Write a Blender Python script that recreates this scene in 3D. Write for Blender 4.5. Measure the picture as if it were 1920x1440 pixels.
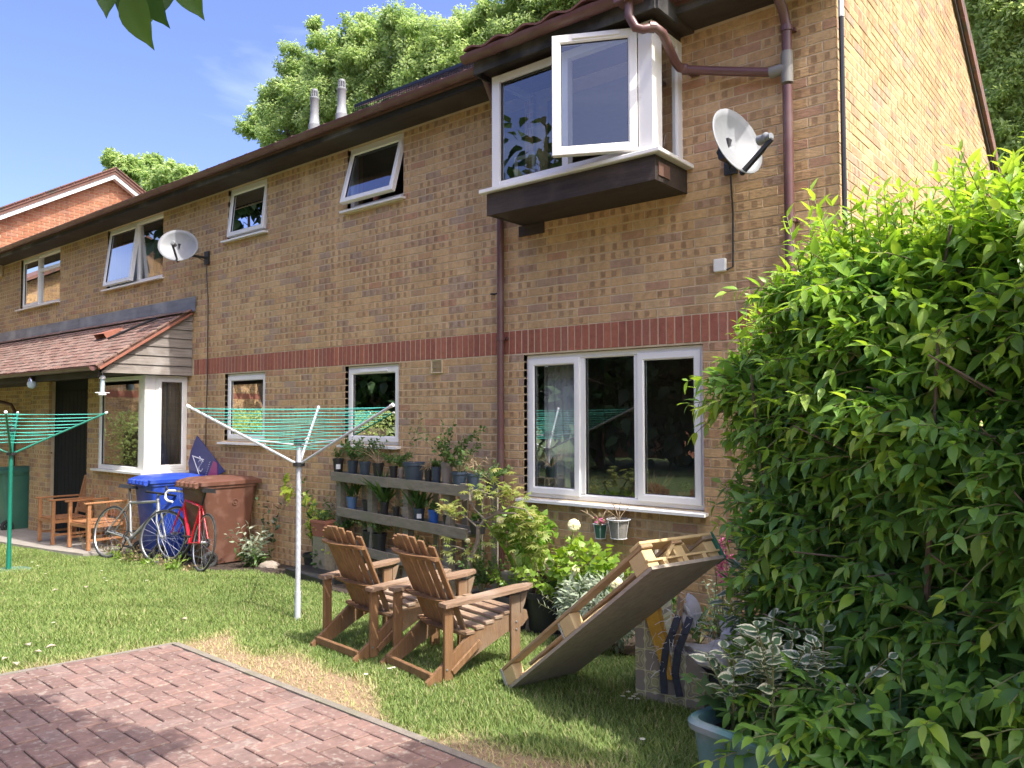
import bpy, bmesh, math, random
import numpy as np
from mathutils import Vector, Matrix
scene = bpy.context.scene
for o in list(bpy.data.objects): bpy.data.objects.remove(o)
R = math.radians
AIR, DUST, OZ, SAT, VAL, HUE, SUNE, EXPO = 1.0, 5.0, 1.5, 1.3, .86, .526, 2.0, 1.68
# ------------------------------------------------------------------ camera
CAMF, YAW, PIT, ROL = 1472.66, -0.68978608, 0.03916539, -0.0021289
CAM = Vector((6.23803, -5.67104, 1.80102))
_F = Vector((math.sin(YAW)*math.cos(PIT), math.cos(YAW)*math.cos(PIT), math.sin(PIT)))
_R0 = Vector((math.cos(YAW), -math.sin(YAW), 0)); _U0 = _R0.cross(_F)
_R = math.cos(ROL)*_R0 + math.sin(ROL)*_U0
_U = -math.sin(ROL)*_R0 + math.cos(ROL)*_U0
cd = bpy.data.cameras.new('camera'); cam = bpy.data.objects.new('camera', cd)
scene.collection.objects.link(cam); scene.camera = cam
cd.sensor_fit = 'HORIZONTAL'; cd.sensor_width = 36; cd.lens = CAMF/1920*36
cd.clip_start = .05; cd.clip_end = 2000
cam.matrix_world = Matrix(((_R.x, _U.x, -_F.x, CAM.x), (_R.y, _U.y, -_F.y, CAM.y), (_R.z, _U.z, -_F.z, CAM.z), (0, 0, 0, 1)))
# ------------------------------------------------------------------ light
SUN_EL, SUN_AZ = R(57), R(5)        # sun from +X, a touch in front of the facade
SUN = Vector((math.cos(SUN_EL)*math.cos(SUN_AZ), -math.cos(SUN_EL)*math.sin(SUN_AZ), math.sin(SUN_EL)))
w = bpy.data.worlds.new('World'); scene.world = w; w.use_nodes = True
nt = w.node_tree; nt.nodes.clear()
def nn(nt, t, **k):
    n = nt.nodes.new(t)
    for a, b in k.items(): setattr(n, a, b)
    return n
sky = nn(nt, 'ShaderNodeTexSky', sky_type='NISHITA', sun_disc=False, sun_elevation=SUN_EL, sun_rotation=R(90)+SUN_AZ, altitude=50, air_density=AIR, dust_density=DUST, ozone_density=OZ)
bg = nn(nt, 'ShaderNodeBackground'); bg.inputs[1].default_value = .15
out = nn(nt, 'ShaderNodeOutputWorld')
tc = nn(nt, 'ShaderNodeTexCoord'); mp = nn(nt, 'ShaderNodeMapping'); mp.inputs[3].default_value = (1.2, 1.2, 5)
nz = nn(nt, 'ShaderNodeTexNoise'); nz.inputs['Scale'].default_value = 2.2; nz.inputs['Detail'].default_value = 6; nz.inputs['Distortion'].default_value = .6
rp = nn(nt, 'ShaderNodeValToRGB'); rp.color_ramp.elements[0].position = .56; rp.color_ramp.elements[0].color = (0, 0, 0, 1); rp.color_ramp.elements[1].position = .85; rp.color_ramp.elements[1].color = (.2, .2, .2, 1)
mx = nn(nt, 'ShaderNodeMix', data_type='RGBA'); mx.inputs['B'].default_value = (6.5, 6.9, 7.6, 1)
hs = nn(nt, 'ShaderNodeHueSaturation'); hs.inputs['Saturation'].default_value = SAT; hs.inputs['Value'].default_value = VAL; hs.inputs['Hue'].default_value = HUE
L = nt.links.new
L(tc.outputs['Generated'], mp.inputs[0]); L(mp.outputs[0], nz.inputs['Vector']); L(nz.outputs['Fac'], rp.inputs[0]); L(rp.outputs[0], mx.inputs['Factor'])
L(sky.outputs[0], hs.inputs['Color']); L(hs.outputs[0], mx.inputs['A']); L(mx.outputs['Result'], bg.inputs[0]); L(bg.outputs[0], out.inputs[0])
sd = bpy.data.lights.new('sun', 'SUN'); so = bpy.data.objects.new('sun', sd); scene.collection.objects.link(so)
sd.energy = SUNE; sd.angle = R(.53); sd.color = (1, .955, .905)
so.rotation_euler = SUN.to_track_quat('Z', 'Y').to_euler(); so.location = (8, -8, 14)
vs = scene.view_settings; vs.view_transform = 'Standard'; vs.look = 'None'; vs.exposure = EXPO; vs.gamma = 1; vs.use_curve_mapping = False
scene.render.engine = 'CYCLES'
# ------------------------------------------------------------------ pixel -> ray helpers (distance always from ground or wall)
def ray(px, py): return ((px-960)/CAMF)*_R + ((720-py)/CAMF)*_U + _F
def wy(px, py, y=0.): v = ray(px, py); return CAM + v*((y-CAM.y)/v.y)
def wx(px, py, x): v = ray(px, py); return CAM + v*((x-CAM.x)/v.x)
def wz(px, py, z): v = ray(px, py); return CAM + v*((z-CAM.z)/v.z)
GA, GB, GK = .02, -.0332, .011
def gz(x, y): return GK+GA*x+GB*y
def gp(px, py):
    v = ray(px, py); return CAM + v*((GK+GA*CAM.x+GB*CAM.y-CAM.z)/(v.z-GA*v.x-GB*v.y))
def proj(p):
    q = Vector(p)-CAM; z = q.dot(_F); return 960+CAMF*q.dot(_R)/z, 720-CAMF*q.dot(_U)/z, z
def npproj(P):
    Q = P-np.array(CAM); z = Q@np.array(_F); zz = np.where(np.abs(z) < 1e-3, 1e-3, z)
    return 960+CAMF*(Q@np.array(_R))/zz, 720-CAMF*(Q@np.array(_U))/zz, z
# ------------------------------------------------------------------ mesh helpers
col = scene.collection
def V(*a): return Vector(a)
class MB:
    def __init__(s): s.v = []; s.f = []
    def add(s, vs, fs, m=None):
        b = len(s.v)
        for p in vs:
            p = Vector(p); s.v.append(m @ p if m else p)
        s.f += [[b+i for i in f] for f in fs]; return s
    def box(s, a, b, m=None, ch=0):
        x0, y0, z0 = a; x1, y1, z1 = b
        if ch <= 0:
            return s.add([(x0, y0, z0), (x1, y0, z0), (x1, y1, z0), (x0, y1, z0), (x0, y0, z1), (x1, y0, z1), (x1, y1, z1), (x0, y1, z1)],
                  [(0, 3, 2, 1), (4, 5, 6, 7), (0, 1, 5, 4), (1, 2, 6, 5), (2, 3, 7, 6), (3, 0, 4, 7)], m)
        c = min(ch, abs(x1-x0)*.4, abs(y1-y0)*.4, abs(z1-z0)*.4); bm = bmesh.new()
        r = bmesh.ops.create_cube(bm, size=1)
        for q in bm.verts: q.co = V(x0+(q.co.x+.5)*(x1-x0), y0+(q.co.y+.5)*(y1-y0), z0+(q.co.z+.5)*(z1-z0))
        bmesh.ops.bevel(bm, geom=bm.edges[:], offset=c, segments=1, affect='EDGES', profile=.5)
        bm.verts.index_update(); s.add([q.co.copy() for q in bm.verts], [[q.index for q in f.verts] for f in bm.faces], m); bm.free(); return s
    def bar(s, p, q, wd, th, up=(0, 0, 1), ch=0, m=None):
        p = Vector(p); q = Vector(q); x = (q-p); Ln = x.length; x.normalize(); u = Vector(up)
        if abs(x.dot(u)) > .995: u = V(0, 1, 0) if abs(x.y) < .9 else V(1, 0, 0)
        y = u.cross(x).normalized(); z = x.cross(y)
        mm = Matrix(((x.x, y.x, z.x, p.x), (x.y, y.y, z.y, p.y), (x.z, y.z, z.z, p.z), (0, 0, 0, 1)))
        return s.box((0, -wd/2, -th/2), (Ln, wd/2, th/2), (m @ mm) if m else mm, ch)
    def tube(s, pts, r, n=8, caps=True, m=None, closed=False):
        pts = [Vector(p) for p in pts]; k = len(pts)
        rr = r if isinstance(r, (list, tuple)) else [r]*k
        vs = []; ref = None
        for i, p in enumerate(pts):
            if closed: t = pts[(i+1) % k]-pts[i-1]
            else: t = pts[min(i+1, k-1)]-pts[max(i-1, 0)]
            if t.length < 1e-9: t = V(0, 0, 1)
            t.normalize()
            if ref is None: ref = V(0, 0, 1) if abs(t.z) < .9 else V(1, 0, 0)
            a = ref-t*ref.dot(t)
            if a.length < 1e-4: a = t.orthogonal()
            a.normalize(); ref = a; b = t.cross(a)
            vs += [p+(a*math.cos(2*math.pi*j/n)+b*math.sin(2*math.pi*j/n))*rr[i] for j in range(n)]
        fs = [(i*n+j, i*n+(j+1) % n, (i+1)*n+(j+1) % n, (i+1)*n+j) for i in range(k-1) for j in range(n)]
        if closed: fs += [((k-1)*n+j, (k-1)*n+(j+1) % n, (j+1) % n, j) for j in range(n)]
        elif caps: fs += [tuple(range(n-1, -1, -1)), tuple((k-1)*n+j for j in range(n))]
        return s.add(vs, fs, m)
    def lathe(s, prof, n=20, m=None):       # profile (r,z) list
        k = len(prof); vs = []
        for r_, z in prof: vs += [(r_*math.cos(2*math.pi*j/n), r_*math.sin(2*math.pi*j/n), z) for j in range(n)]
        fs = [(i*n+j, i*n+(j+1) % n, (i+1)*n+(j+1) % n, (i+1)*n+j) for i in range(k-1) for j in range(n)]
        return s.add(vs, fs, m)
    def disc(s, r, z, n=20, m=None): return s.add([(r*math.cos(2*math.pi*j/n), r*math.sin(2*math.pi*j/n), z) for j in range(n)], [tuple(range(n))], m)
    def torus(s, r, t, n=36, k=8, m=None, sq=1.): # axis Y
        vs = [((r+t*math.cos(2*math.pi*b/k))*math.cos(2*math.pi*a/n), t*sq*math.sin(2*math.pi*b/k), (r+t*math.cos(2*math.pi*b/k))*math.sin(2*math.pi*a/n)) for a in range(n) for b in range(k)]
        return s.add(vs, [(a*k+b, ((a+1) % n)*k+b, ((a+1) % n)*k+(b+1) % k, a*k+(b+1) % k) for a in range(n) for b in range(k)], m)
    def prism(s, poly, y0, y1, m=None):     # poly (x,z), extruded along y
        n = len(poly)
        return s.add([(a, y0, b) for a, b in poly]+[(a, y1, b) for a, b in poly], [tuple(range(n)), tuple(range(2*n-1, n-1, -1))]+[(i, n+i, n+(i+1) % n, (i+1) % n) for i in range(n)], m)
    def ring(s, x0, x1, z0, z1, t, y0, y1, m=None, ch=.012):   # mitred rectangular frame, front y0, back y1
        def rc(i, y): return [(x0+i, y, z0+i), (x1-i, y, z0+i), (x1-i, y, z1-i), (x0+i, y, z1-i)]
        lay = [rc(0, y1), rc(0, y0+.004), rc(.004, y0), rc(t-ch, y0), rc(t, y0+ch), rc(t, y1)]
        vs = sum(lay, []); fs = []
        for k in range(6):
            a, b = k*4, ((k+1) % 6)*4
            fs += [(a+i, a+(i+1) % 4, b+(i+1) % 4, b+i) for i in range(4)]
        return s.add(vs, fs, m)
    def build(s, name, mat, parent=None, smooth=False, kind=None, label=None, loc=None):
        me = bpy.data.meshes.new(name); me.from_pydata([tuple(p) for p in s.v], [], s.f); me.validate()
        bm = bmesh.new(); bm.from_mesh(me); bmesh.ops.recalc_face_normals(bm, faces=bm.faces); bm.to_mesh(me); bm.free()
        if mat: me.materials.append(MT[mat] if isinstance(mat, str) else mat)
        if smooth:
            me.polygons.foreach_set('use_smooth', [True]*len(me.polygons))
            try: me.set_sharp_from_angle(angle=R(40))
            except Exception: pass
        return link(name, me, parent, kind, label, loc)
def link(name, data, parent=None, kind=None, label=None, loc=None):
    o = bpy.data.objects.new(name, data); col.objects.link(o)
    if parent is not None: o.parent = parent
    if kind: o['kind'] = kind
    if label: o['label'] = label
    if loc is not None: o.location = loc
    return o
def thing(name, label, cat, loc=(0, 0, 0), rz=0, group=None):
    o = bpy.data.objects.new(name, None); col.objects.link(o); o.location = loc; o.rotation_euler = (0, 0, rz)
    o.empty_display_size = .1
    return tag(o, label, cat, group)
def tag(o, label, cat, group=None):
    o['label'] = label; o['category'] = cat
    if group: o['group'] = group
    return o
def npmesh(name, verts, faces, mat, smooth=False, attr=None, flat_counts=None):
    """verts (n,3), faces (m,k) all same k, or list of arrays"""
    me = bpy.data.meshes.new(name); verts = np.asarray(verts, np.float32)
    if not isinstance(faces, list): faces = [faces]
    me.vertices.add(len(verts)); me.vertices.foreach_set('co', verts.ravel())
    li = np.concatenate([f.ravel() for f in faces]).astype(np.int32); tot = np.concatenate([np.full(len(f), f.shape[1], np.int32) for f in faces])
    me.loops.add(len(li)); me.loops.foreach_set('vertex_index', li)
    me.polygons.add(len(tot)); st = np.zeros(len(tot), np.int32); st[1:] = np.cumsum(tot)[:-1]
    me.polygons.foreach_set('loop_start', st); me.polygons.foreach_set('loop_total', tot)
    me.polygons.foreach_set('use_smooth', np.full(len(tot), bool(smooth)))
    me.update(calc_edges=True)
    for an, (typ, dat) in (attr or {}).items():
        a = me.attributes.new(an, typ, 'POINT'); a.data.foreach_set('color' if 'COLOR' in typ else 'value', np.asarray(dat, np.float32).ravel())
    me.materials.append(MT[mat]); return me
# ------------------------------------------------------------------ materials
MT = {}
def newmat(name):
    m = bpy.data.materials.new(name); m.use_nodes = True; nt = m.node_tree; MT[name] = m
    return m, nt, nt.nodes['Principled BSDF'], nt.links.new
def M(name, c1, c2=None, sc=6., rough=.6, bump=0., bsc=80., metal=0., spec=.5, stretch=None, detail=5, c3=None, sc3=1.5, rvar=0., coat=0., lo=.35, hi=.7):
    m, nt, b, L = newmat(name)
    b.inputs['Roughness'].default_value = rough; b.inputs['Metallic'].default_value = metal; b.inputs['Specular IOR Level'].default_value = spec
    if coat: b.inputs['Coat Weight'].default_value = coat
    tc = nn(nt, 'ShaderNodeTexCoord'); mp = nn(nt, 'ShaderNodeMapping'); L(tc.outputs['Object'], mp.inputs[0])
    if stretch: mp.inputs[3].default_value = stretch
    c2 = c2 or tuple(x*.8 for x in c1)
    n = nn(nt, 'ShaderNodeTexNoise'); n.inputs['Scale'].default_value = sc; n.inputs['Detail'].default_value = detail; n.inputs['Roughness'].default_value = .62; L(mp.outputs[0], n.inputs['Vector'])
    r = nn(nt, 'ShaderNodeValToRGB'); r.color_ramp.elements[0].position = lo; r.color_ramp.elements[1].position = hi
    r.color_ramp.elements[0].color = (*c1, 1); r.color_ramp.elements[1].color = (*c2, 1); L(n.outputs['Fac'], r.inputs[0]); src = r.outputs[0]
    if c3:
        n3 = nn(nt, 'ShaderNodeTexNoise'); n3.inputs['Scale'].default_value = sc3; n3.inputs['Detail'].default_value = 6; L(tc.outputs['Object'], n3.inputs['Vector'])
        r3 = nn(nt, 'ShaderNodeValToRGB'); r3.color_ramp.elements[0].position = .5; r3.color_ramp.elements[1].position = .68; L(n3.outputs['Fac'], r3.inputs[0])
        x = nn(nt, 'ShaderNodeMix', data_type='RGBA'); L(r3.outputs[0], x.inputs['Factor']); L(src, x.inputs['A']); x.inputs['B'].default_value = (*c3, 1); src = x.outputs['Result']
    L(src, b.inputs['Base Color'])
    if rvar:
        mr = nn(nt, 'ShaderNodeMapRange'); mr.inputs[3].default_value = rough-rvar; mr.inputs[4].default_value = rough+rvar; L(n.outputs['Fac'], mr.inputs[0]); L(mr.outputs[0], b.inputs['Roughness'])
    if bump:
        n2 = nn(nt, 'ShaderNodeTexNoise'); n2.inputs['Scale'].default_value = bsc; n2.inputs['Detail'].default_value = 4; L(mp.outputs[0], n2.inputs['Vector'])
        bp = nn(nt, 'ShaderNodeBump'); bp.inputs['Strength'].default_value = bump; bp.inputs['Distance'].default_value = .01; L(n2.outputs['Fac'], bp.inputs['Height']); L(bp.outputs[0], b.inputs['Normal'])
    return m
def leafmat(name, cols, trans=.4, rough=.45, tcol=None, spec=.5, edge=None, objrand=False):
    """cols: ramp colours chosen by per-leaf attribute lv"""
    m, nt, b, L = newmat(name)
    at = nn(nt, 'ShaderNodeAttribute', attribute_name='lv'); r = nn(nt, 'ShaderNodeValToRGB'); e = r.color_ramp.elements
    e[0].position = 0; e[0].color = (*cols[0], 1); e[1].position = 1; e[1].color = (*cols[-1], 1)
    for i, c in enumerate(cols[1:-1]): q = e.new((i+1)/(len(cols)-1)); q.color = (*c, 1)
    src = at.outputs['Fac']
    if objrand:
        oi = nn(nt, 'ShaderNodeObjectInfo'); src = oi.outputs['Random']
    L(src, r.inputs[0]); cs = r.outputs[0]
    if edge:
        ea = nn(nt, 'ShaderNodeAttribute', attribute_name='le'); tcx = nn(nt, 'ShaderNodeTexCoord'); n = nn(nt, 'ShaderNodeTexNoise'); n.inputs['Scale'].default_value = 40; L(tcx.outputs['Object'], n.inputs['Vector'])
        ad = nn(nt, 'ShaderNodeMath', operation='ADD'); L(ea.outputs['Fac'], ad.inputs[0]); L(n.outputs['Fac'], ad.inputs[1])
        st = nn(nt, 'ShaderNodeMapRange'); st.inputs[1].default_value = 1.06; st.inputs[2].default_value = 1.18; L(ad.outputs[0], st.inputs[0])
        x = nn(nt, 'ShaderNodeMix', data_type='RGBA'); L(st.outputs[0], x.inputs['Factor']); L(cs, x.inputs['A']); x.inputs['B'].default_value = (*edge, 1); cs = x.outputs['Result']
    L(cs, b.inputs['Base Color']); b.inputs['Roughness'].default_value = rough; b.inputs['Specular IOR Level'].default_value = spec
    t = nn(nt, 'ShaderNodeBsdfTranslucent'); hs = nn(nt, 'ShaderNodeHueSaturation'); hs.inputs['Value'].default_value = 1.5; hs.inputs['Hue'].default_value = .485; hs.inputs['Saturation'].default_value = 1.1
    L(cs, hs.inputs['Color']); L(hs.outputs[0], t.inputs['Color'])
    ms = nn(nt, 'ShaderNodeMixShader'); ms.inputs[0].default_value = trans; o = nt.nodes['Material Output']
    L(b.outputs[0], ms.inputs[1]); L(t.outputs[0], ms.inputs[2]); L(ms.outputs[0], o.inputs['Surface']); return m
def brickmat(name, ramp, kiss, kcol, bump=.6, ko=1.0, stretch=(1, 1, 1), spot=None):
    """attribute bk = (u, v, r1, r2) for each brick"""
    m, nt, b, L = newmat(name); b.inputs['Roughness'].default_value = .88; b.inputs['Specular IOR Level'].default_value = .25
    at = nn(nt, 'ShaderNodeAttribute', attribute_name='bk'); sp = nn(nt, 'ShaderNodeSeparateColor'); L(at.outputs['Color'], sp.inputs[0])
    r = nn(nt, 'ShaderNodeValToRGB'); r.color_ramp.interpolation = 'LINEAR'; e = r.color_ramp.elements
    e[0].position = 0; e[0].color = (*ramp[0], 1); e[1].position = 1; e[1].color = (*ramp[-1], 1)
    for i, c in enumerate(ramp[1:-1]): q = e.new((i+1)/(len(ramp)-1)); q.color = (*c, 1)
    L(sp.outputs[2], r.inputs[0])
    tc = nn(nt, 'ShaderNodeTexCoord'); geo = nn(nt, 'ShaderNodeNewGeometry')
    n = nn(nt, 'ShaderNodeTexNoise'); n.inputs['Scale'].default_value = 22; n.inputs['Detail'].default_value = 6; n.inputs['Roughness'].default_value = .7; L(geo.outputs['Position'], n.inputs['Vector'])
    src = r.outputs[0]
    def math_(op, a, bb, c=None):
        q = nn(nt, 'ShaderNodeMath', operation=op)
        for i, x in enumerate((a, bb, c)):
            if x is None: continue
            if isinstance(x, (int, float)): q.inputs[i].default_value = x
            else: L(x, q.inputs[i])
        return q.outputs[0]
    if kiss:
        # two dark firing patches across each brick, position and strength by r2
        u2 = math_('FRACT', math_('ADD', math_('MULTIPLY', sp.outputs[0], 2.0), math_('MULTIPLY', at.outputs['Alpha'], .35)), 0)
        dd = math_('ABSOLUTE', math_('SUBTRACT', u2, .5), 0)
        dv = math_('MULTIPLY', math_('ABSOLUTE', math_('SUBTRACT', sp.outputs[1], .5), 0), .52)
        d2 = math_('ADD', math_('MAXIMUM', dd, dv), math_('MULTIPLY', math_('SUBTRACT', n.outputs['Fac'], .5), .22))
        mr = nn(nt, 'ShaderNodeMapRange'); mr.inputs[1].default_value = .245; mr.inputs[2].default_value = .185; L(d2, mr.inputs[0])
        h = math_('FRACT', math_('MULTIPLY', at.outputs['Alpha'], 7.31), 0)
        stg = nn(nt, 'ShaderNodeMapRange'); stg.inputs[1].default_value = .12; stg.inputs[2].default_value = .75; L(h, stg.inputs[0])
        k = math_('MULTIPLY', math_('MULTIPLY', mr.outputs[0], stg.outputs[0]), kiss)
        x = nn(nt, 'ShaderNodeMix', data_type='RGBA'); L(k, x.inputs['Factor']); L(src, x.inputs['A']); x.inputs['B'].default_value = (*kcol, 1); src = x.outputs['Result']
    v = nn(nt, 'ShaderNodeMapRange'); v.inputs[1].default_value = .25; v.inputs[2].default_value = .75; v.inputs[3].default_value = .72; v.inputs[4].default_value = 1.22; L(n.outputs['Fac'], v.inputs[0])
    big = nn(nt, 'ShaderNodeTexNoise'); big.inputs['Scale'].default_value = .8; big.inputs['Detail'].default_value = 3; L(geo.outputs['Position'], big.inputs['Vector'])
    v2 = nn(nt, 'ShaderNodeMapRange'); v2.inputs[1].default_value = .3; v2.inputs[2].default_value = .7; v2.inputs[3].default_value = .88; v2.inputs[4].default_value = 1.1; L(big.outputs['Fac'], v2.inputs[0])
    stm = nn(nt, 'ShaderNodeMapping'); stm.inputs[3].default_value = (3.2, 3.2, .22); L(geo.outputs['Position'], stm.inputs[0]); stn = nn(nt, 'ShaderNodeTexNoise'); stn.inputs['Scale'].default_value = 1.6; stn.inputs['Detail'].default_value = 5; L(stm.outputs[0], stn.inputs['Vector'])
    v3 = nn(nt, 'ShaderNodeMapRange'); v3.inputs[1].default_value = .35; v3.inputs[2].default_value = .7; v3.inputs[3].default_value = .84; v3.inputs[4].default_value = 1.07; L(stn.outputs['Fac'], v3.inputs[0])
    mu = math_('MULTIPLY', math_('MULTIPLY', v.outputs[0], v2.outputs[0]), v3.outputs[0])
    vm = nn(nt, 'ShaderNodeVectorMath', operation='SCALE'); L(src, vm.inputs[0]); L(mu, vm.inputs['Scale']); src = vm.outputs[0]
    if spot:
        n5 = nn(nt, 'ShaderNodeTexNoise'); n5.inputs['Scale'].default_value = spot[1]; n5.inputs['Detail'].default_value = 5; L(geo.outputs['Position'], n5.inputs['Vector'])
        m5 = nn(nt, 'ShaderNodeMapRange'); m5.inputs[1].default_value = spot[2]; m5.inputs[2].default_value = spot[2]+.1; m5.inputs[4].default_value = spot[3]; L(n5.outputs['Fac'], m5.inputs[0])
        x = nn(nt, 'ShaderNodeMix', data_type='RGBA'); L(m5.outputs[0], x.inputs['Factor']); L(src, x.inputs['A']); x.inputs['B'].default_value = (*spot[0], 1); src = x.outputs['Result']
    L(src, b.inputs['Base Color'])
    mp = nn(nt, 'ShaderNodeMapping'); mp.inputs[3].default_value = stretch; L(geo.outputs['Position'], mp.inputs[0])
    n2 = nn(nt, 'ShaderNodeTexNoise'); n2.inputs['Scale'].default_value = 70; n2.inputs['Detail'].default_value = 5; L(mp.outputs[0], n2.inputs['Vector'])
    bp = nn(nt, 'ShaderNodeBump'); bp.inputs['Strength'].default_value = bump; bp.inputs['Distance'].default_value = .006; L(n2.outputs['Fac'], bp.inputs['Height']); L(bp.outputs[0], b.inputs['Normal'])
    return m
brickmat('brick', [(.55, .365, .19), (.57, .38, .20), (.56, .37, .19), (.53, .34, .17), (.59, .41, .225), (.55, .355, .18), (.49, .305, .16), (.41, .295, .21), (.48, .265, .15)], .72, (.27, .165, .095), bump=.7, stretch=(.35, .35, 1))
brickmat('soldier', [(.36, .13, .085), (.30, .11, .078), (.39, .145, .09), (.33, .14, .10)], 0, (0, 0, 0), bump=.5)
brickmat('redbrick', [(.40, .18, .10), (.35, .15, .09), (.44, .22, .13), (.38, .19, .13)], .3, (.3, .1, .06), bump=.4)
brickmat('paver', [(.245, .155, .13), (.275, .175, .145), (.215, .138, .118), (.26, .18, .155)], 0, (0, 0, 0), bump=.3, spot=((.34, .29, .24), 30, .56, .7))
brickmat('tile', [(.25, .155, .125), (.21, .12, .095), (.29, .19, .155), (.23, .16, .13)], 0, (0, 0, 0), bump=.4, spot=((.13, .11, .09), 9, .54, .7))
M('mortar', (.62, .50, .33), (.52, .41, .27), sc=9, rough=.95, bump=.4, bsc=140)
M('pavejoint', (.10, .09, .06), (.20, .17, .12), sc=20, rough=.95, bump=.5)
M('kerbstone', (.27, .235, .195), (.19, .165, .135), sc=14, rough=.92, bump=.5, bsc=120, c3=(.2, .19, .13), sc3=6)
M('upvc', (.83, .82, .79), (.78, .77, .74), sc=4, rough=.28, spec=.5)
M('gasket', (.02, .02, .022), rough=.5)
M('darkwood', (.030, .021, .018), (.055, .038, .032), sc=5, rough=.75, bump=.5, bsc=40, stretch=(1, 6, 6), c3=(.07, .055, .048), sc3=1.2)
M('fasciawood', (.012, .011, .011), (.03, .027, .026), sc=3, rough=.7, bump=.6, bsc=30, stretch=(.6, 9, 9), c3=(.14, .135, .125), sc3=1.6)
M('oldboard', (.30, .265, .235), (.17, .15, .135), sc=4, rough=.85, bump=.6, bsc=30, stretch=(1, .6, 14), c3=(.36, .33, .30), sc3=3)
M('gutter', (.125, .058, .054), (.145, .07, .064), sc=5, rough=.35, c3=(.17, .105, .095), sc3=2.5)
M('orielwood', (.018, .012, .010), (.062, .042, .033), sc=3, rough=.7, bump=.7, bsc=26, stretch=(.7, 10, 10), c3=(.085, .06, .048), sc3=2.2, lo=.3, hi=.75)
M('sunlit_wood', (.20, .11, .08), (.13, .07, .05), sc=6, rough=.8, bump=.4)  # oriel timber as the sun lights it, put in as a redder colour
M('pipegrey', (.23, .22, .2), rough=.5)
M('blackplastic', (.018, .019, .021), (.03, .03, .032), rough=.42)
M('lead', (.22, .235, .26), (.13, .14, .165), sc=3, rough=.5, bump=.2, bsc=9, stretch=(1, 1, 4), c3=(.32, .33, .34), sc3=2)
M('doorpaint', (.010, .011, .014), (.014, .016, .02), rough=.7, spec=.15, bump=.15, bsc=30)
M('chrome', (.6, .6, .6), rough=.22, metal=1)
M('galv', (.55, .57, .6), (.45, .47, .5), sc=8, rough=.38, metal=.85)
M('whitepaint', (.74, .75, .76), (.66, .67, .68), sc=7, rough=.42)
M('dishgrey', (.25, .26, .27), (.19, .2, .21), sc=5, rough=.5)
M('teak', (.42, .2, .09), (.31, .14, .06), sc=5, rough=.6, bump=.3, bsc=24, stretch=(1, 9, 9))
M('adirondack', (.255, .138, .062), (.15, .078, .036), sc=4, rough=.68, bump=.4, bsc=22, stretch=(9, 9, 1.2), c3=(.25, .18, .12), sc3=2.2)
M('adirondack_top', (.30, .20, .13), (.19, .118, .072), sc=4, rough=.78, bump=.4, bsc=22, stretch=(9, 1.2, 9), c3=(.34, .26, .19), sc3=3)
M('palletwood', (.46, .31, .16), (.36, .225, .11), sc=3, rough=.75, bump=.4, bsc=20, stretch=(1.2, 9, 9), c3=(.33, .27, .19), sc3=3)
M('palletpale', (.66, .49, .24), (.56, .4, .19), sc=4, rough=.7, bump=.3, bsc=30)
M('ply', (.46, .39, .305), (.34, .285, .22), sc=3, rough=.8, bump=.25, bsc=18, stretch=(1, 10, 10), c3=(.42, .35, .28), sc3=2)
M('greywood', (.27, .24, .185), (.18, .158, .12), sc=4, rough=.88, bump=.5, bsc=26, stretch=(1.2, 8, 8), c3=(.20, .20, .13), sc3=2.5)
M('greenpaint', (.05, .22, .14), rough=.6)
M('endgrain', (.42, .42, .36), (.3, .32, .27), sc=16, rough=.85)
M('binbrown', (.15, .066, .042), (.125, .054, .036), sc=4, rough=.5, bump=.12, bsc=220, c3=(.21, .11, .08), sc3=7)
M('binblue', (.018, .06, .40), (.014, .05, .33), sc=4, rough=.45, bump=.12, bsc=220, c3=(.05, .10, .42), sc3=7)
M('bingreen', (.055, .17, .12), (.045, .14, .10), sc=4, rough=.45, bump=.12, bsc=220)
M('tyre', (.02, .02, .02), (.05, .05, .05), sc=12, rough=.8)
M('silverbike', (.36, .37, .36), (.29, .30, .3), sc=6, rough=.35, metal=.5)
M('redbike', (.62, .012, .03), (.55, .01, .025), sc=6, rough=.25, coat=.4)
M('whitetape', (.75, .75, .73), rough=.5)
M('airer_white', (.52, .55, .60), (.43, .45, .49), sc=10, rough=.4, spec=.4)
M('airer_green', (.01, .19, .13), (.008, .16, .11), sc=9, rough=.4)
M('cord', (.10, .52, .43), (.09, .47, .39), rough=.5)
M('signnavy', (.028, .032, .16), (.024, .028, .14), rough=.45)
M('signpink', (.42, .05, .17), rough=.45)
M('signwhite', (.75, .75, .78), rough=.5)
M('potblack', (.016, .017, .019), (.028, .029, .031), sc=9, rough=.5)
M('potnavy', (.035, .055, .085), (.03, .047, .07), sc=9, rough=.5)
M('potblue', (.09, .17, .33), (.08, .15, .29), sc=9, rough=.5)
M('potbright', (.015, .09, .36), rough=.5)
M('potgrey', (.22, .19, .165), (.18, .155, .135), sc=9, rough=.65)
M('potterra', (.33, .13, .085), (.27, .1, .065), sc=9, rough=.8)
M('potstone', (.30, .28, .25), (.2, .19, .17), sc=14, rough=.85, bump=.4)
M('soil', (.04, .028, .02), (.07, .05, .035), sc=40, rough=.95, bump=.8, bsc=90)
M('tubteal', (.11, .235, .215), (.085, .185, .17), sc=7, rough=.55, c3=(.25, .31, .31), sc3=5)
M('bark', (.115, .085, .06), (.2, .16, .12), sc=12, rough=.9, bump=.7, bsc=40)
M('acerbark', (.27, .23, .18), (.19, .155, .12), sc=18, rough=.8, bump=.4)
M('stem', (.16, .2, .07), (.2, .16, .08), sc=14, rough=.7)
M('drystem', (.36, .27, .17), (.26, .19, .12), sc=14, rough=.8)
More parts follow.
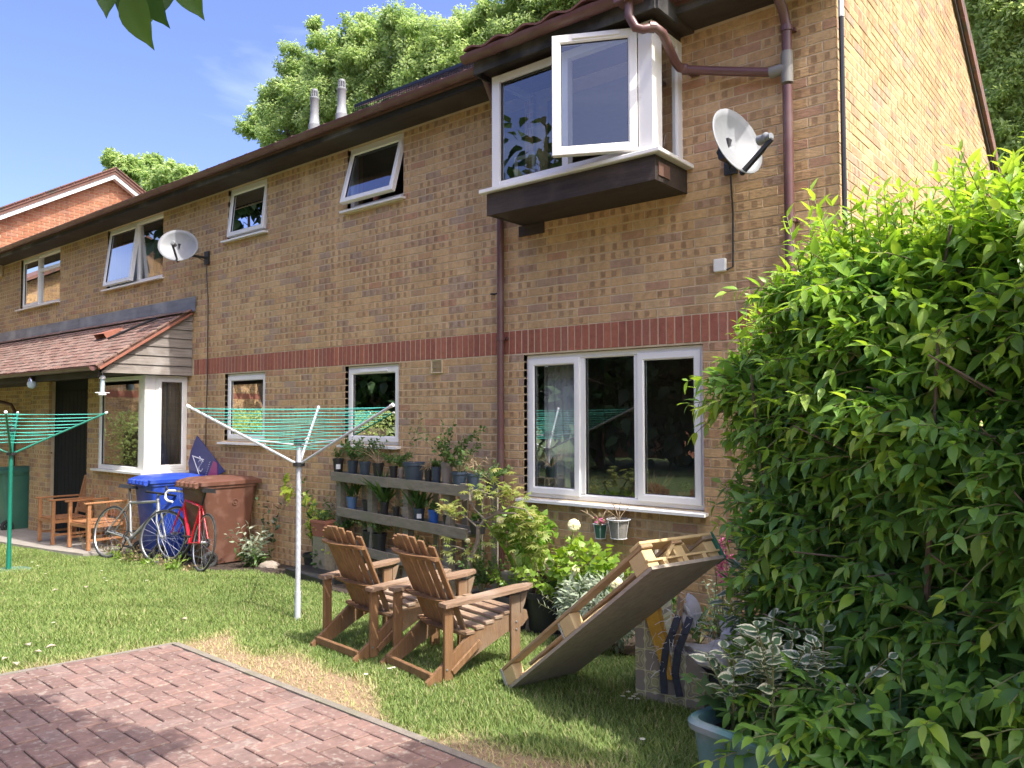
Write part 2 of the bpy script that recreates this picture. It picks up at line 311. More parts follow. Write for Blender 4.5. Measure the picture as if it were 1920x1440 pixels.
M('foam', (.62, .36, .05), (.5, .27, .04), sc=16, rough=.9, bump=.6)
M('stuffing', (.78, .77, .74), (.66, .65, .63), sc=12, rough=.95)
M('denim', (.035, .04, .055), (.055, .062, .08), sc=30, rough=.9)
M('curtain', (.82, .81, .80), (.75, .74, .73), sc=3, rough=.9)
M('roomwall', (.30, .28, .26), rough=.9)
M('rooflat', (.14, .075, .06), (.17, .095, .075), sc=6, rough=.9)
M('rooftile', (.22, .11, .085), (.15, .075, .06), sc=7, rough=.85, bump=.5, c3=(.10, .085, .07), sc3=4)
M('solar', (.012, .013, .018), rough=.3)
M('cream', (.62, .52, .33), rough=.6)
M('petal', (.74, .70, .38), (.8, .77, .52), sc=20, rough=.6)
M('petalcore', (.8, .68, .2), rough=.6)
M('pinkpetal', (.62, .11, .28), (.5, .07, .2), sc=30, rough=.6)
M('daisy', (.85, .85, .82), rough=.6)
M('litter', (.42, .36, .26), (.4, .34, .26), sc=9, rough=.9)
M('concrete', (.34, .31, .27), (.26, .235, .2), sc=7, rough=.93, bump=.4, bsc=70)
M('clearplastic', (.5, .6, .66), rough=.2, spec=.6)
M('stone', (.38, .32, .26), (.27, .22, .17), sc=8, rough=.9, bump=.6, bsc=30)
# glass: thin pane, mirror by Fresnel over clear
m, nt, b, L = newmat('glass'); nt.nodes.remove(b)
fr = nn(nt, 'ShaderNodeFresnel'); fr.inputs[0].default_value = 1.5; mu = nn(nt, 'ShaderNodeMath', operation='MULTIPLY', use_clamp=True); mu.inputs[1].default_value = 4.2
tr = nn(nt, 'ShaderNodeBsdfTransparent'); tr.inputs[0].default_value = (.86, .9, .88, 1); gl = nn(nt, 'ShaderNodeBsdfGlossy'); gl.inputs['Roughness'].default_value = 0
ms = nn(nt, 'ShaderNodeMixShader'); L(fr.outputs[0], mu.inputs[0]); L(mu.outputs[0], ms.inputs[0]); L(tr.outputs[0], ms.inputs[1]); L(gl.outputs[0], ms.inputs[2]); L(ms.outputs[0], nt.nodes['Material Output'].inputs['Surface'])
# patterned upholstery: olive rosettes on taupe
m, nt, b, L = newmat('rosette'); b.inputs['Roughness'].default_value = .9
tc = nn(nt, 'ShaderNodeTexCoord'); 
mp = nn(nt, 'ShaderNodeMapping'); mp.inputs[2].default_value = (0, 0, .78)
cx_ = nn(nt, 'ShaderNodeCombineXYZ'); sx = nn(nt, 'ShaderNodeSeparateXYZ'); L(tc.outputs['Object'], sx.inputs[0]); L(sx.outputs[0], cx_.inputs[0]); L(sx.outputs[2], cx_.inputs[1]); L(cx_.outputs[0], mp.inputs[0]); 
def mth(op, a, b_=0.):
    q_ = nn(nt, 'ShaderNodeMath', operation=op)
    for i_, x_ in enumerate((a, b_)):
        if isinstance(x_, (int, float)): q_.inputs[i_].default_value = x_
        else: L(x_, q_.inputs[i_])
    return q_.outputs[0]
s2 = nn(nt, 'ShaderNodeSeparateXYZ'); L(mp.outputs[0], s2.inputs[0]); KX = 2*math.pi/.17
cosx, cosy = mth('COSINE', mth('MULTIPLY', s2.outputs[0], KX)), mth('COSINE', mth('MULTIPLY', s2.outputs[1], KX))
c2x, c2y = mth('COSINE', mth('MULTIPLY', s2.outputs[0], KX*3)), mth('COSINE', mth('MULTIPLY', s2.outputs[1], KX*3))
pat_ = mth('ADD', mth('MULTIPLY', mth('ADD', mth('MULTIPLY', mth('ADD', cosx, cosy), .25), mth('MULTIPLY', mth('ADD', c2x, c2y), .07)), 1.0), .5)
r = nn(nt, 'ShaderNodeValToRGB'); r.color_ramp.interpolation = 'CONSTANT'; e = r.color_ramp.elements
TA, OL, PA = (.30, .26, .21, 1), (.40, .37, .19, 1), (.60, .57, .38, 1)
e[0].position = 0; e[0].color = OL; e[1].position = .1; e[1].color = PA
e[1].position = .47; e[0].color = TA; e[1].color = PA
for p, c in ((.53, OL), (.66, PA), (.70, TA), (.80, OL), (.88, PA), (.93, OL)): q = e.new(p); q.color = c
L(pat_, r.inputs[0]); L(r.outputs[0], b.inputs['Base Color'])
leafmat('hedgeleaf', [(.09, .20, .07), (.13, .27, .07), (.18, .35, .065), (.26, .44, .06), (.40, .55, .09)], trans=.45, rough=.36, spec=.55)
leafmat('treeleaf', [(.17, .28, .085), (.27, .39, .13), (.37, .48, .19), (.48, .57, .29)], trans=.55, rough=.5)
leafmat('treeleaf_dark', [(.02, .05, .016), (.035, .085, .025), (.06, .12, .035)], trans=.3, rough=.5)
leafmat('treeleaf_right', [(.32, .43, .15), (.40, .51, .19), (.48, .58, .25)], trans=.58, rough=.5)
leafmat('cherryleaf', [(.04, .10, .025), (.06, .135, .03), (.09, .18, .035)], trans=.45, rough=.4, objrand=True)
leafmat('lime', [(.25, .36, .04), (.38, .47, .06), (.5, .55, .1)], trans=.45)
leafmat('roseleaf', [(.10, .22, .03), (.19, .33, .04), (.30, .43, .07)], trans=.42, rough=.38)
leafmat('acerleaf', [(.2, .28, .07), (.32, .38, .11), (.45, .45, .18)], trans=.45)
leafmat('midgreen', [(.04, .10, .025), (.07, .15, .035), (.11, .2, .05)], trans=.38)
leafmat('silverleaf', [(.20, .27, .16), (.32, .38, .27), (.45, .48, .38)], trans=.25, rough=.6)
leafmat('dryleaf', [(.28, .2, .11), (.38, .29, .17), (.2, .17, .07)], trans=.25, rough=.8)
leafmat('variegated', [(.08, .15, .08), (.11, .19, .10), (.15, .22, .13)], trans=.3, rough=.4, edge=(.72, .72, .55))
leafmat('darkleaf', [(.02, .05, .025), (.03, .075, .03), (.05, .1, .04)], trans=.25)
leafmat('pinkleaf', [(.5, .08, .22), (.62, .14, .3), (.7, .25, .4)], trans=.3)
leafmat('purpleleaf', [(.05, .02, .03), (.1, .05, .05), (.3, .2, .18)], trans=.2)
# grass: lv runs green .. straw
leafmat('grass', [(.115, .19, .05), (.175, .26, .065), (.25, .335, .10), (.34, .39, .15), (.47, .41, .22), (.53, .43, .27)], trans=.35, rough=.6, spec=.3)
# ground: soil/turf sheet, attribute dry
m, nt, b, L = newmat('turf'); b.inputs['Roughness'].default_value = .95
at = nn(nt, 'ShaderNodeAttribute', attribute_name='dry'); tc = nn(nt, 'ShaderNodeTexCoord'); n = nn(nt, 'ShaderNodeTexNoise'); n.inputs['Scale'].default_value = 24; n.inputs['Detail'].default_value = 6; L(tc.outputs['Object'], n.inputs['Vector'])
g1 = nn(nt, 'ShaderNodeMix', data_type='RGBA'); g1.inputs['A'].default_value = (.045, .085, .025, 1); g1.inputs['B'].default_value = (.10, .15, .04, 1); L(n.outputs['Fac'], g1.inputs['Factor'])
g2 = nn(nt, 'ShaderNodeMix', data_type='RGBA'); g2.inputs['A'].default_value = (.19, .125, .075, 1); g2.inputs['B'].default_value = (.36, .26, .155, 1); L(n.outputs['Fac'], g2.inputs['Factor'])
g3 = nn(nt, 'ShaderNodeMix', data_type='RGBA'); L(at.outputs['Fac'], g3.inputs['Factor']); L(g1.outputs['Result'], g3.inputs['A']); L(g2.outputs['Result'], g3.inputs['B']); L(g3.outputs['Result'], b.inputs['Base Color'])
bp = nn(nt, 'ShaderNodeBump'); bp.inputs['Strength'].default_value = .8; bp.inputs['Distance'].default_value = .02; L(n.outputs['Fac'], bp.inputs['Height']); L(bp.outputs[0], b.inputs['Normal'])
# ------------------------------------------------------------------ small masonry pieces
_TU = np.array([-1, 1, 1, -1]*3, float); _TV = np.array([-1, -1, 1, 1]*3, float)
_IN = np.array([1]*4+[0]*8, float)
_FC = np.array([[0, 1, 2, 3], [4, 5, 1, 0], [5, 6, 2, 1], [6, 7, 3, 2], [7, 4, 0, 3], [8, 9, 5, 4], [9, 10, 6, 5], [10, 11, 7, 6], [11, 8, 4, 7]])
def pieces(C, U, Vv, N, Ls, Hs, depth, ch, r, lift=0.):
    C = np.asarray(C, float).reshape(-1, 3); n = len(C); Ls = np.broadcast_to(Ls, n).astype(float); Hs = np.broadcast_to(Hs, n).astype(float)
    U = np.broadcast_to(np.asarray(U, float), (n, 3)); Vv = np.broadcast_to(np.asarray(Vv, float), (n, 3)); N = np.broadcast_to(np.asarray(N, float), (n, 3))
    a = _TU[None, :]*(Ls[:, None]/2-_IN*ch); b = _TV[None, :]*(Hs[:, None]/2-_IN*ch)
    dn = np.array([0]*4+[-ch]*4+[-depth]*4)[None, :]-np.zeros((n, 1))
    dn = dn+lift*((_TV < 0)*(np.arange(12) < 8))[None, :]
    P = C[:, None, :]+a[..., None]*U[:, None, :]+b[..., None]*Vv[:, None, :]+dn[..., None]*N[:, None, :]
    F = (np.arange(n)*12)[:, None, None]+_FC[None]
    at = np.zeros((n, 12, 4)); at[..., 0] = (_TU+1)/2; at[..., 1] = (_TV+1)/2; at[..., 2] = r[:, 0:1]; at[..., 3] = r[:, 1:2]
    return P.reshape(-1, 3), F.reshape(-1, 4), at.reshape(-1, 4)
_pm = {}
def piece_mesh(name, U, Vv, N, Lx, H, depth, ch, mat, var, lift=0.):
    k = (name, tuple(np.round(U, 3)), round(Lx, 3), round(H, 3), mat, var)
    if k not in _pm:
        rr = np.random.RandomState(var*7+3).rand(1, 2)
        P, F, A = pieces([[0, 0, 0]], U, Vv, N, Lx, H, depth, ch, rr, lift)
        _pm[k] = npmesh(name, P, F, mat, attr={'bk': ('FLOAT_COLOR', A)})
    return _pm[k]
def lay(name, parent, C, U, Vv, N, Ls, Hs, depth, ch, mat, nobj, rng, lift=0., stuffname=None, score=None, nvar=40):
    """the nobj pieces that show largest become objects, the rest one joined part"""
    C = np.asarray(C, float).reshape(-1, 3); n = len(C); Ls = np.broadcast_to(Ls, n); Hs = np.broadcast_to(Hs, n)
    if score is None:
        px, py, z = npproj(C); vis = (z > .1) & (px > -20) & (px < 1940) & (py > -20) & (py < 1460); score = np.where(vis, 1/np.maximum(z, .1)**2, 0)
    order = np.argsort(-score); pick = [i for i in order[:nobj] if score[i] > 0]; rest = np.setdiff1d(np.arange(n), pick)
    for i in pick:
        me = piece_mesh(name, U, Vv, N, float(Ls[i]), float(Hs[i]), depth, ch, mat, int(rng.randint(nvar)), lift)
        link(name, me, parent, loc=C[i])
    if len(rest):
        P, F, A = pieces(C[rest], U, Vv, N, Ls[rest], Hs[rest], depth, ch, rng.rand(len(rest), 2), lift)
        me = npmesh(stuffname or name, P, F, mat, attr={'bk': ('FLOAT_COLOR', A)}); link(stuffname or name, me, parent, kind='stuff')
def courses(u0, u1, zs, openings, rng, lb=.225, jt=.01, ulim=None):
    out = []
    for ci, (zb, h) in enumerate(zs):
        segs = [(u0, u1)] if ulim is None else [ulim(zb+h/2)]
        for (a, b, c, d) in openings:
            if zb+h > c+.01 and zb < d-.01:
                ns = []
                for s, e in segs:
                    if b <= s or a >= e: ns.append((s, e))
                    else:
                        if a-s > .02: ns.append((s, a))
                        if e-b > .02: ns.append((b, e))
                segs = ns
        for s, e in segs:
            x = math.floor((s-u0)/lb)*lb+u0-(lb/2 if ci % 2 else 0)
            while x < e:
                a, b = max(x, s), min(x+lb-jt, e)
                if b-a > .03: out.append(((a+b)/2, zb+h/2, b-a, h))
                x += lb
    return np.array(out)
def wallplane(parent, name, mat, u0, u1, z0, z1, openings, fn, th=.22):
    """rectangular wall with openings; fn(u, depth, z) -> point"""
    us = sorted({u0, u1, *[o[0] for o in openings], *[o[1] for o in openings]}); zs = sorted({z0, z1, *[o[2] for o in openings], *[o[3] for o in openings]})
    us = [u for u in us if u0 <= u <= u1]; zs = [z for z in zs if z0 <= z <= z1]; mb = MB()
    def solid(i, j):
        if not (0 <= i < len(us)-1 and 0 <= j < len(zs)-1): return False
        u, z = (us[i]+us[i+1])/2, (zs[j]+zs[j+1])/2
        return not any(o[0] < u < o[1] and o[2] < z < o[3] for o in openings)
    for i in range(len(us)-1):
        for j in range(len(zs)-1):
            if not solid(i, j): continue
            a, b, c, d = us[i], us[i+1], zs[j], zs[j+1]
            for dp in (0, th): mb.add([fn(a, dp, c), fn(b, dp, c), fn(b, dp, d), fn(a, dp, d)], [(0, 1, 2, 3)])
            if not solid(i-1, j): mb.add([fn(a, 0, c), fn(a, th, c), fn(a, th, d), fn(a, 0, d)], [(0, 1, 2, 3)])
            if not solid(i+1, j): mb.add([fn(b, 0, c), fn(b, th, c), fn(b, th, d), fn(b, 0, d)], [(0, 1, 2, 3)])
            if not solid(i, j-1): mb.add([fn(a, 0, c), fn(a, th, c), fn(b, th, c), fn(b, 0, c)], [(0, 1, 2, 3)])
            if not solid(i, j+1): mb.add([fn(a, 0, d), fn(a, th, d), fn(b, th, d), fn(b, 0, d)], [(0, 1, 2, 3)])
    return mb.build(name, mat, parent)
rs = np.random.RandomState(5)
# ------------------------------------------------------------------ ground
def dryness(x, y):
    """bare, straw-coloured strip beside the kerb of the paving"""
    x = np.asarray(x, float); y = np.asarray(y, float)
    a = R(-3.1); lx = (x-.66)*math.cos(a)+(y+2.80)*math.sin(a); ly = -(x-.66)*math.sin(a)+(y+2.80)*math.cos(a)
    wob = .12*np.sin(x*3.1+1)+.08*np.sin(x*7.3+y*4)+.06*np.sin(y*11+x*5)
    wd = np.interp(lx, [0, .5, 1.4, 2.4, 3.3, 4], [.55, .66, .50, .42, .40, .3])
    k = np.clip((wd+wob-ly)/.22, 0, 1)*np.clip((lx+.35)/.35, 0, 1)
    k2 = np.clip((.10+.5*wob+lx)/.12, 0, 1)*(lx < 0)*np.clip((.1-ly)/.2, 0, 1)*.55      # thin strip left of the paving
    pat = np.clip(.5+.5*np.sin(x*1.7+2)*np.sin(y*2.3+1)+.25*np.sin(x*4.1+y*3.7), 0, 1)*.16
    return np.clip(np.maximum(np.maximum(k, k2), pat), 0, 1)
xs = np.concatenate([[-400, -60, -20, -14], np.arange(-9, 6.5, .09), [8, 12, 20, 60, 400]]); ys = np.concatenate([[-400, -60, -14, -8], np.arange(-6, .35, .09), [.4, 6, 20, 60, 600]])
X, Y = np.meshgrid(xs, ys); nx_, ny_ = len(xs), len(ys)
Z = gz(X, Y)-.05*0; far = (np.abs(X) > 15) | (Y < -9) | (Y > 8); Z = np.where(far, gz(np.clip(X, -15, 12), np.clip(Y, -9, 8)), Z)
Z = Z+np.where(far, 0, .012*np.sin(X*2.2+1)*np.sin(Y*2.9)+.006*np.sin(X*7)*np.sin(Y*6.3))
idx = np.arange(nx_*ny_).reshape(ny_, nx_); F = np.stack([idx[:-1, :-1], idx[:-1, 1:], idx[1:, 1:], idx[1:, :-1]], -1).reshape(-1, 4)
me = npmesh('lawn_ground', np.stack([X, Y, Z], -1).reshape(-1, 3), F, 'turf', smooth=True, attr={'dry': ('FLOAT', dryness(X, Y).ravel())}); link('lawn_ground', me, kind='structure')
def gzb(x, y): return gz(x, y)+.012*np.sin(x*2.2+1)*np.sin(y*2.9)+.006*np.sin(x*7)*np.sin(y*6.3)
# block paving (herringbone) with edging stones, turned 3 degrees from the house
PA = R(-3.1); PU = np.array([math.cos(PA), math.sin(PA), GA*math.cos(PA)+GB*math.sin(PA)]); PV = np.array([-math.sin(PA), math.cos(PA), -GA*math.sin(PA)+GB*math.cos(PA)]); PN = np.cross(PU, PV); PN /= np.linalg.norm(PN)
PO = np.array([.66, -2.80, gz(.66, -2.80)+.030])
def pv(a, b, h=0): return PO+PU*a+PV*b+PN*h
mb = MB(); mb.add([pv(-.01, .01, -.012), pv(7, .01, -.012), pv(7, -5.5, -.012), pv(-.01, -5.5, -.012), pv(-.01, .01, -.1), pv(7, .01, -.1), pv(7, -5.5, -.1), pv(-.01, -5.5, -.1)], [(0, 1, 2, 3), (4, 5, 6, 7), (0, 1, 5, 4), (1, 2, 6, 5), (2, 3, 7, 6), (3, 0, 4, 7)])
paving = mb.build('paving', 'pavejoint', kind='structure')
hor, ver = [], []; W_ = .104
for i in range(-4, 72):
    for j in range(-60, 6):
        t = (i-j) % 4
        a, b = i*W_, j*W_
        if t == 0: hor.append((a+W_, b+W_/2, 2*W_))      # covers cells i,i+1
        if t == 3: ver.append((a+W_/2, b+W_, 2*W_))      # covers cells j,j+1
def clipb(lst, hz):
    o = []
    for a, b, l in lst:
        hx, hy = (l/2, W_/2) if hz else (W_/2, l/2)
        x0, x1, y0, y1 = max(a-hx, .004), min(a+hx, 6.9), max(b-hy, -5.4), min(b+hy, -.004)
        if x1-x0 > .03 and y1-y0 > .03: o.append(((x0+x1)/2, (y0+y1)/2, x1-x0, y1-y0))
    return np.array(o)
ph, pvv = clipb(hor, 1), clipb(ver, 0)
allb = np.concatenate([ph, pvv]); Cb = np.array([pv(a, b, rs.uniform(-.004, .003)) for a, b, _, _ in allb])
lay('paving_block', paving, Cb, PU, PV, PN, allb[:, 2]-.007, allb[:, 3]-.007, .05, .004, 'paver', 300, rs, stuffname='paving_blocks')
for k in range(6):
    a = k*.915; mb = MB(); h = rs.uniform(-.004, .004)
    mb.add([pv(a+.004, .004, h), pv(a+.911, .004, h), pv(a+.911, .054, h), pv(a+.004, .054, h)]+[pv(a+.004, .004, -.15), pv(a+.911, .004, -.15), pv(a+.911, .054, -.15), pv(a+.004, .054, -.15)], [(0, 1, 2, 3), (7, 6, 5, 4), (0, 4, 5, 1), (1, 5, 6, 2), (2, 6, 7, 3), (3, 7, 4, 0)]); mb.build('edging_stone', 'kerbstone', paving)
    a = -k*.915; mb = MB(); h = rs.uniform(-.006, .0)
    mb.add([pv(-.054, a+.05, h), pv(-.004, a+.05, h), pv(-.004, a-.86, h), pv(-.054, a-.86, h)]+[pv(-.054, a+.05, -.15), pv(-.004, a+.05, -.15), pv(-.004, a-.86, -.15), pv(-.054, a-.86, -.15)], [(0, 1, 2, 3), (7, 6, 5, 4), (0, 4, 5, 1), (1, 5, 6, 2), (2, 6, 7, 3), (3, 7, 4, 0)]); mb.build('edging_stone', 'kerbstone', paving)
# concrete path along the porch
mb = MB(); f_ = lambda x, y, h: (x, y, gz(x, y)+h)
poly = [(-13, -1.75), (-7, -1.5), (-5.6, -1.38), (-4.7, -1.25), (-4.45, -.9), (-4.45, .05), (-13, .05)]
mb.add([f_(x, y, .035) for x, y in poly]+[f_(x, y, -.1) for x, y in poly], [tuple(range(7)), tuple(range(13, 6, -1))]+[(i, 7+i, 7+(i+1) % 7, (i+1) % 7) for i in range(7)]); mb.build('path', 'concrete', kind='structure')
# gravelly soil bed at the foot of the wall
mb = MB(); f_ = lambda x, y, h: (x, y, gz(x, y)+h)
poly = [(-4.4, -.95), (-3.4, -1.0), (-2.4, -.8), (-1.9, -.55), (-.5, -.62), (1, -.85), (2.6, -.75), (3.6, -.9), (4.5, -.95), (4.5, .05), (-4.4, .05)]; n_ = len(poly)
mb.add([f_(x, y, .016) for x, y in poly]+[f_(x, y, -.1) for x, y in poly], [tuple(range(n_)), tuple(range(2*n_-1, n_-1, -1))]+[(i, n_+i, n_+(i+1) % n_, (i+1) % n_) for i in range(n_)]); mb.build('flower_bed', 'soil', kind='structure')
# ------------------------------------------------------------------ the terrace house
house = thing('brick_house', 'long two storey buff brick terrace with red soldier course and dark eaves', 'house')
XR = 4.54; SB = 2.37; SOF = 4.86
BIG = (1.70, 3.49, 1.045, 2.355); S1 = (-3.44, -2.49, 1.455, 2.355); S2 = (-.90, .0, 1.475, 2.355)
U1 = (-3.41, -2.49, 4.155, 4.855); U2 = (-.88, .06, 4.135, 4.855); BL = (-7.08, -5.20, 3.87, 4.855); LL = (-10.9, -9.0, 3.87, 4.855); ORI = (1.82, 3.28, 3.80, 4.78)
OPS = [BIG, S1, S2, U1, U2, BL, LL, ORI]
front = wallplane(house, 'front_wall', 'mortar', -14, XR-.008, -.5, SOF, OPS, lambda u, d, z: (u, .0045+d, z))
zc = [(SB-.01-.065-.075*k, .065) for k in range(37)]; zu = [(SB+.225+.075*k, .065) for k in range(30)]
zu = [(z, h) for z, h in zu if z+h < SOF+.03]
cb = np.concatenate([courses(-14, XR-.002, zc, OPS, rs), courses(-14, XR-.002, zu, OPS, rs)])
cb = cb[(cb[:, 0] < -8.4) | (cb[:, 0] > -4.4) | (cb[:, 1] > 2.3)]
Cw = np.stack([cb[:, 0], rs.uniform(-.0015, .0015, len(cb)), cb[:, 1]], 1)
px, py, z = npproj(Cw); vis = (z > .1) & (px > 0) & (px < 1560) & (py > 0) & (py < 1080) & ~((px > 1400) & (py > 430)) & ~((px > 1350) & (py > 560)) & ~((px > 900) & (py < 420) & (px < 1290))
lay('brick', front, Cw, (1, 0, 0), (0, 0, 1), (0, -1, 0), cb[:, 2], cb[:, 3], .05, .002, 'brick', 300, rs, stuffname='brickwork', score=np.where(vis, 1/z**2, 0))
sx_ = np.arange(-4.25, XR-.03, .075); Cs = np.stack([sx_+.0375, rs.uniform(-.003, .002, len(sx_)), np.full(len(sx_), SB+.1075)], 1)
lay('soldier_brick', front, Cs, (1, 0, 0), (0, 0, 1), (0, -1, 0), .065, .215, .05, .003, 'soldier', 200, rs)
sx_ = np.arange(-14, -8.5, .075); Cs = np.stack([sx_+.0375, sx_*0, np.full(len(sx_), SB+.1075)], 1)
P, Fq, A = pieces(Cs, (1, 0, 0), (0, 0, 1), (0, -1, 0), .065, .215, .05, .003, rs.rand(len(sx_), 2)); link('soldier_bricks', npmesh('soldier_bricks', P, Fq, 'soldier', attr={'bk': ('FLOAT_COLOR', A)}), front, kind='stuff')
# gable end
RS = .549; YB = 7.0; RIDY, RIDZ = 3.5, 7.09
def roofz(y): return RIDZ-RS*abs(y-RIDY)
mb = MB(); pl = [(0.01, -.5), (YB, -.5), (YB, roofz(YB)-.16), (RIDY, RIDZ-.16), (0.01, roofz(0)-.16)]
mb.add([(XR-.0045, a, b) for a, b in pl]+[(XR-.25, a, b) for a, b in pl], [(0, 1, 2, 3, 4), (9, 8, 7, 6, 5)]+[(i, 5+i, 5+(i+1) % 5, (i+1) % 5) for i in range(5)]); gable = mb.build('gable_wall', 'mortar', house)
zg = [(SB-.01-.065-.075*k, .065) for k in range(37)]+[(SB+.0+.075*k, .065) for k in range(64)]
def ul(z):
    t = (RIDZ-.2-z)/RS; return (max(.0, RIDY-t), min(YB, RIDY+t))
zg = [(a, h) for a, h in zg if a+h < RIDZ-.25]
gb = courses(0, YB, zg, [], rs, ulim=ul)
P, Fq, A = pieces(np.stack([np.full(len(gb), XR)+rs.uniform(-.003, .002, len(gb)), gb[:, 0], gb[:, 1]], 1), (0, 1, 0), (0, 0, 1), (1, 0, 0), gb[:, 2], gb[:, 3], .05, .003, rs.rand(len(gb), 2))
link('gable_brickwork', npmesh('gable_brickwork', P, Fq, 'brick', attr={'bk': ('FLOAT_COLOR', A)}), gable, kind='stuff')
# back wall and ceiling close the shell
MB().box((-14, YB-.2, -.5), (XR-.25, YB, 5.2)).build('back_wall', 'mortar', house)
MB().box((-14, .24, SOF-.02), (XR-.26, YB-.2, SOF+.02)).box((-14, .24, -.3), (XR-.26, YB-.2, .05)).box((-14, .24, 2.45), (XR-.26, YB-.2, 2.6)).build('floors', 'roomwall', house)
# roof slabs
mb = MB()
def slab(y0, y1, x0, x1, t=.07, off=0.):
    a = [(x0, y0, roofz(y0)+off), (x1, y0, roofz(y0)+off), (x1, y1, roofz(y1)+off), (x0, y1, roofz(y1)+off)]
    mb.add(a+[(x, y, z-t) for x, y, z in a], [(0, 1, 2, 3), (7, 6, 5, 4), (0, 4, 5, 1), (1, 5, 6, 2), (2, 6, 7, 3), (3, 7, 4, 0)])
slab(-.36, RIDY, -14.1, XR+.05); slab(RIDY, YB+.3, -14.1, XR+.05); roof = mb.build('roof', 'rooflat', house)
# pantile rows at the eaves (the row ends show above the gutter)
def pantile():
    mb = MB(); n = 7; pts = []
    for k in range(n): t = k/(n-1); pts.append((t*.30-.15, .018*math.sin(t*2*math.pi)+.012))
    vs = []
    for (y, dz) in ((0, 0), (.40, 0)):
        for x, h in pts: vs.append((x, y, h+.5*0)); 
        for x, h in pts: vs.append((x, y, h-.016))
    f = []
    for k in range(n-1):
        f += [(k, k+1, 2*n+k+1, 2*n+k), (n+k+1, n+k, 3*n+k, 3*n+k+1), (k+1, k, n+k, n+k+1)]
    return mb.add(vs, f)
tm = pantile().build('roof_tile', 'rooftile', roof); pm_ = tm.data; ang = math.atan(RS)
first = True
for row, y in ((0, -.43), (1, -.10)):
    for k in range(62):
        x = -13.9+k*.30
        if x > 4.5: break
        o = tm if first else link('roof_tile', pm_, roof); first = False
        o.location = (x, y, roofz(y)+.03+.012*row); o.rotation_euler = (ang, 0, 0)
# eaves: soffit, fascia, gutter
def eaves(x0, x1, yf, yg, zg, nm=''):
    MB().box((x0, yf+.02, SOF), (x1, .20, SOF+.018)).build('soffit', 'darkwood', house)
    k = x0; i = 0
    while k < x1-.05:
        e = min(k+2.4, x1); MB().box((k+.002, yf, SOF-.012), (e-.002, yf+.022, SOF+.16)).build('fascia_board', 'fasciawood', house); k = e
    g_ = gutterrun(x0, x1, yg, zg)
    return g_
def gutterrun(x0, x1, yg, zg, r=.058, step=.92):
    n = 9; mb = MB(); vs = []
    for x in (x0, x1):
        for rr in (r, r-.005):
            vs += [(x, yg+rr*math.cos(a), zg-rr*math.sin(a)) for a in [math.pi*j/(n-1) for j in range(n)]]
    f = []
    for j in range(n-1): f += [(j, j+1, 2*n+j+1, 2*n+j), (n+j+1, n+j, 3*n+j, 3*n+j+1)]
    f += [(0, 2*n, 3*n, n), (n-1, 2*n-1, 4*n-1, 3*n-1)]
    mb.add(vs, f); mb.add([vs[j] for j in range(n)], [tuple(range(n))]); mb.add([vs[2*n+j] for j in range(n)], [tuple(range(n))])
    g_ = mb.build('gutter', 'gutter', house, smooth=True)
    x = x0+.35
    while x < x1-.1:
        b = MB(); a = [math.pi*j/8 for j in range(9)]
        b.add([(x-.018, yg+(r+.005)*math.cos(t), zg-(r+.005)*math.sin(t)) for t in a]+[(x+.018, yg+(r+.005)*math.cos(t), zg-(r+.005)*math.sin(t)) for t in a], [(j, j+1, 10+j, 9+j) for j in range(8)])
        b.box((x-.018, yg+r, zg-.04), (x+.018, yg+r+.03, zg+.01)); b.build('gutter_bracket', 'gutter', g_); x += step
    return g_
eaves(-14, 1.66, -.345, -.415, 4.965)
eaves(3.45, XR+.06, -.345, -.415, 4.965)
MB().box((1.66, -.62, 4.84), (3.45, .20, 4.86)).build('soffit', 'darkwood', house)
MB().box((1.66, -.64, 4.79), (3.45, -.62, 5.0)).box((1.64, -.62, 4.79), (1.66, -.32, 5.0)).box((3.45, -.62, 4.79), (3.47, -.32, 5.0)).build('fascia_board', 'fasciawood', house)
gutterrun(1.60, 3.40, -.70, 4.93)
mb = MB(); mb.add([(1.6, -.70, 4.975), (3.5, -.70, 4.975), (3.5, -.3, 5.05), (1.6, -.3, 5.05), (1.6, -.70, 4.95), (3.5, -.70, 4.95), (3.5, -.3, 4.99), (1.6, -.3, 4.99)], [(0, 1, 2, 3), (7, 6, 5, 4), (0, 4, 5, 1), (1, 5, 6, 2), (2, 6, 7, 3), (3, 7, 4, 0)]); mb.build('roof_apron', 'rooflat', roof)
for k in range(6):
    o = link('roof_tile', pm_, roof, loc=(1.76+k*.30, -.72, 4.985)); o.rotation_euler = (R(12), 0, 0)
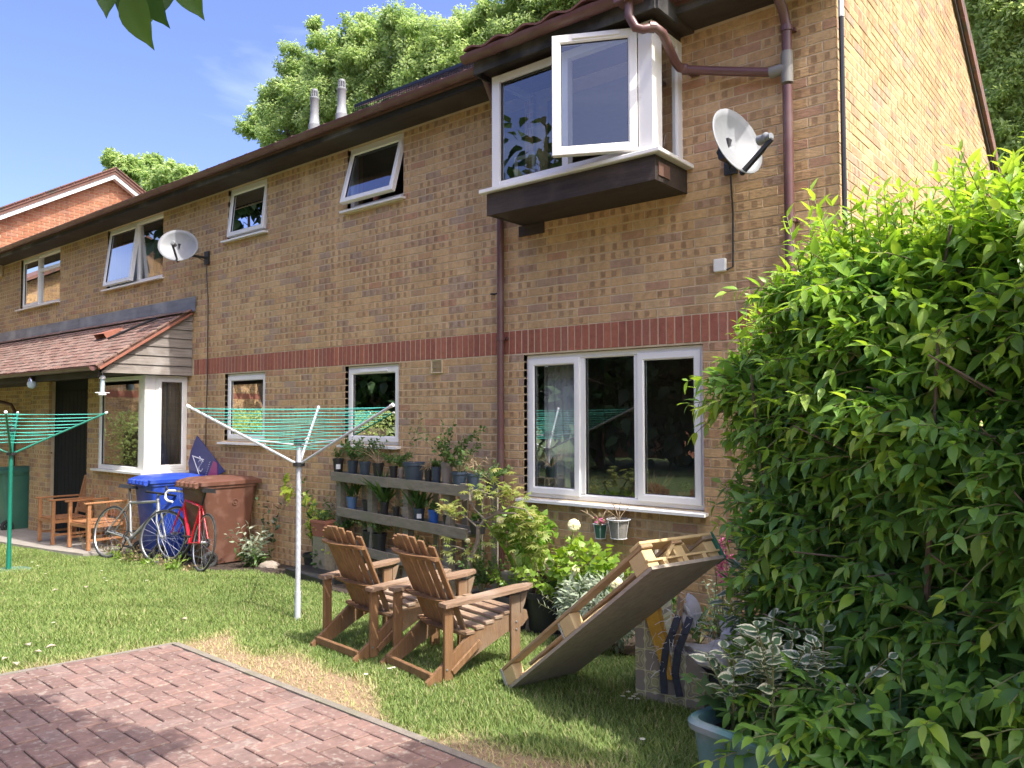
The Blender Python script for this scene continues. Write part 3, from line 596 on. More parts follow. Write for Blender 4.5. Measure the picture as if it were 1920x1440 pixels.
# gable verge boards and tile edge
for (y0, y1) in ((-.4, RIDY), (RIDY, YB+.3)):
    m_ = MB(); m_.add([(XR+.002, y0, roofz(y0)-.22), (XR+.03, y0, roofz(y0)-.22), (XR+.03, y1, roofz(y1)-.22), (XR+.002, y1, roofz(y1)-.22), (XR+.002, y0, roofz(y0)-.07), (XR+.03, y0, roofz(y0)-.07), (XR+.03, y1, roofz(y1)-.07), (XR+.002, y1, roofz(y1)-.07)], [(0, 3, 2, 1), (4, 5, 6, 7), (0, 1, 5, 4), (1, 2, 6, 5), (2, 3, 7, 6), (3, 0, 4, 7)]); m_.build('verge_board', 'darkwood', house)
    for k in range(11):
        a = y0+(y1-y0)*k/11; b = y0+(y1-y0)*(k+1)/11-.012; m_ = MB()
        m_.add([(XR+.035, a, roofz(a)-.14), (XR+.075, a, roofz(a)-.14), (XR+.075, b, roofz(b)-.14), (XR+.035, b, roofz(b)-.14), (XR+.035, a, roofz(a)+.05), (XR+.075, a, roofz(a)+.05), (XR+.075, b, roofz(b)+.05), (XR+.035, b, roofz(b)+.05)], [(0, 3, 2, 1), (4, 5, 6, 7), (0, 1, 5, 4), (1, 2, 6, 5), (2, 3, 7, 6), (3, 0, 4, 7)]); m_.build('verge_tile', 'rooftile', roof)
# solar panel edge with mesh skirt on the roof, flues
def rp_(x, y, h): return (x, y, roofz(y)+h)
mb = MB()
for k in range(4):
    x0, x1 = -1.2+k*.98, -1.2+k*.98+.96; mb.add([rp_(x0, .35, .2), rp_(x1, .35, .2), rp_(x1, 1.95, .2), rp_(x0, 1.95, .2), rp_(x0, .35, .16), rp_(x1, .35, .16), rp_(x1, 1.95, .16), rp_(x0, 1.95, .16)], [(0, 1, 2, 3), (7, 6, 5, 4), (0, 4, 5, 1), (1, 5, 6, 2), (2, 6, 7, 3), (3, 7, 4, 0)])
mb.build('solar_panel', 'solar', roof)
mb = MB()
for k in range(100): x = -1.2+k*.039; mb.bar(rp_(x, .34, .03), rp_(x, .34, .17), .004, .004)
for k in range(6): mb.bar(rp_(-1.2, .34, .03+k*.028), rp_(2.7, .34, .03+k*.028), .004, .004)
mb.build('bird_mesh', 'solar', roof)
for (px_, top) in ((590, 168), (641, 150)):
    p = wy(px_, top, 1.3); zb = roofz(1.3)-.1; h = p.z-zb; mb = MB()
    mb.lathe([(.085, 0), (.085, .30), (.075, .31), (.062, h*.55), (.062, h-.16), (.07, h-.15), (.07, h-.13), (.06, h-.12)], 18)
    for a in range(12): t = a*math.pi/6; mb.bar((.055*math.cos(t), .055*math.sin(t), h-.13), (.045*math.cos(t), .045*math.sin(t), h-.02), .011, .008)
    mb.lathe([(.05, h-.03), (.045, h), (.0, h+.012)], 18).lathe([(.03, h-.13), (.03, h-.02)], 10)
    mb.build('flue_terminal', 'potstone' if 0 else 'dishgrey', roof, smooth=True, loc=(p.x, 1.3, zb))
# ------------------------------------------------------------------ windows
def pane(parent, x0, x1, z0, z1, y, m=None):
    mb = MB(); mb.add([(x0, y, z0), (x1, y, z0), (x1, y, z1), (x0, y, z1)], [(0, 1, 2, 3)], m); return mb.build('pane', 'glass', parent)
def sash(parent, w, h, m, t=.062, d=.055, pn=True, vent=False):
    """opening light in local coords x 0..w, z 0..h, outer face y=0"""
    s = MB().ring(0, w, 0, h, t, 0, d, m).build('sash', 'upvc', parent)
    mb = MB().ring(t-.006, w-t+.006, t-.006, h-t+.006, .01, .014, .03, m, ch=.003); mb.build('gasket', 'gasket', parent)
    pane(parent, t, w-t, t, h-t, .024, m)
    if vent: MB().box((w*.25, -.012, h-.045), (w*.8, .004, h-.022), m, .003).build('trickle_vent', 'upvc', parent)
    return s
def T(x, y, z, rx=0, ry=0, rz=0): return Matrix.Translation((x, y, z)) @ Matrix.Rotation(rz, 4, 'Z') @ Matrix.Rotation(ry, 4, 'Y') @ Matrix.Rotation(rx, 4, 'X')
def wframe(op, y=.045, t=.055, d=.07):
    x0, x1, z0, z1 = op; return MB().ring(x0+.004, x1-.004, z0+.004, z1-.004, t, y, y+d)
def room(op, depth=1.9, y=.235):
    x0, x1, z0, z1 = op; a, b, c, e = x0-.5, x1+.5, z0-.7, min(z1+.1, SOF-.04); mb = MB(); y1 = y+depth
    mb.add([(a, y, c), (b, y, c), (b, y1, c), (a, y1, c), (a, y, e), (b, y, e), (b, y1, e), (a, y1, e)], [(0, 1, 2, 3), (4, 7, 6, 5), (0, 3, 7, 4), (1, 5, 6, 2), (3, 2, 6, 7)])
    mb.build('room_lining', 'roomwall', house)
def sill(parent, x0, x1, z, y0=-.075, y1=.06, t=.03):
    mb = MB(); mb.add([(x0, y0, z-t-.004), (x1, y0, z-t-.004), (x1, y1, z-t+.004), (x0, y1, z-t+.004), (x0, y0, z-.012), (x1, y0, z-.012), (x1, y1, z), (x0, y1, z)], [(0, 3, 2, 1), (4, 5, 6, 7), (0, 1, 5, 4), (1, 2, 6, 5), (2, 3, 7, 6), (3, 0, 4, 7)]); mb.build('window_sill', 'upvc', parent)
# big ground floor window: casement, fixed light, casement
mb = wframe(BIG); yf = .045
mb.box((2.285, yf+.002, BIG[2]+.06), (2.345, yf+.068, BIG[3]-.06)).box((2.845, yf+.002, BIG[2]+.06), (2.905, yf+.068, BIG[3]-.06)); wb = mb.build('window', 'upvc', house)
sash(wb, 2.30-1.735, 1.225, T(1.735, yf-.018, 1.085)); sash(wb, 3.455-2.885, 1.225, T(2.885, yf-.018, 1.085))
pane(wb, 2.345, 2.845, 1.10, 2.30, yf+.03); MB().ring(2.343, 2.847, 1.103, 2.297, .01, yf+.02, yf+.035, ch=.003).build('gasket', 'gasket', wb)
sill(wb, 1.655, 3.525, 1.045); room(BIG)
for op, kind in ((S1, 'fix'), (S2, 'vent'), (U1, 'ajar'), (U2, 'open')):
    x0, x1, z0, z1 = op; ww = wframe(op).build('window', 'upvc', house); W, H = x1-x0-.07, z1-z0-.07
    ta = {'fix': 0, 'vent': 0, 'ajar': R(6), 'open': R(15)}[kind]
    m_ = Matrix.Translation((x0+.035, .027, z1-.035)) @ Matrix.Rotation(-ta, 4, 'X') @ Matrix.Translation((0, 0, -H))
    sash(ww, W, H, m_, vent=kind in ('vent',)); sill(ww, x0-.05, x1+.035, z0); room(op, 1.4)
# bedroom window: open casement left, fixed right
x0, x1, z0, z1 = BL; mb = wframe(BL); mb.box((-6.12, .047, z0+.06), (-6.06, .113, z1-.06)); ww = mb.build('window', 'upvc', house)
pane(ww, -6.06, x1-.06, z0+.06, z1-.06, .075); m_ = T(x0+.03, .03, z1-.035) @ Matrix.Rotation(-R(7), 4, 'X') @ Matrix.Translation((0, 0, -(z1-z0-.07)))
sash(ww, .96, z1-z0-.07, m_); sill(ww, x0-.05, x1+.04, z0); room(BL, 1.5)
x0, x1, z0, z1 = LL; mb = wframe(LL); mb.box((-10.16, .047, z0+.06), (-10.10, .113, z1-.06)).box((-10.10, .047, 4.52), (x1-.06, .113, 4.58)); ww = mb.build('window', 'upvc', house)
sash(ww, .80, z1-z0-.07, T(x0+.03, .03, z0+.035)); pane(ww, -10.10, x1-.06, 4.58, z1-.06, .075); pane(ww, -10.10, x1-.06, z0+.06, 4.52, .075); sill(ww, x0-.05, x1+.04, z0); room(LL, 1.5)
# oriel bay: timber box, glazing on the front and sides
ox0, ox1, oy = 1.74, 3.34, -.49; oz0, oz1 = 3.80, 4.79
mb = MB().box((1.70, -.515, 3.555), (3.375, -.48, 3.745)); ob = mb.build('oriel_base', 'orielwood', house)
MB().box((3.345, -.478, 3.557), (3.375, .01, 3.744)).build('oriel_base_side', 'orielwood', house); MB().box((1.70, -.478, 3.557), (1.73, .01, 3.744)).build('oriel_base_side', 'orielwood', house)
MB().box((1.732, -.478, 3.56), (3.343, .01, 3.60)).build('oriel_soffit', 'darkwood', house)
MB().box((3.376, -.47, 3.60), (3.383, -.30, 3.70)).build('sunlit_patch', 'sunlit_wood', house)  # sunlit square near the oriel corner, painted as a thin lighter panel
MB().box((1.66, -.02, 3.46), (1.95, .0, 3.556)).build('bracket', 'darkwood', house)
MB().box((1.64, -.56, 3.75), (3.435, .01, 3.785), ch=.006).build('oriel_sill', 'upvc', house)
mb = MB(); mb.box((ox0, oy, oz0-.02), (ox0+.085, oy+.07, oz1)).box((3.225, oy-.005, oz0-.02), (3.345, oy+.09, oz1)).box((2.50, oy+.002, oz0-.02), (2.56, oy+.068, oz1)).box((ox0+.085, oy+.003, oz0-.02), (3.225, oy+.067, oz0+.045)).box((ox0+.085, oy+.003, oz1-.065), (3.225, oy+.067, oz1))
mb.box((3.29, -.40, oz0-.02), (3.345, -.395+.05, oz1)).box((3.285, -.075, oz0-.02), (3.34, .01, oz1)).box((3.287, -.35, oz0-.02), (3.338, -.075, oz0+.045)).box((3.287, -.35, oz1-.065), (3.338, -.075, oz1))
mb.box((ox0, oy+.071, oz0-.02), (ox0+.05, .01, oz0+.05)).box((ox0, oy+.071, oz1-.06), (ox0+.05, .01, oz1))
ow = mb.build('window', 'upvc', house, label='white oriel bay window frame with corner post')
pane(ow, ox0+.085, 2.50, oz0+.045, oz1-.065, oy+.03); MB().ring(ox0+.083, 2.502, oz0+.043, oz1-.063, .012, oy+.02, oy+.036, ch=.003).build('gasket', 'gasket', ow)
mb = MB(); mb.add([(3.315, -.35, oz0+.045), (3.315, -.075, oz0+.045), (3.315, -.075, oz1-.065), (3.315, -.35, oz1-.065)], [(0, 1, 2, 3)]); mb.build('pane', 'glass', ow)
mb = MB(); mb.add([(1.77, oy+.07, oz0+.045), (1.77, 0, oz0+.045), (1.77, 0, oz1-.06), (1.77, oy+.07, oz1-.06)], [(0, 1, 2, 3)]); mb.build('pane', 'glass', ow)
HW = .66; m_ = Matrix.Translation((3.225, oy-.02, oz0+.015)) @ Matrix.Rotation(R(27), 4, 'Z') @ Matrix.Translation((-HW, 0, 0))
sash(ow, HW, .95, m_, t=.07, vent=True); MB().box((1.745, oy+.072, oz1+.001), (3.33, .01, 4.84)).build('oriel_head', 'darkwood', house); room((1.9, 3.2, 3.80, 4.8), 2.2)
# ------------------------------------------------------------------ downpipes
def pipe(pts, r, mat='gutter', nm='downpipe', cl=()):
    o = MB().tube(pts, r, 12).build(nm, mat, house, smooth=True)
    for c, dr in cl:
        MB().tube([Vector(c)-Vector(dr)*.02, Vector(c)+Vector(dr)*.02], r+.008, 12).build('pipe_clip', mat, o)
        if dr[2]: MB().box((c[0]-.015, c[1]+r, c[2]-.012), (c[0]+.05, .0, c[2]+.012)).build('pipe_clip', mat, o)
    return o
up = (0, 0, 1)
pipe([(1.47, -.06, gz(1.47, 0)-.05), (1.47, -.06, 3.6), (1.47, -.06, 4.5), (1.5, -.2, 4.75), (1.56, -.41, 4.93)], .034, cl=[((1.47, -.06, 2.52), up), ((1.47, -.06, 1.3), up)])
pipe([(4.215, -.075, gz(4.2, 0)-.05), (4.215, -.075, 4.18)], .036, cl=[((4.215, -.075, 3.2), up)])
MB().tube([(4.215, -.075, 4.2), (4.215, -.075, 4.43)], .042, 12).tube([(4.2, -.075, 4.31), (4.09, -.075, 4.31)], .042, 12).build('pipe_junction', 'pipegrey', house, smooth=True)
pipe([(4.215, -.075, 4.43), (4.215, -.075, 4.62), (4.205, -.12, 4.74), (4.2, -.36, 4.88), (4.2, -.415, 4.93)], .036, cl=[((4.215, -.075, 4.6), up)])
pipe([(3.27, -.70, 4.88), (3.27, -.70, 4.76), wy(1192, 52, -.69), wy(1205, 55, -.66), wy(1228, 50, -.60), wy(1242, 62, -.55), wy(1266, 116, -.28), wy(1274, 127, -.20), wy(1290, 131, -.14), wy(1340, 133, -.10), (4.10, -.077, 4.31)], .034, cl=[(wy(1222, 51, -.61), (.7, .7, 0)), (wy(1284, 130, -.16), (.9, .4, -.1))])
MB().tube([(3.27, -.70, 4.87), (3.27, -.70, 4.97)], .05, 12).box((3.18, -.77, 4.86), (3.36, -.63, 4.985)).build('gutter_outlet', 'gutter', house)
MB().tube([(XR+.035, .0, gz(XR, 0)), (XR+.035, .0, 4.78)], .018, 8).build('cable_conduit', 'blackplastic', house, smooth=True)
MB().tube([(XR+.035, .0, 4.60), (XR+.035, .0, 4.72)], .02, 8).build('conduit_sleeve', 'whitepaint', house)
p = wy(1352, 498); MB().box((p.x-.05, -.035, p.z-.05), (p.x+.05, .0, p.z+.05), ch=.006).build('junction_box', 'upvc', house)
# vent grille
mb = MB().ring(.50, .655, 2.225, 2.36, .012, -.02, .0); mb.build('air_vent', 'cream', house)
for k in range(9): MB().bar((.512, -.008, 2.243+k*.0125), (.643, -.008, 2.243+k*.0125), .012, .004).build('vent_louvre', 'cream', house)
MB().tube([(1.35, -.0, 2.95), (1.35, -.06, 2.95), (1.43, -.07, 2.945)], .008, 6).build('cable_hook', 'blackplastic', house)
p = wy(2, 508); MB().box((p.x-.14, -.09, p.z-.14), (p.x+.14, 0, p.z+.14), ch=.02).build('alarm_box', 'cream', house)
# ------------------------------------------------------------------ porch: piers, bay window, tiled lean-to
YP = -.60; PXR = -4.42
def pwall(u0, u1, z0, z1, y=YP, ax='x', th=.1, nm='porch_pier', deep=None):
    if ax == 'x':
        o = MB().box((u0, y+.007, z0), (u1, (deep if deep is not None else y+.1), z1)).build(nm, 'mortar', house); zs = [(a, h) for a, h in zc if a > z0-.02 and a+h < z1+.03]
        c = courses(u0-.002, u1+.002, zs, [], rs); Cp = np.stack([c[:, 0], c[:, 0]*0+y, c[:, 1]], 1); P, Fq, A = pieces(Cp, (1, 0, 0), (0, 0, 1), (0, -1, 0), c[:, 2], c[:, 3], .05, .003, rs.rand(len(c), 2))
    else:
        o = MB().box((y-.1, u0, z0), (y-.007, u1, z1)).build(nm, 'mortar', house); zs = [(a, h) for a, h in zc if a > z0-.02 and a+h < z1+.03]
        c = courses(u0-.002, u1+.002, zs, [], rs); Cp = np.stack([c[:, 0]*0+y, c[:, 0], c[:, 1]], 1); P, Fq, A = pieces(Cp, (0, 1, 0), (0, 0, 1), (1, 0, 0), c[:, 2], c[:, 3], .05, .003, rs.rand(len(c), 2))
    link('pier_brickwork', npmesh('pier_brickwork', P, Fq, 'brick', attr={'bk': ('FLOAT_COLOR', A)}), o, kind='stuff'); return o
pwall(-5.86, PXR-.01, -.3, 1.0, nm='bay_plinth', deep=YP+.09); pwall(YP+.0, .0, -.3, 1.0, y=PXR, ax='y', nm='bay_plinth_side')
pwall(-6.25, -5.87, -.3, 2.36); pwall(-8.5, -7.74, -.3, 2.36)
pwall(YP+.003, .0, -.3, 2.36, y=-7.742, ax='y', nm='porch_return'); pwall(-6.25+.0, -6.25+.002, -.3, 2.3) if 0 else None
MB().box((-6.24, YP+.14, -.3), (-6.14, .0, 2.36)).build('porch_return', 'mortar', house)
# door: vertical boards, lever handle
door = MB().box((-7.735, -.50, -.12), (-6.255, -.46, 2.36)).build('door', 'doorpaint', house)
for k in range(10): MB().box((-7.70+k*.143, -.512, -.02), (-7.70+k*.143+.136, -.501, 2.2), ch=.004).build('door_plank', 'doorpaint', door)
p = wy(98, 852, -.52); MB().box((p.x-.02, -.522, p.z-.12), (p.x+.02, -.513, p.z+.12), ch=.003).tube([(p.x, -.52, p.z+.03), (p.x, -.57, p.z+.03), (p.x+.12, -.575, p.z+.03)], .01, 8).build('door_handle', 'chrome', door)
# bay window
mb = MB().ring(-5.85, -4.56, 1.03, 2.355, .06, YP, YP+.07).box((-4.555, YP-.006, 1.03), (PXR, YP+.14, 2.355)); bw = mb.build('window', 'upvc', house, label='white bay window beside the porch door')
pane(bw, -5.79, -4.62, 1.09, 2.295, YP+.03); MB().ring(-5.79, -4.62, 1.09, 2.295, .01, YP+.02, YP+.035, ch=.003).build('gasket', 'gasket', bw)
ms_ = Matrix.Translation((PXR, YP+.145, 1.03)) @ Matrix.Rotation(R(90), 4, 'Z'); MB().ring(0, .455, 0, 1.325, .05, 0, .07, ms_).build('side_frame', 'upvc', bw)
sash(bw, .40, 1.26, Matrix.Translation((PXR+.015, YP+.172, 1.062)) @ Matrix.Rotation(R(90), 4, 'Z'), t=.055)
mb = MB(); q = [(-5.93, YP-.08), (PXR+.08, YP-.08), (PXR+.08, .0), (PXR-.06, .0), (PXR-.06, YP+.06), (-5.93, YP+.06)]
mb.add([(a, b, 1.0) for a, b in q]+[(a, b, 1.028) for a, b in q], [(5, 4, 3, 2, 1, 0), (6, 7, 8, 9, 10, 11)]+[(i, (i+1) % 6, 6+(i+1) % 6, 6+i) for i in range(6)]); mb.build('window_sill', 'upvc', bw)
mb = MB(); a, b, c, e = -6.1, PXR-.09, .3, 2.4
mb.add([(a, YP+.11, c), (b, YP+.11, c), (b, 1.2, c), (a, 1.2, c), (a, YP+.11, e), (b, YP+.11, e), (b, 1.2, e), (a, 1.2, e)], [(0, 1, 2, 3), (4, 7, 6, 5), (0, 3, 7, 4), (3, 2, 6, 7)]); mb.build('room_lining', 'roomwall', house)
# soffit over bay and recess, boards of the cheek
MB().box((-12.5, -1.19, 2.365), (-4.31, .0, 2.385)).build('porch_soffit', 'darkwood', house)
cheek = MB().add([(-4.315, 0, 2.37), (-4.315, -1.21, 2.37), (-4.315, -1.21, 2.41), (-4.315, 0, 3.22)], [(0, 1, 2, 3)]).add([(-4.33, 0, 2.37), (-4.33, -1.21, 2.37), (-4.33, -1.21, 2.41), (-4.33, 0, 3.22)], [(3, 2, 1, 0)]).build('gable_cladding', 'darkwood', house)
def cheek_y(z): return -1.235+(z-2.40)/(3.24-2.40)*1.235
for k in range(7):
    z0 = 2.36+k*.128; z1 = z0+.121; ya, yb = min(cheek_y(z0), -.02) if z0 > 2.4 else -1.235, min(cheek_y(z1), -.012)
    if ya > -.03: break
    mb = MB(); x = -4.313; t0, t1 = .026, .012
    mb.add([(x, ya, z0), (x, -.002, z0), (x, -.002, z1), (x, yb, z1), (x+t0, ya, z0), (x+t0, -.002, z0), (x+t1, -.002, z1), (x+t1, yb, z1)], [(0, 3, 2, 1), (4, 5, 6, 7), (0, 1, 5, 4), (1, 2, 6, 5), (2, 3, 7, 6), (3, 0, 4, 7)]); mb.build('weatherboard', 'oldboard', cheek)
# lean-to tiles
tA = math.atan2(3.30-2.45, 1.26); tv = np.array([0, math.cos(tA), math.sin(tA)]); tn = np.array([0, -math.sin(tA), math.cos(tA)]); t0_ = np.array([0, -1.30, 2.44])
mb = MB(); sl = 1.52
def tp(x, s, h): return (x, *(t0_+tv*s+tn*h)[1:])
mb.add([tp(-13, 0, 0), tp(-4.26, 0, 0), tp(-4.26, sl, 0), tp(-13, sl, 0), tp(-13, 0, -.03), tp(-4.26, 0, -.03), tp(-4.26, sl, -.03), tp(-13, sl, -.03)], [(0, 1, 2, 3), (7, 6, 5, 4), (0, 4, 5, 1), (1, 5, 6, 2), (2, 6, 7, 3), (3, 7, 4, 0)]); proof = mb.build('porch_roof', 'rooflat', house)
tc_ = []
for r_ in range(14):
    s = .05+r_*.105; x = -13+(.0825 if r_ % 2 else 0)
    while x < -4.30:
        a, b_ = x, min(x+.162, -4.245)
        if b_-a > .05: tc_.append((*tp((a+b_)/2, s+.02, .012+rs.uniform(-.003, .004)), b_-a))
        x += .165
tc_ = np.array(tc_); lay('roof_tile', proof, tc_[:, :3], (1, 0, 0), tv, tn, tc_[:, 3], .16, .012, .002, 'tile', 300, rs, lift=.012, stuffname='porch_tiles')
mb = MB(); # undercloak strip along the verge
mb.add([tp(-4.30, 0, -.03), tp(-4.235, 0, -.03), tp(-4.235, sl-.02, -.03), tp(-4.30, sl-.02, -.03), tp(-4.30, 0, -.055), tp(-4.235, 0, -.055), tp(-4.235, sl-.02, -.055), tp(-4.30, sl-.02, -.055)], [(0, 1, 2, 3), (7, 6, 5, 4), (0, 4, 5, 1), (1, 5, 6, 2), (2, 6, 7, 3), (3, 7, 4, 0)]); mb.build('verge_strip', 'potterra', proof)
mb = MB()
for k in range(7):
    x1 = -4.20-k*1.3; x0 = max(x1-1.32, -13)
    mb.add([(x0, -.012, 3.48), (x1, -.012, 3.48), (x1, -.02, 3.27), (x0, -.02, 3.27), tp(x1, sl-.20, .05), tp(x0, sl-.20, .05)], [(0, 1, 2, 3), (3, 2, 4, 5)])
mb.build('lead_flashing', 'lead', house)
g_ = gutterrun(-12.5, -4.30, -1.335, 2.43, r=.052, step=1.0)
MB().box((-12.5, -1.255, 2.30), (-4.335, -1.235, 2.42)).build('fascia_board', 'darkwood', house)
p = Vector(tp(-5.75, .95, .0)); mm = Matrix.Translation(p) @ Matrix.Rotation(tA, 4, 'X')
MB().add([(-.17, -.12, .02), (.17, -.12, .02), (.17, .16, .02), (-.17, .16, .02), (-.17, -.12, .11), (.17, -.12, .11), (.17, .16, .05), (-.17, .16, .05)], [(4, 5, 6, 7), (1, 2, 6, 5), (3, 0, 4, 7), (2, 3, 7, 6)], mm).build('tile_vent', 'potterra', proof)
MB().tube([Vector(tp(-5.35, .75, .05)), Vector(tp(-4.75, 1.25, .06))], .018, 6).build('cable_rod', 'blackplastic', proof)
pipe([(-10.9, -.06, gz(-10.9, 0)), (-10.9, -.06, 1.9), (-10.95, -.1, 2.02), (-11.15, -.5, 2.15), (-11.3, -1.25, 2.36)], .034, cl=[((-10.9, -.06, 1.6), up)])
# lantern under the porch gutter, bird feeder on the bay corner
p = wy(60, 718, -1.28)
t = thing('porch_lantern', 'clear glass lantern hanging under the brown porch gutter', 'lantern', p); MB().lathe([(.0, .10), (.03, .09), (.05, .05), (.055, .02)], 14).build('cap', 'chrome', t, smooth=True); MB().lathe([(.055, .02), (.065, -.02), (.05, -.07), (.0, -.09)], 14).build('globe', 'clearplastic', t, smooth=True); MB().tube([(0, 0, .1), (0, 0, 2.375-p.z)], .005, 6).build('hanger', 'chrome', t)
p = wy(192, 722, -1.18)
t = thing('bird_feeder', 'clear tube bird feeder with pale perches hanging beside the bay window', 'bird feeder', p); MB().lathe([(.028, -.11), (.03, .08)], 12).build('tube', 'clearplastic', t, smooth=True); MB().lathe([(.0, .135), (.03, .12), (.045, .08), (.0, .08)], 14).build('cap', 'whitepaint', t, smooth=True)
MB().lathe([(0, -.14), (.05, -.13), (.05, -.11), (0, -.11)], 14).tube([(-.09, 0, -.1), (.09, 0, -.1)], .006, 6).tube([(0, -.09, -.1), (0, .09, -.1)], .006, 6).build('perch', 'whitepaint', t); MB().tube([(0, 0, .13), (0, 0, 2.37-p.z)], .004, 6).build('hanger', 'galv', t)
# ------------------------------------------------------------------ satellite dishes
def dish(label, wallpt, centre, face, w, h, cable_to):
    t = thing('satellite_dish', label, 'satellite dish', wallpt)
    c = Vector(centre)-Vector(wallpt); f = Vector(face).normalized(); rt = f.cross(V(0, 0, 1)).normalized(); u_ = rt.cross(f); n, k = 32, 7; vs = []
    for i in range(k):
        r_ = i/(k-1)
        for j in range(n): a = 2*math.pi*j/n; vs.append(c+rt*(w/2*r_*math.cos(a))+u_*(h/2*r_*math.sin(a))+f*(.075*(r_*r_-.6)))
    fs = [(i*n+j, i*n+(j+1) % n, (i+1)*n+(j+1) % n, (i+1)*n+j) for i in range(k-1) for j in range(n)]
    mb = MB().add(vs, fs); o = mb.build('reflector', 'dishgrey', t, smooth=True); sm = o.modifiers.new('s', 'SOLIDIFY'); sm.thickness = .006
    low = c-u_*(h/2*.92); lnb = c+f*(w*.62)-u_*(h*.30)
    MB().bar(low-f*.02, lnb, .02, .028).build('arm', 'blackplastic', t)
    MB().tube([lnb-f*.03+u_*.02, lnb+u_*.05-f*.05], .032, 12).tube([lnb+u_*.02, lnb-f*.10+u_*.05], [.024, .036], 12).build('receiver', 'dishgrey', t, smooth=True)
    MB().tube([lnb, lnb-V(0, 0, .05)-f*.08, low+V(0, 0, -.02)], .005, 5).build('receiver_lead', 'blackplastic', t)
    b = c-f*.09; MB().tube([(0, -.02, 0), (0, b.y*.5, 0), (b.x*.6, b.y, b.z*.5-.02), tuple(b)], .019, 8).box((-.05, -.03, -.09), (.05, .0, .09)).box(tuple(b-V(.04, .04, .07)), tuple(b+V(.04, .04, .07))).build('mount', 'blackplastic', t)
    ct = [Vector(q)-Vector(wallpt) for q in cable_to]; MB().tube([b, V(0, -.03, -.05)]+ct, .007, 5).build('cable', 'blackplastic', t)
p = wy(1372, 330)
dish('grey satellite dish on the wall right of the oriel window', (p.x+.0, 0, p.z+.10), wy(1378, 268, -.42), (.90, -.30, .28), .47, .52, [wy(1374, 400, -.012), wy(1374, 500, -.012), wy(1362, 506, -.03)])
p = wy(390, 484)
dish('pale satellite dish on a long arm above the porch end', (p.x, 0, p.z), wy(335, 462, -.42), (.74, -.62, .28), .52, .47, [wy(390, 560, -.012), wy(389, 700, -.012), wy(386, 800, -.012), wy(386, 850, -.012)])
# ------------------------------------------------------------------ neighbours
nb = thing('neighbour_house', 'orange red brick gable with white bargeboard rising behind the left eaves', 'house', (-14, 0, 0))
NY, NZ, NS = 3.05, 7.85, .61; mb = MB(); q = [(-.6, -.5), (7.2, -.5), (7.2, NZ-NS*4.15), (NY, NZ), (-.6, NZ-NS*3.65)]
mb.add([(-.11, a, b) for a, b in q]+[(-9, a, b) for a, b in q], [(0, 1, 2, 3, 4), (9, 8, 7, 6, 5)]+[(i, 5+i, 5+(i+1) % 5, (i+1) % 5) for i in range(5)]); nw = mb.build('wall', 'mortar', nb)
def ul2(z): t = (NZ-z-.05)/NS; return (max(-.6, NY-t), min(7.2, NY+t))
nbz = [(4.6+.075*k, .065) for k in range(43)]; c = courses(-.6, 7.2, nbz, [], rs, ulim=ul2); Cn = np.stack([c[:, 0]*0-.10, c[:, 0], c[:, 1]], 1); P, Fq, A = pieces(Cn, (0, 1, 0), (0, 0, 1), (1, 0, 0), c[:, 2], c[:, 3], .04, .003, rs.rand(len(c), 2)); link('brickwork', npmesh('brickwork', P, Fq, 'redbrick', attr={'bk': ('FLOAT_COLOR', A)}), nw, kind='stuff')
def nslab(y0, y1, x0, x1, lo, hi, nm, mt, par=nb):
    z = lambda y: NZ-NS*abs(y-NY); mb = MB(); a = [(x0, y0, z(y0)), (x1, y0, z(y0)), (x1, y1, z(y1)), (x0, y1, z(y1))]
    return mb.add([(x, y, zz+hi) for x, y, zz in a]+[(x, y, zz+lo) for x, y, zz in a], [(0, 1, 2, 3), (7, 6, 5, 4), (0, 4, 5, 1), (1, 5, 6, 2), (2, 6, 7, 3), (3, 7, 4, 0)]).build(nm, mt, par)
for y0, y1 in ((-1.1, NY), (NY, 7.6)):
    ro = nslab(y0, y1, -9.2, .14, .10, .17, 'roof', 'rooftile'); nslab(y0, y1, -.05, .10, -.09, .02, 'bargeboard', 'whitepaint'); nslab(y0, y1, -.05, .12, .02, .10, 'verge_strip', 'rooflat')
    for k in range(13): a = y0+(y1-y0)*k/13; nslab(a, a+(y1-y0)/13*.96, .02, .17, .172, .20, 'verge_tile', 'rooftile', ro)
# house across the green (seen in the window reflections)
oh = thing('opposite_house', 'buff brick house with red band across the green, seen in window reflections', 'house', (-21, -7, 0))
wl = MB().prism([(-5, -1), (5, -1), (5, 5.2), (0, 7.9), (-5, 5.2)], 0, 6, Matrix.Rotation(R(90), 4, 'Z')).build('wall', 'mortar', oh)
c = courses(-5, 5, [(0+.075*k, .065) for k in range(100)], [], rs, ulim=lambda z: (-5, 5) if z < 5.2 else (-5+(z-5.2)/.54, 5-(z-5.2)/.54)); c = c[(c[:, 1] < 2.45) | (c[:, 1] > 2.62)]
P, Fq, A = pieces(np.stack([c[:, 0]*0+.01, c[:, 0], c[:, 1]], 1), (0, 1, 0), (0, 0, 1), (1, 0, 0), c[:, 2], c[:, 3], .03, .003, rs.rand(len(c), 2)); link('brickwork', npmesh('brickwork', P, Fq, 'brick', attr={'bk': ('FLOAT_COLOR', A)}), wl, kind='stuff')
MB().box((-.02, -5, 2.43), (.012, 5, 2.64)).build('brick_band', 'redband' if 0 else 'potterra', oh)
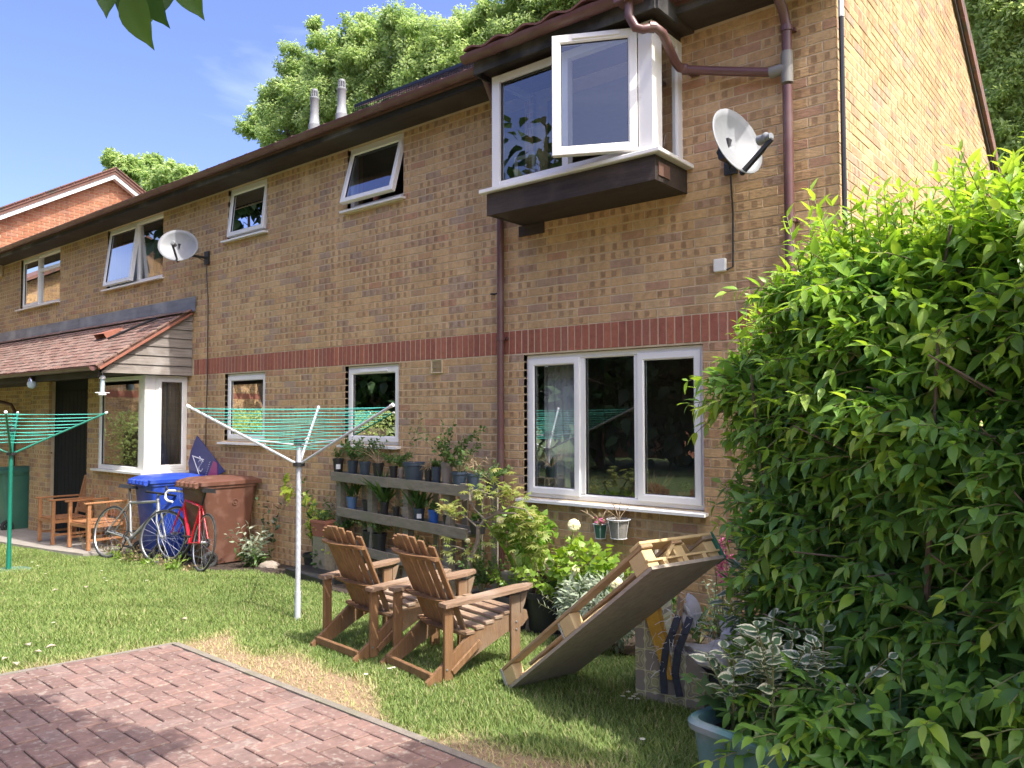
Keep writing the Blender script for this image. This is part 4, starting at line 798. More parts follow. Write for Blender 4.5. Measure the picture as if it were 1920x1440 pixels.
for s in (-1, 1): MB().add([(.3, 0, 7.95), (-6.3, 0, 7.95), (-6.3, 5.4*s, 5.05), (.3, 5.4*s, 5.05), (.3, 0, 8.05), (-6.3, 0, 8.05), (-6.3, 5.4*s, 5.15), (.3, 5.4*s, 5.15)], [(0, 1, 2, 3), (7, 6, 5, 4), (0, 4, 5, 1), (1, 5, 6, 2), (2, 6, 7, 3), (3, 7, 4, 0)]).build('roof', 'rooftile', oh)
oh2 = thing('red_house', 'small red brick house behind the trees, mirrored in the big window', 'house', (-9.5, -21, 0))
MB().prism([(-2, -1), (2, -1), (2, 4.6), (0, 6.4), (-2, 4.6)], -5, 0, None).build('wall', 'potterra', oh2); MB().ring(-.5, .5, 2.2, 3.6, .09, .0, .05).build('window', 'upvc', oh2)
for s in (-1, 1): MB().add([(0, .3, 6.5), (0, -5.3, 6.5), (2.3*s, -5.3, 4.4), (2.3*s, .3, 4.4), (0, .3, 6.6), (0, -5.3, 6.6), (2.3*s, -5.3, 4.5), (2.3*s, .3, 4.5)], [(0, 1, 2, 3), (7, 6, 5, 4), (0, 4, 5, 1), (1, 5, 6, 2), (2, 6, 7, 3), (3, 7, 4, 0)]).build('roof', 'rooftile', oh2)
# ------------------------------------------------------------------ Adirondack chairs
def adirondack(label, loc, rz):
    t = thing('garden_chair', label, 'chair', loc, rz, 'slatted wooden garden chairs on the lawn'); A, TP = 'adirondack', 'adirondack_top'
    for s in (-1, 1):
        x = s*.265
        # long side rail: rear end on the grass, front end lifted
        prof = [(-.03, .0), (.06, .0), (.33, .13), (.60, .235), (.74, .255), (.79, .30), (.775, .355), (.70, .375), (.55, .355), (.30, .27), (.10, .13), (-.03, .04)]
        MB().add([(x-.013, a, b) for a, b in prof]+[(x+.013, a, b) for a, b in prof], [tuple(range(11, -1, -1)), tuple(range(12, 24))]+[(i, (i+1) % 12, 12+(i+1) % 12, 12+i) for i in range(12)]).build('side_rail', A, t)
        xo = s*.292
        MB().box((xo-.012, .62, 0), (xo+.012, .70, .475), ch=.003).build('leg', A, t)
        MB().box((xo-.012, .085, .03), (xo+.012, .15, .475), ch=.003).build('leg', A, t)
        # paddle arm
        ar = [(s*.255, .07), (s*.335, .07), (s*.35, .25), (s*.365, .52), (s*.36, .72), (s*.325, .79), (s*.28, .775), (s*.25, .68), (s*.255, .40)]; n = len(ar)
        zz = lambda y: .478+.035*(y/.77)
        MB().add([(a, b, zz(b)) for a, b in ar]+[(a, b, zz(b)+.024) for a, b in ar], [tuple(range(n-1, -1, -1)), tuple(range(n, 2*n))]+[(i, (i+1) % n, n+(i+1) % n, n+i) for i in range(n)]).build('arm', TP, t)
        MB().prism([(.705, .475), (.765, .49), (.735, .40), (.705, .35)], xo-.01, xo+.01, Matrix.Rotation(R(90), 4, 'Z') @ Matrix.Scale(-1, 4, (0, 1, 0))).build('arm_bracket', A, t)
        MB().bar((s*.305, .14, .075), (s*.305, .36, .225), .018, .042, ch=.004).build('link_strut', A, t)
        for (y, z) in ((.66, .30), (.66, .25), (.10, .10), (.01, .03)): MB().lathe([(.0, .006), (.007, .004), (.007, 0)], 8, Matrix.Translation((s*.305, y, z)) @ Matrix.Rotation(R(90)*s, 4, 'Y')).build('bolt', 'galv', t)
    MB().box((-.265, .0, .035), (.265, .03, .085), ch=.004).build('rear_stretcher', A, t)
    # seat slats follow the rails
    for k in range(6):
        y = .30+k*.077; z = .272+.105*(y-.30)/.40-.02*max(0, (y-.6)/.1); MB().bar((-.285, y, z+.012), (.285, y, z+.012), .066, .02, ch=.003).build('seat_slat', TP, t)
    # fanned back: 7 slats from the seat to the arched top
    B0 = V(0, .285, .255); BD = V(0, -.40, .86).normalized(); arch = [.655, .69, .71, .715, .71, .69, .655]
    for k in range(7):
        u = (k-3)/3; b0 = V(u*.205, B0.y+.0+.02*abs(u)**2*-0, B0.z); top = V(u*.215, 0, 0)+B0+BD*arch[k]+V(0, .035*u*u, 0); b0 = b0+V(0, .035*u*u, 0)
        d_ = (top-b0).normalized(); MB().bar(b0, top, .059, .016, up=(0, 1, .45), ch=.003).build('back_slat', A, t)
    def band(s, hw, nm, dz=.05, back=.03):
        c = B0+BD*s; pts = []; n = 9
        for i in range(n): u = -1+2*i/(n-1); pts.append((u*hw, c.y-back+.035*u*u*1.1, c.z-.012))
        vs = [(x, y-.012, z) for x, y, z in pts]+[(x, y+.012 if 0 else y+.02, z) for x, y, z in pts]+[(x, y+.02, z+.024) for x, y, z in pts]+[(x, y-.035*(1-(x/hw)**2)-.012, z+.024) for x, y, z in pts]
        f = []
        for i in range(n-1):
            for a in range(4): b = (a+1) % 4; f.append((a*n+i, a*n+i+1, b*n+i+1, b*n+i))
        f += [(0, n, 2*n, 3*n), (n-1, 2*n-1, 3*n-1, 4*n-1)]
        MB().add(vs, f).build(nm, A, t)
    band(.57, .255, 'back_rail'); band(.25, .31, 'back_rail'); band(.03, .27, 'back_rail')
    return t
a, b = gp(588, 1216), gp(672, 1245); c1 = (a+b)/2; adirondack('weathered slatted garden chair beside the white rotary airer pole', c1, math.atan2(b.y-a.y, b.x-a.x))
a, b = gp(722, 1252), gp(805, 1290); c2 = (a+b)/2; adirondack('weathered slatted garden chair next to the leaning pallet', c2, math.atan2(b.y-a.y, b.x-a.x)+R(2))
# ------------------------------------------------------------------ leaning pallet
P0 = V(3.16, -1.985, gz(3.16, -1.985)); pa = math.atan2(-.268, .963); tilt = math.atan2(.93, 1.24)
pm = Matrix.Translation(P0) @ Matrix.Rotation(pa, 4, 'Z') @ Matrix.Rotation(-tilt, 4, 'Y')      # local x up the slope, y into the garden, z normal of the top side
t = thing('wooden_pallet', 'wooden pallet with a boarded underside tilted up against a torn armchair', 'pallet', P0); pl_ = Matrix.Translation(-P0) @ pm
PL, PW = 1.53, .52
MB().box((.0, 0, .0), (PL, PW, .018), pl_).build('ply_deck', 'ply', t)
for k, y in enumerate((.0, .21, .44)):
    w_ = .08; MB().box((.0, y+.002, .116), (PL, y+w_-.002, .135), pl_, .003).build('bottom_board', 'palletwood', t)
    for j, x in enumerate((.01, .70, 1.40)):
        MB().box((x, y+.004, .02), (x+.115, y+w_-.004, .114), pl_, .004).build('block', 'palletpale' if y > .1 or j else 'palletpale', t)
for j, x in enumerate((.005, .70, 1.40)): MB().box((x, 0, .0185), (x+.12, PW, .036) if 0 else (x+.12, PW, .0195), pl_).build('cross_board', 'palletwood', t)
MB().box((-.012, .0, .02), (.009, .085, .134), pl_).build('painted_end', 'endgrain', t); MB().box((.688, .0, .02), (.70, .003+.0, .11), pl_).build('painted_end', 'endgrain', t)
MB().bar((.115, .05, .03), (.30, .30, .115), .05, .018, m=pl_).build('brace', 'palletpale', t); MB().bar((.80, .05, .03), (1.0, .30, .115), .05, .018, m=pl_).build('brace', 'palletpale', t)
MB().box((PL-.09, .0, .1355), (PL, PW, .153), pl_, .003).build('end_board', 'palletpale', t)
for k in range(3): MB().box((PL-.03, .10+k*.14, .0185), (PL-.004, .13+k*.14, .045), pl_).build('end_slat', 'palletpale', t)
MB().box((PL-.028, .0, .045), (PL-.003, PW, .056), pl_).build('end_batten', 'palletpale', t)
MB().bar((PL-.02, .14, .06), (PL-.02, .24, .13), .03, .016, m=pl_).build('broken_strip', 'palletpale', t); MB().bar((PL-.03, .30, .12), (PL-.10, .40, .05), .03, .016, m=pl_).build('broken_strip', 'palletpale', t)
MB().box((PL-.07, PW+.001, -.002), (PL+.002, PW+.012, .154), pl_).build('painted_corner', 'greenpaint', t)
# ------------------------------------------------------------------ torn armchair
bl, br = gp(1192, 1312), gp(1302, 1332); az = math.atan2(br.y-bl.y, br.x-bl.x)
t = thing('torn_armchair', 'ripped open armchair frame in olive rosette fabric spilling white stuffing', 'armchair', bl, az)
q = [(-.0, 0), (.40, 0), (.42, .20), (.30, .30), (.20, .33), (.10, .52), (.04, .60), (.0, .60)]
MB().prism(q, 0, .05).build('side_panel', 'rosette', t); MB().prism([(0, 0), (.06, 0), (.06, .60), (.0, .60)], .05, .45).build('back_panel', 'rosette', t)
MB().prism([(.0, .0), (.40, 0), (.42, .18), (.02, .22)], .40, .45).build('far_panel', 'rosette', t)
MB().prism([(.05, .62), (.13, .64), (.17, .45), (.215, .30), (.24, .16), (.19, .16), (.13, .33), (.08, .48)], -.03, .03).build('foam_edge', 'foam', t, smooth=True)
MB().bar((.20, .10, .28), (.24, .12, .60), .11, .02).build('timber_rail', 'palletwood', t); MB().bar((.44, .30, .28), (.62, .34, .42), .10, .02).build('timber_rail', 'palletwood', t); MB().bar((.40, .40, .10), (.46, .42, .44), .08, .03).build('timber_rail', 'palletwood', t)
for k, (x, dx) in enumerate(((.19, .0), (.26, .02))):
    pts = [(x+.05, .06, .50), (x+.04, -.01, .42), (x+.01, -.035, .33), (x-.01, -.03, .2), (x+dx, -.04, .08)]
    for i in range(4): MB().bar(pts[i], pts[i+1], .04, .01, up=(0, 1, 0)).build('denim_strap', 'denim', t)
MB().box((.02, .06, .02), (.40, .40, .24)).build('seat_base', 'denim', t)
def blob(parent, name, c, r, mat, seed, k=.25, sq=(1, 1, 1)):
    bm = bmesh.new(); bmesh.ops.create_icosphere(bm, subdivisions=3, radius=1); rr = np.random.RandomState(seed); ph = rr.rand(6, 4)
    for v in bm.verts:
        p = v.co; d = sum(math.sin(p.x*(2+5*h[0])+p.y*(2+5*h[1])+p.z*(2+5*h[2])+6*h[3]) for h in ph)/6; v.co = p*(1+k*d)
    mb = MB(); bm.verts.index_update(); mb.add([(c[0]+v.co.x*r*sq[0], c[1]+v.co.y*r*sq[1], c[2]+v.co.z*r*sq[2]) for v in bm.verts], [[v.index for v in f.verts] for f in bm.faces]); bm.free(); return mb.build(name, mat, parent, smooth=True)
blob(t, 'cushion', (.46, .16, .28), .17, 'stuffing', 3, .45, (1.3, .9, .4)); blob(t, 'stuffing', (.28, .14, .50), .06, 'stuffing', 5, .8, (.8, .9, 1.5)); blob(t, 'stuffing', (.52, .3, .36), .10, 'stuffing', 8, .5)
mb = MB(); rr = random.Random(4)
for k in range(150):
    b0 = rr.choice([V(.21, .0, .36), V(.18, .0, .28), V(.30, .1, .5), V(.5, .28, .4), V(.42, .1, .36), V(.22, 0, .52)])+V(rr.gauss(0, .03), rr.gauss(0, .03), rr.gauss(0, .05)); d_ = V(rr.gauss(0, 1), rr.gauss(0, 1), rr.gauss(.2, 1)).normalized()
    mb.tube([b0, b0+d_*.04, b0+d_*.075+V(0, 0, -.015)], .0016, 3, False)
mb.build('loose_fibres', 'stuffing', t, kind='stuff')
# ------------------------------------------------------------------ wheelie bins  (local: hinge/wheel side faces -y)
def bin_(name, label, x, y, rz, mat, lidopen=0, H=1.0):
    t = thing('wheelie_bin', label, 'bin', (x, y, gz(x, y)+.02), rz, 'wheelie bins'); bm_ = MB(); n = 4
    def rr(w0, w1, y0, y1, z, c=.05):
        o = []
        for (sx, sy, a0) in ((1, 1, 0), (-1, 1, 90), (-1, -1, 180), (1, -1, 270)):
            cx, cy = (w1-c if sx > 0 else w0+c), (y1-c if sy > 0 else y0+c)
            for k in range(4): a = R(a0+k*30); o.append((cx+c*math.cos(a), cy+c*math.sin(a), z))
        return o
    lay_ = [rr(-.24, .24, -.24, .24, .02), rr(-.25, .25, -.26, .26, .10), rr(-.285, .285, -.36, .33, H-.10), rr(-.285, .285, -.36, .33, H-.07), rr(-.30, .30, -.38, .35, H-.065), rr(-.30, .30, -.38, .35, H-.02)]
    vs = sum(lay_, []); fs = [tuple(range(15, -1, -1))]
    for i in range(len(lay_)-1): fs += [(i*16+j, i*16+(j+1) % 16, (i+1)*16+(j+1) % 16, (i+1)*16+j) for j in range(16)]
    bm_.add(vs, fs); bm_.build('body', mat, t, smooth=True)
    # lid: domed with raised centre and rim
    mb = MB(); g = 9
    def lz(u, v): e = min(1, (1-abs(u))*5)*min(1, (1-abs(v))*5); return .012+.035*e+.018*math.sin(math.pi*(v+1)/2)*(1-u*u)-(.018 if abs(u) > .45 and abs(u) < .62 and e > .9 else 0)
    vs = [(u*.315, -.40+(v+1)/2*.79, lz(u, v)) for v in [-1+2*j/(g-1) for j in range(g)] for u in [-1+2*i/(g-1) for i in range(g)]]; k0 = len(vs)
    vs += [(x_, y_, -.03) for x_, y_, _ in vs]; f = []
    for j in range(g-1):
        for i in range(g-1): f.append((j*g+i, j*g+i+1, (j+1)*g+i+1, (j+1)*g+i))
    edge = [i for i in range(g)]+[j*g+g-1 for j in range(1, g)]+[(g-1)*g+i for i in range(g-2, -1, -1)]+[j*g for j in range(g-2, 0, -1)]
    f += [(edge[i], edge[(i+1) % len(edge)], k0+edge[(i+1) % len(edge)], k0+edge[i]) for i in range(len(edge))]
    lm = Matrix.Translation((0, -.38, H)) @ Matrix.Rotation(lidopen, 4, 'X') @ Matrix.Translation((0, .38, 0))
    mb.add(vs, f, lm); lid = mb.build('lid', mat, t, smooth=True)
    for k in range(5): MB().box((-.25+k*.11, -.455, H-.065), (-.25+k*.11+.055, -.39, H+.012), ch=.012).build('hinge_knuckle', mat, lid)
    MB().tube([(-.27, -.44, H-.045), (.27, -.44, H-.045)], .014, 8).build('handle', mat, t, smooth=True)
    MB().tube([(-.29, -.27, .09), (.29, -.27, .09)], .012, 8).build('axle', 'galv', t)
    for s in (-1, 1):
        m_ = T(s*.29, -.27, .09, rz=R(90)); w_ = MB().torus(.075, .027, 24, 8, m_, sq=1.0).build('wheel', 'tyre', t, smooth=True)
        mb = MB().lathe([(.0, .012), (.02, .012), (.02, -.012), (0, -.012)], 10, m_ @ Matrix.Rotation(R(90), 4, 'X'))
        for a in range(5): mb.bar((0, 0, 0), (.06*math.cos(a*1.2566), 0, .06*math.sin(a*1.2566)), .016, .016, m=m_)
        mb.build('rim', 'blackplastic', w_)
    # embossed badge on the side
    for s in (-1, 1): MB().torus(.035, .004, 20, 6, T(s*.285, .05, H-.25, rz=R(90))).lathe([(0, 0), (.012, 0), (.012, .004), (0, .004)], 6, T(s*.286, .05, H-.25, ry=R(90))).build('badge', mat, t)
    return t
bin_('b', 'brown wheelie bin against the wall behind the red bicycle', -2.84, -.40, R(-2), 'binbrown')
bin_('b', 'blue wheelie bin under the bay window behind the silver bicycle', -3.88, -.50, R(-3), 'binblue')
bin_('b', 'dark green wheelie bin beside the brick porch pier', -8.95, -.62, R(4), 'bingreen')
# ------------------------------------------------------------------ estate agent board wedged behind the bins
a = wy(355, 893, -.12); b = wy(420, 893, -.12)
t = thing('sale_board', 'navy estate agent board with pink stripe and white triangle logo, standing on its corner', 'sign', (a.x, -.13, .0))
t.location.z = .95; k_ = [(px_, py_) for px_, py_ in ((369, 817), (421, 884), (398, 897), (356, 897), (353, 868), (358, 845))]
def sp(px_, py_, y=-.12): q = wy(px_, py_, y); return Vector((q.x-a.x, y+.13, q.z-.95))
ply = [sp(*q) for q in k_]; n = len(ply)
MB().add([q for q in ply]+[q+V(0, .012, 0) for q in ply], [tuple(range(n)), tuple(range(2*n-1, n-1, -1))]+[(i, n+i, n+(i+1) % n, (i+1) % n) for i in range(n)]).build('board', 'signnavy', t)
def flat(pts, nm, mt, y=-.1235): MB().add([sp(*q, y) for q in pts]+[sp(*q, y+.002) for q in pts], [tuple(range(len(pts))), tuple(range(2*len(pts)-1, len(pts)-1, -1))]).build(nm, mt, t)
flat([(400, 864), (407, 868), (408, 896), (388, 896)], 'stripe', 'signpink')
def strk(pts, r_=.007, nm='logo_stroke'): MB().tube([sp(*q, -.125) for q in pts], r_, 5).build(nm, 'signwhite', t)
strk([(361, 854), (375, 894)]); strk([(361, 855), (382, 862)]); strk([(374, 856), (381, 866)])
strk([(372, 866), (375, 862), (379, 868), (373, 876), (373, 882), (377, 884), (380, 879)], .006); strk([(377, 857), (366, 874)], .005) if 0 else None
for k in range(7): strk([(384.5+k*1.3, 893-k*4.2), (386.5+k*1.3, 891-k*4.2)], .004, 'small_lettering')
# ------------------------------------------------------------------ bicycles (x forward, origin rear wheel contact)
def bicycle(label, rear, heading, lean, fm, tape, steer=0., drop=True):
    t = thing('bicycle', label, 'bicycle', rear, heading); t.rotation_euler = (lean, 0, heading); r = .335
    RA, FA, BB, ST, HT, HB = V(0, 0, r), V(.99, 0, r), V(.41, 0, .275), V(.265, 0, .74), V(.775, 0, .79), V(.82, 0, .66)
    def wheel(c, st=0.):
        m_ = Matrix.Translation(c) @ Matrix.Rotation(st, 4, 'Z'); w_ = MB().torus(r-.012, .0125, 48, 8, m_).build('wheel', 'tyre', t, smooth=True)
        MB().torus(r-.03, .0085, 48, 6, m_, sq=.9).build('rim', 'galv', w_, smooth=True); mb = MB().tube([m_ @ V(0, -.04, 0), m_ @ V(0, .04, 0)], .018, 10)
        mb.build('hub', 'galv', w_); mb = MB()
        for k in range(24):
            a = k*math.pi/12; sgn = (1 if k % 2 else -1); mb.tube([m_ @ V(.017*math.cos(a+.9*sgn), .025*sgn, .017*math.sin(a+.9*sgn)), m_ @ V((r-.035)*math.cos(a), 0, (r-.035)*math.sin(a))], .0014, 3, False)
        mb.build('spokes', 'galv', w_); return w_
    wheel(RA); wheel(FA, steer)
    tb = lambda p, q, rad, mt, nm: MB().tube([p, q], rad, 10).build(nm, mt, t, smooth=True)
    tb(BB, HB, .022, fm, 'down_tube'); tb(ST+V(.0, 0, -.02), HT+V(0, 0, -.03), .018, fm, 'top_tube'); tb(BB, ST, .017, fm, 'seat_tube'); tb(HB-V(-.01, 0, .03), HT, .022, fm, 'head_tube')
    for s in (-1, 1):
        tb(BB+V(0, .03*s, 0), RA+V(0, .055*s, 0), .010, fm, 'chain_stay'); tb(ST+V(0, .015*s, -.03), RA+V(0, .055*s, 0), .009, fm, 'seat_stay')
        fk = Matrix.Translation(FA) @ Matrix.Rotation(steer, 4, 'Z') @ Matrix.Translation(-FA); MB().tube([HB+V(.01, .03*s, -.01), HB+V(.06, .045*s, -.15), fk @ (FA+V(0, .05*s, 0))], [.013, .012, .008], 8).build('fork_blade', fm, t, smooth=True)
    sp_ = ST+V(-.055, 0, .16); tb(ST, sp_, .0135, 'blackplastic', 'seat_post')
    mb = MB(); sec = [(-.13, .075, .02), (-.08, .07, .022), (0, .04, .012), (.07, .022, .008), (.14, .018, .0)]; vs = []
    for x, w_, h in sec: vs += [(sp_.x+x, -w_, sp_.z+.0), (sp_.x+x, -w_*.8, sp_.z+.028+h), (sp_.x+x, w_*.8, sp_.z+.028+h), (sp_.x+x, w_, sp_.z)]
    f = [(i*4+j, i*4+(j+1) % 4, (i+1)*4+(j+1) % 4, (i+1)*4+j) for i in range(4) for j in range(4)]+[(0, 1, 2, 3), (19, 18, 17, 16)]; mb.add(vs, f).build('saddle', 'blackplastic', t, smooth=True)
    st = HT+V(-.01, 0, .05); tb(HT, st, .014, 'blackplastic', 'steerer'); hb = st+V(.09, 0, .02); tb(st, hb, .014, 'galv', 'stem')
    hm = Matrix.Translation(hb) @ Matrix.Rotation(steer, 4, 'Z')
    if drop:
        for s in (-1, 1):
            MB().tube([hm @ V(0, 0, 0), hm @ V(.0, .10*s, 0), hm @ V(.0, .19*s, 0), hm @ V(.05, .21*s, -.005), hm @ V(.09, .21*s, -.04), hm @ V(.085, .21*s, -.10), hm @ V(.03, .21*s, -.13), hm @ V(-.05, .21*s, -.13)], .015, 8).build('handlebar', tape, t, smooth=True)
            MB().tube([hm @ V(.07, .21*s, -.0), hm @ V(.11, .21*s, .035)], [.015, .012], 8).tube([hm @ V(.11, .21*s, .02), hm @ V(.11, .21*s, -.09)], .006, 6).build('brake_lever', 'blackplastic', t, smooth=True)
    else:
        MB().tube([hm @ V(-.03, -.29, .0), hm @ V(0, -.1, 0), hm @ V(0, .1, 0), hm @ V(-.03, .29, 0)], .014, 8).build('handlebar', tape, t, smooth=True)
    MB().tube([hb, hb+V(.07, .06, .05), hb+V(.08, .02, -.12), HB+V(.03, .02, .05)], .004, 5).build('brake_cable', 'whitetape' if drop else 'blackplastic', t)
    MB().torus(.09, .006, 28, 6, Matrix.Translation(BB+V(0, -.05, 0))).torus(.06, .004, 24, 6, Matrix.Translation(BB+V(0, -.05, 0))).build('chainring', 'blackplastic', t)
    MB().torus(.04, .012, 20, 6, Matrix.Translation(RA+V(0, -.045, 0))).build('cassette', 'tyre', t)
    for s, a in ((-1, -.6), (1, -.6+math.pi)):
        e = BB+V(.17*math.cos(a), .075*s, .17*math.sin(a)); MB().bar(BB+V(0, .06*s, 0), e, .012, .022).build('crank', 'galv', t); MB().box(tuple(e+V(-.045, .0 if s > 0 else -.08, -.01)), tuple(e+V(.045, .08 if s > 0 else 0, .012)), ch=.004).build('pedal', 'blackplastic', t)
    MB().tube([BB+V(0, -.05, .09), RA+V(0, -.045, .045)], .004, 5).tube([BB+V(0, -.05, -.09), RA+V(.03, -.045, -.06)], .004, 5).build('chain', 'tyre', t)
    return t
ra = V(-4.24, -1.16, gz(-4.24, -1.16)+.01); bicycle('silver road bicycle leaning on the blue wheelie bin', ra, R(12), R(-11), 'silverbike', 'blackplastic', steer=R(14), drop=False)
ra = V(-2.30, -.96, gz(-2.30, -.96)+.01); bicycle('red road bicycle with white drop bars leaning between the bins', ra, R(171), R(9), 'redbike', 'whitetape', steer=R(20))
# ------------------------------------------------------------------ teak armchairs
def teak(label, loc, rz):
    t = thing('teak_armchair', label, 'chair', loc, rz, 'teak armchairs on the path'); m_ = 'teak'
    for s in (-1, 1):
        MB().box((s*.27-.022, -.03, 0), (s*.27+.022, .015, .62), ch=.004).build('leg', m_, t); MB().bar((s*.27, .46, 0), (s*.27, .50, .44), .042, .042).build('leg', m_, t)
        MB().box((s*.275-.03, -.07, .621), (s*.275+.03, .52, .645), ch=.006).build('arm', m_, t); MB().box((s*.27-.012, .015, .30), (s*.27+.012, .47, .345)).build('side_rail', m_, t); MB().box((s*.27-.01, .015, .12), (s*.27+.01, .47, .15)).build('stretcher', m_, t)
        MB().bar((s*.235, .47, .36), (s*.225, .60, .93), .04, .032, ch=.004).build('back_post', m_, t)
    MB().box((-.25, -.02, .30), (.25, .0, .345)).build('front_rail', m_, t)
    for k in range(7): MB().box((-.245, .005+k*.066, .348), (.245, .06+k*.066, .366), ch=.003).build('seat_slat', m_, t)
    MB().bar((-.22, .597, .90), (.22, .597, .90), .025, .07, ch=.006).build('top_rail', m_, t); MB().bar((-.22, .495, .42), (.22, .495, .42), .022, .045).build('back_rail', m_, t)
    for k in range(7): x = -.165+k*.055; MB().bar((x, .498, .44), (x, .592, .87), .028, .012, up=(0, 1, 0)).build('back_slat', m_, t)
teak('teak armchair in front of the dark porch door', (-6.25, -1.13, gz(-6.2, -1.1)+.04), R(-2)); teak('teak armchair under the bay window beside the silver bicycle', (-5.20, -1.10, gz(-5.2, -1.1)+.04), R(3))
# ------------------------------------------------------------------ rotary airers
def airer(label, base, hubz, tips, polem, armm, capz, lines, foot=None):
    """hub collar at hubz; arms rise to tips; lines are concentric loops"""
    t = thing('rotary_airer', label, 'clothes airer', base); b = Vector(base); h = V(0, 0, hubz-b.z); tt = [Vector(q)-b for q in tips]
    MB().tube([(0, 0, -.05), (0, 0, .25)], .026, 12).tube([(0, 0, .2), (0, 0, capz-b.z)], .022, 12).build('pole', polem, t, smooth=True)
    MB().lathe([(.0, .0), (.05, 0), (.05, .035), (.0, .035)], 14, Matrix.Translation(h-V(0, 0, .03))).build('hub', 'blackplastic', t); MB().lathe([(.045, 0), (.045, .03), (.03, .045), (0, .045)], 14, T(0, 0, capz-b.z-.02)).build('top_collar', 'blackplastic', t)
    for q in tt:
        d_ = (q-h).normalized(); MB().tube([h+V(d_.x, d_.y, 0)*.04, q], .0115, 8).build('arm', armm, t, smooth=True); MB().tube([q-d_*.01, q+d_*.02], .016, 8).build('arm_cap', 'whitepaint', t)
        mid = h.lerp(q, .42); MB().tube([(0, 0, capz-b.z-.03), mid], .006, 6).build('stay', armm, t)
    for k in range(lines):
        s = .27+.70*k/(lines-1); pts = []; n = len(tt)
        for i in range(n):
            a, c = h.lerp(tt[i], s), h.lerp(tt[(i+1) % n], s)
            for u in range(4): p = a.lerp(c, u/4); p.z -= .014*math.sin(math.pi*u/4)*(1 if k % 2 else .6); pts.append(p)
        MB().tube(pts, .0027, 5, closed=True).build('line', 'cord', t, smooth=True)
    if foot: MB().lathe([(.0, .03), (.22, .02), (.25, -.03)], 20).build('base_disc', foot, t, smooth=True)
    return t
bp_ = gp(558, 1165); hz = wy(566, 868, bp_.y).z; hb = V(bp_.x+.03, bp_.y, hz); tips = []
def tipat(px_, py_, az, L_):
    return None
lt, rt_, bt = wz(358, 773, 1.0), None, None
dirL = R(180+28); 
ax = []
base_az = math.atan2(_R.y, _R.x)       # arms spread around the pole, 120 degrees apart
for off, L_ in ((200.7, .88), (-39.3, 1.12), (96, 1.0)):
    a_ = base_az+R(off); ax.append(V(hb.x+L_*math.cos(a_), hb.y+L_*math.sin(a_), hz+.47))
airer('white rotary clothes airer with green lines standing on the lawn', bp_, hz, ax, 'airer_white', 'airer_white', wy(567, 828, bp_.y).z, 13)
bq = gp(16, 1072); hz2 = wy(12, 848, bq.y).z; hb2 = V(bq.x, bq.y, hz2); ax = []
for off, L_ in ((29, .97), (-61, .93), (119, .97), (209, .95)): a_ = base_az+R(off); ax.append(V(hb2.x+L_*math.cos(a_), hb2.y+L_*math.sin(a_), hz2+.46))
airer('green rotary clothes airer on a round foot by the lawn edge', bq, hz2, ax, 'airer_green', 'airer_green', wy(8, 805, bq.y).z, 9, foot='tubteal')
# ------------------------------------------------------------------ leaves
def leaf_tpl(w=.28, fold=.12, droop=.25, curl=.0, seg=(0, .3, .65, 1), wid=(0, 1, .72, 0), point=True):
    """leaf along +y, length 1, normal +z : 8 verts"""
    v = []; 
    for t_, w_ in zip(seg, wid):
        z = -droop*t_*t_
        v.append((0, t_, z-.0))
    for t_, w_ in list(zip(seg, wid))[1:3]: v.append((-w*w_, t_-.04, -droop*t_*t_+fold*w_*w*2))
    for t_, w_ in list(zip(seg, wid))[1:3]: v.append((w*w_, t_-.04, -droop*t_*t_+fold*w_*w*2))
    f = [(0, 1, 4), (1, 2, 5, 4), (2, 3, 5), (0, 6, 1), (1, 6, 7, 2), (2, 7, 3)]
    return np.array(v), f, np.array([0, 0, 0, .3, 1, 1, 1, 1])
def leaf_fine(w, fold, droop):
    tt = (0, .14, .34, .56, .78, 1.); ww = (0, .62, 1, .92, .5, 0); v = []; f = []
    for t_, w_ in zip(tt, ww):
        z = -droop*t_*t_
        for u in (-1, 0, 1): v.append((u*w*w_, t_, z+(fold*w*w_*2 if u else 0)+(.015*math.sin(t_*19) if u else 0)))
    for i in range(5): f += [(i*3, i*3+1, i*3+4, i*3+3), (i*3+1, i*3+2, i*3+5, i*3+4)]
    return np.array(v), f, np.array([1, 0, 1]*6)
TPL = {'hedge': leaf_fine(.20, .12, .36), 'hedgetop': leaf_fine(.145, .2, .3), 'varieg': leaf_fine(.30, .06, .15), 'lance': leaf_tpl(.19, .14, .38), 'lance2': leaf_tpl(.21, .10, .2), 'oval': leaf_tpl(.30, .1, .2), 'round': leaf_tpl(.42, .06, .12), 'strap': leaf_tpl(.055, .2, .45), 'flatoval': leaf_tpl(.33, .05, .15)}
def star_tpl(n=7, w=.11):
    v = [(0, 0, 0)]; f = []; e = [0]
    for k in range(n):
        a = R(-105+210*k/(n-1)); L_ = 1-.35*abs(k-(n-1)/2)/((n-1)/2); dx, dy = math.sin(a), math.cos(a); b = len(v)
        v += [(dx*L_*.45-dy*w, dy*L_*.45+dx*w, -.03), (dx*L_, dy*L_, -.2*L_), (dx*L_*.45+dy*w, dy*L_*.45-dx*w, -.03)]; f.append((0, b, b+1, b+2)); e += [.6, 1, .6]
    return np.array(v), f, np.array(e)
TPL['tri'] = (np.array([(0, 0, 0), (-.24, .45, .06), (0, 1, -.12), (.24, .45, .06)]), [(0, 1, 2), (0, 2, 3)], np.array([0, 1, 0, 1])); TPL['acer'] = star_tpl(); TPL['lobed'] = star_tpl(5, .26)
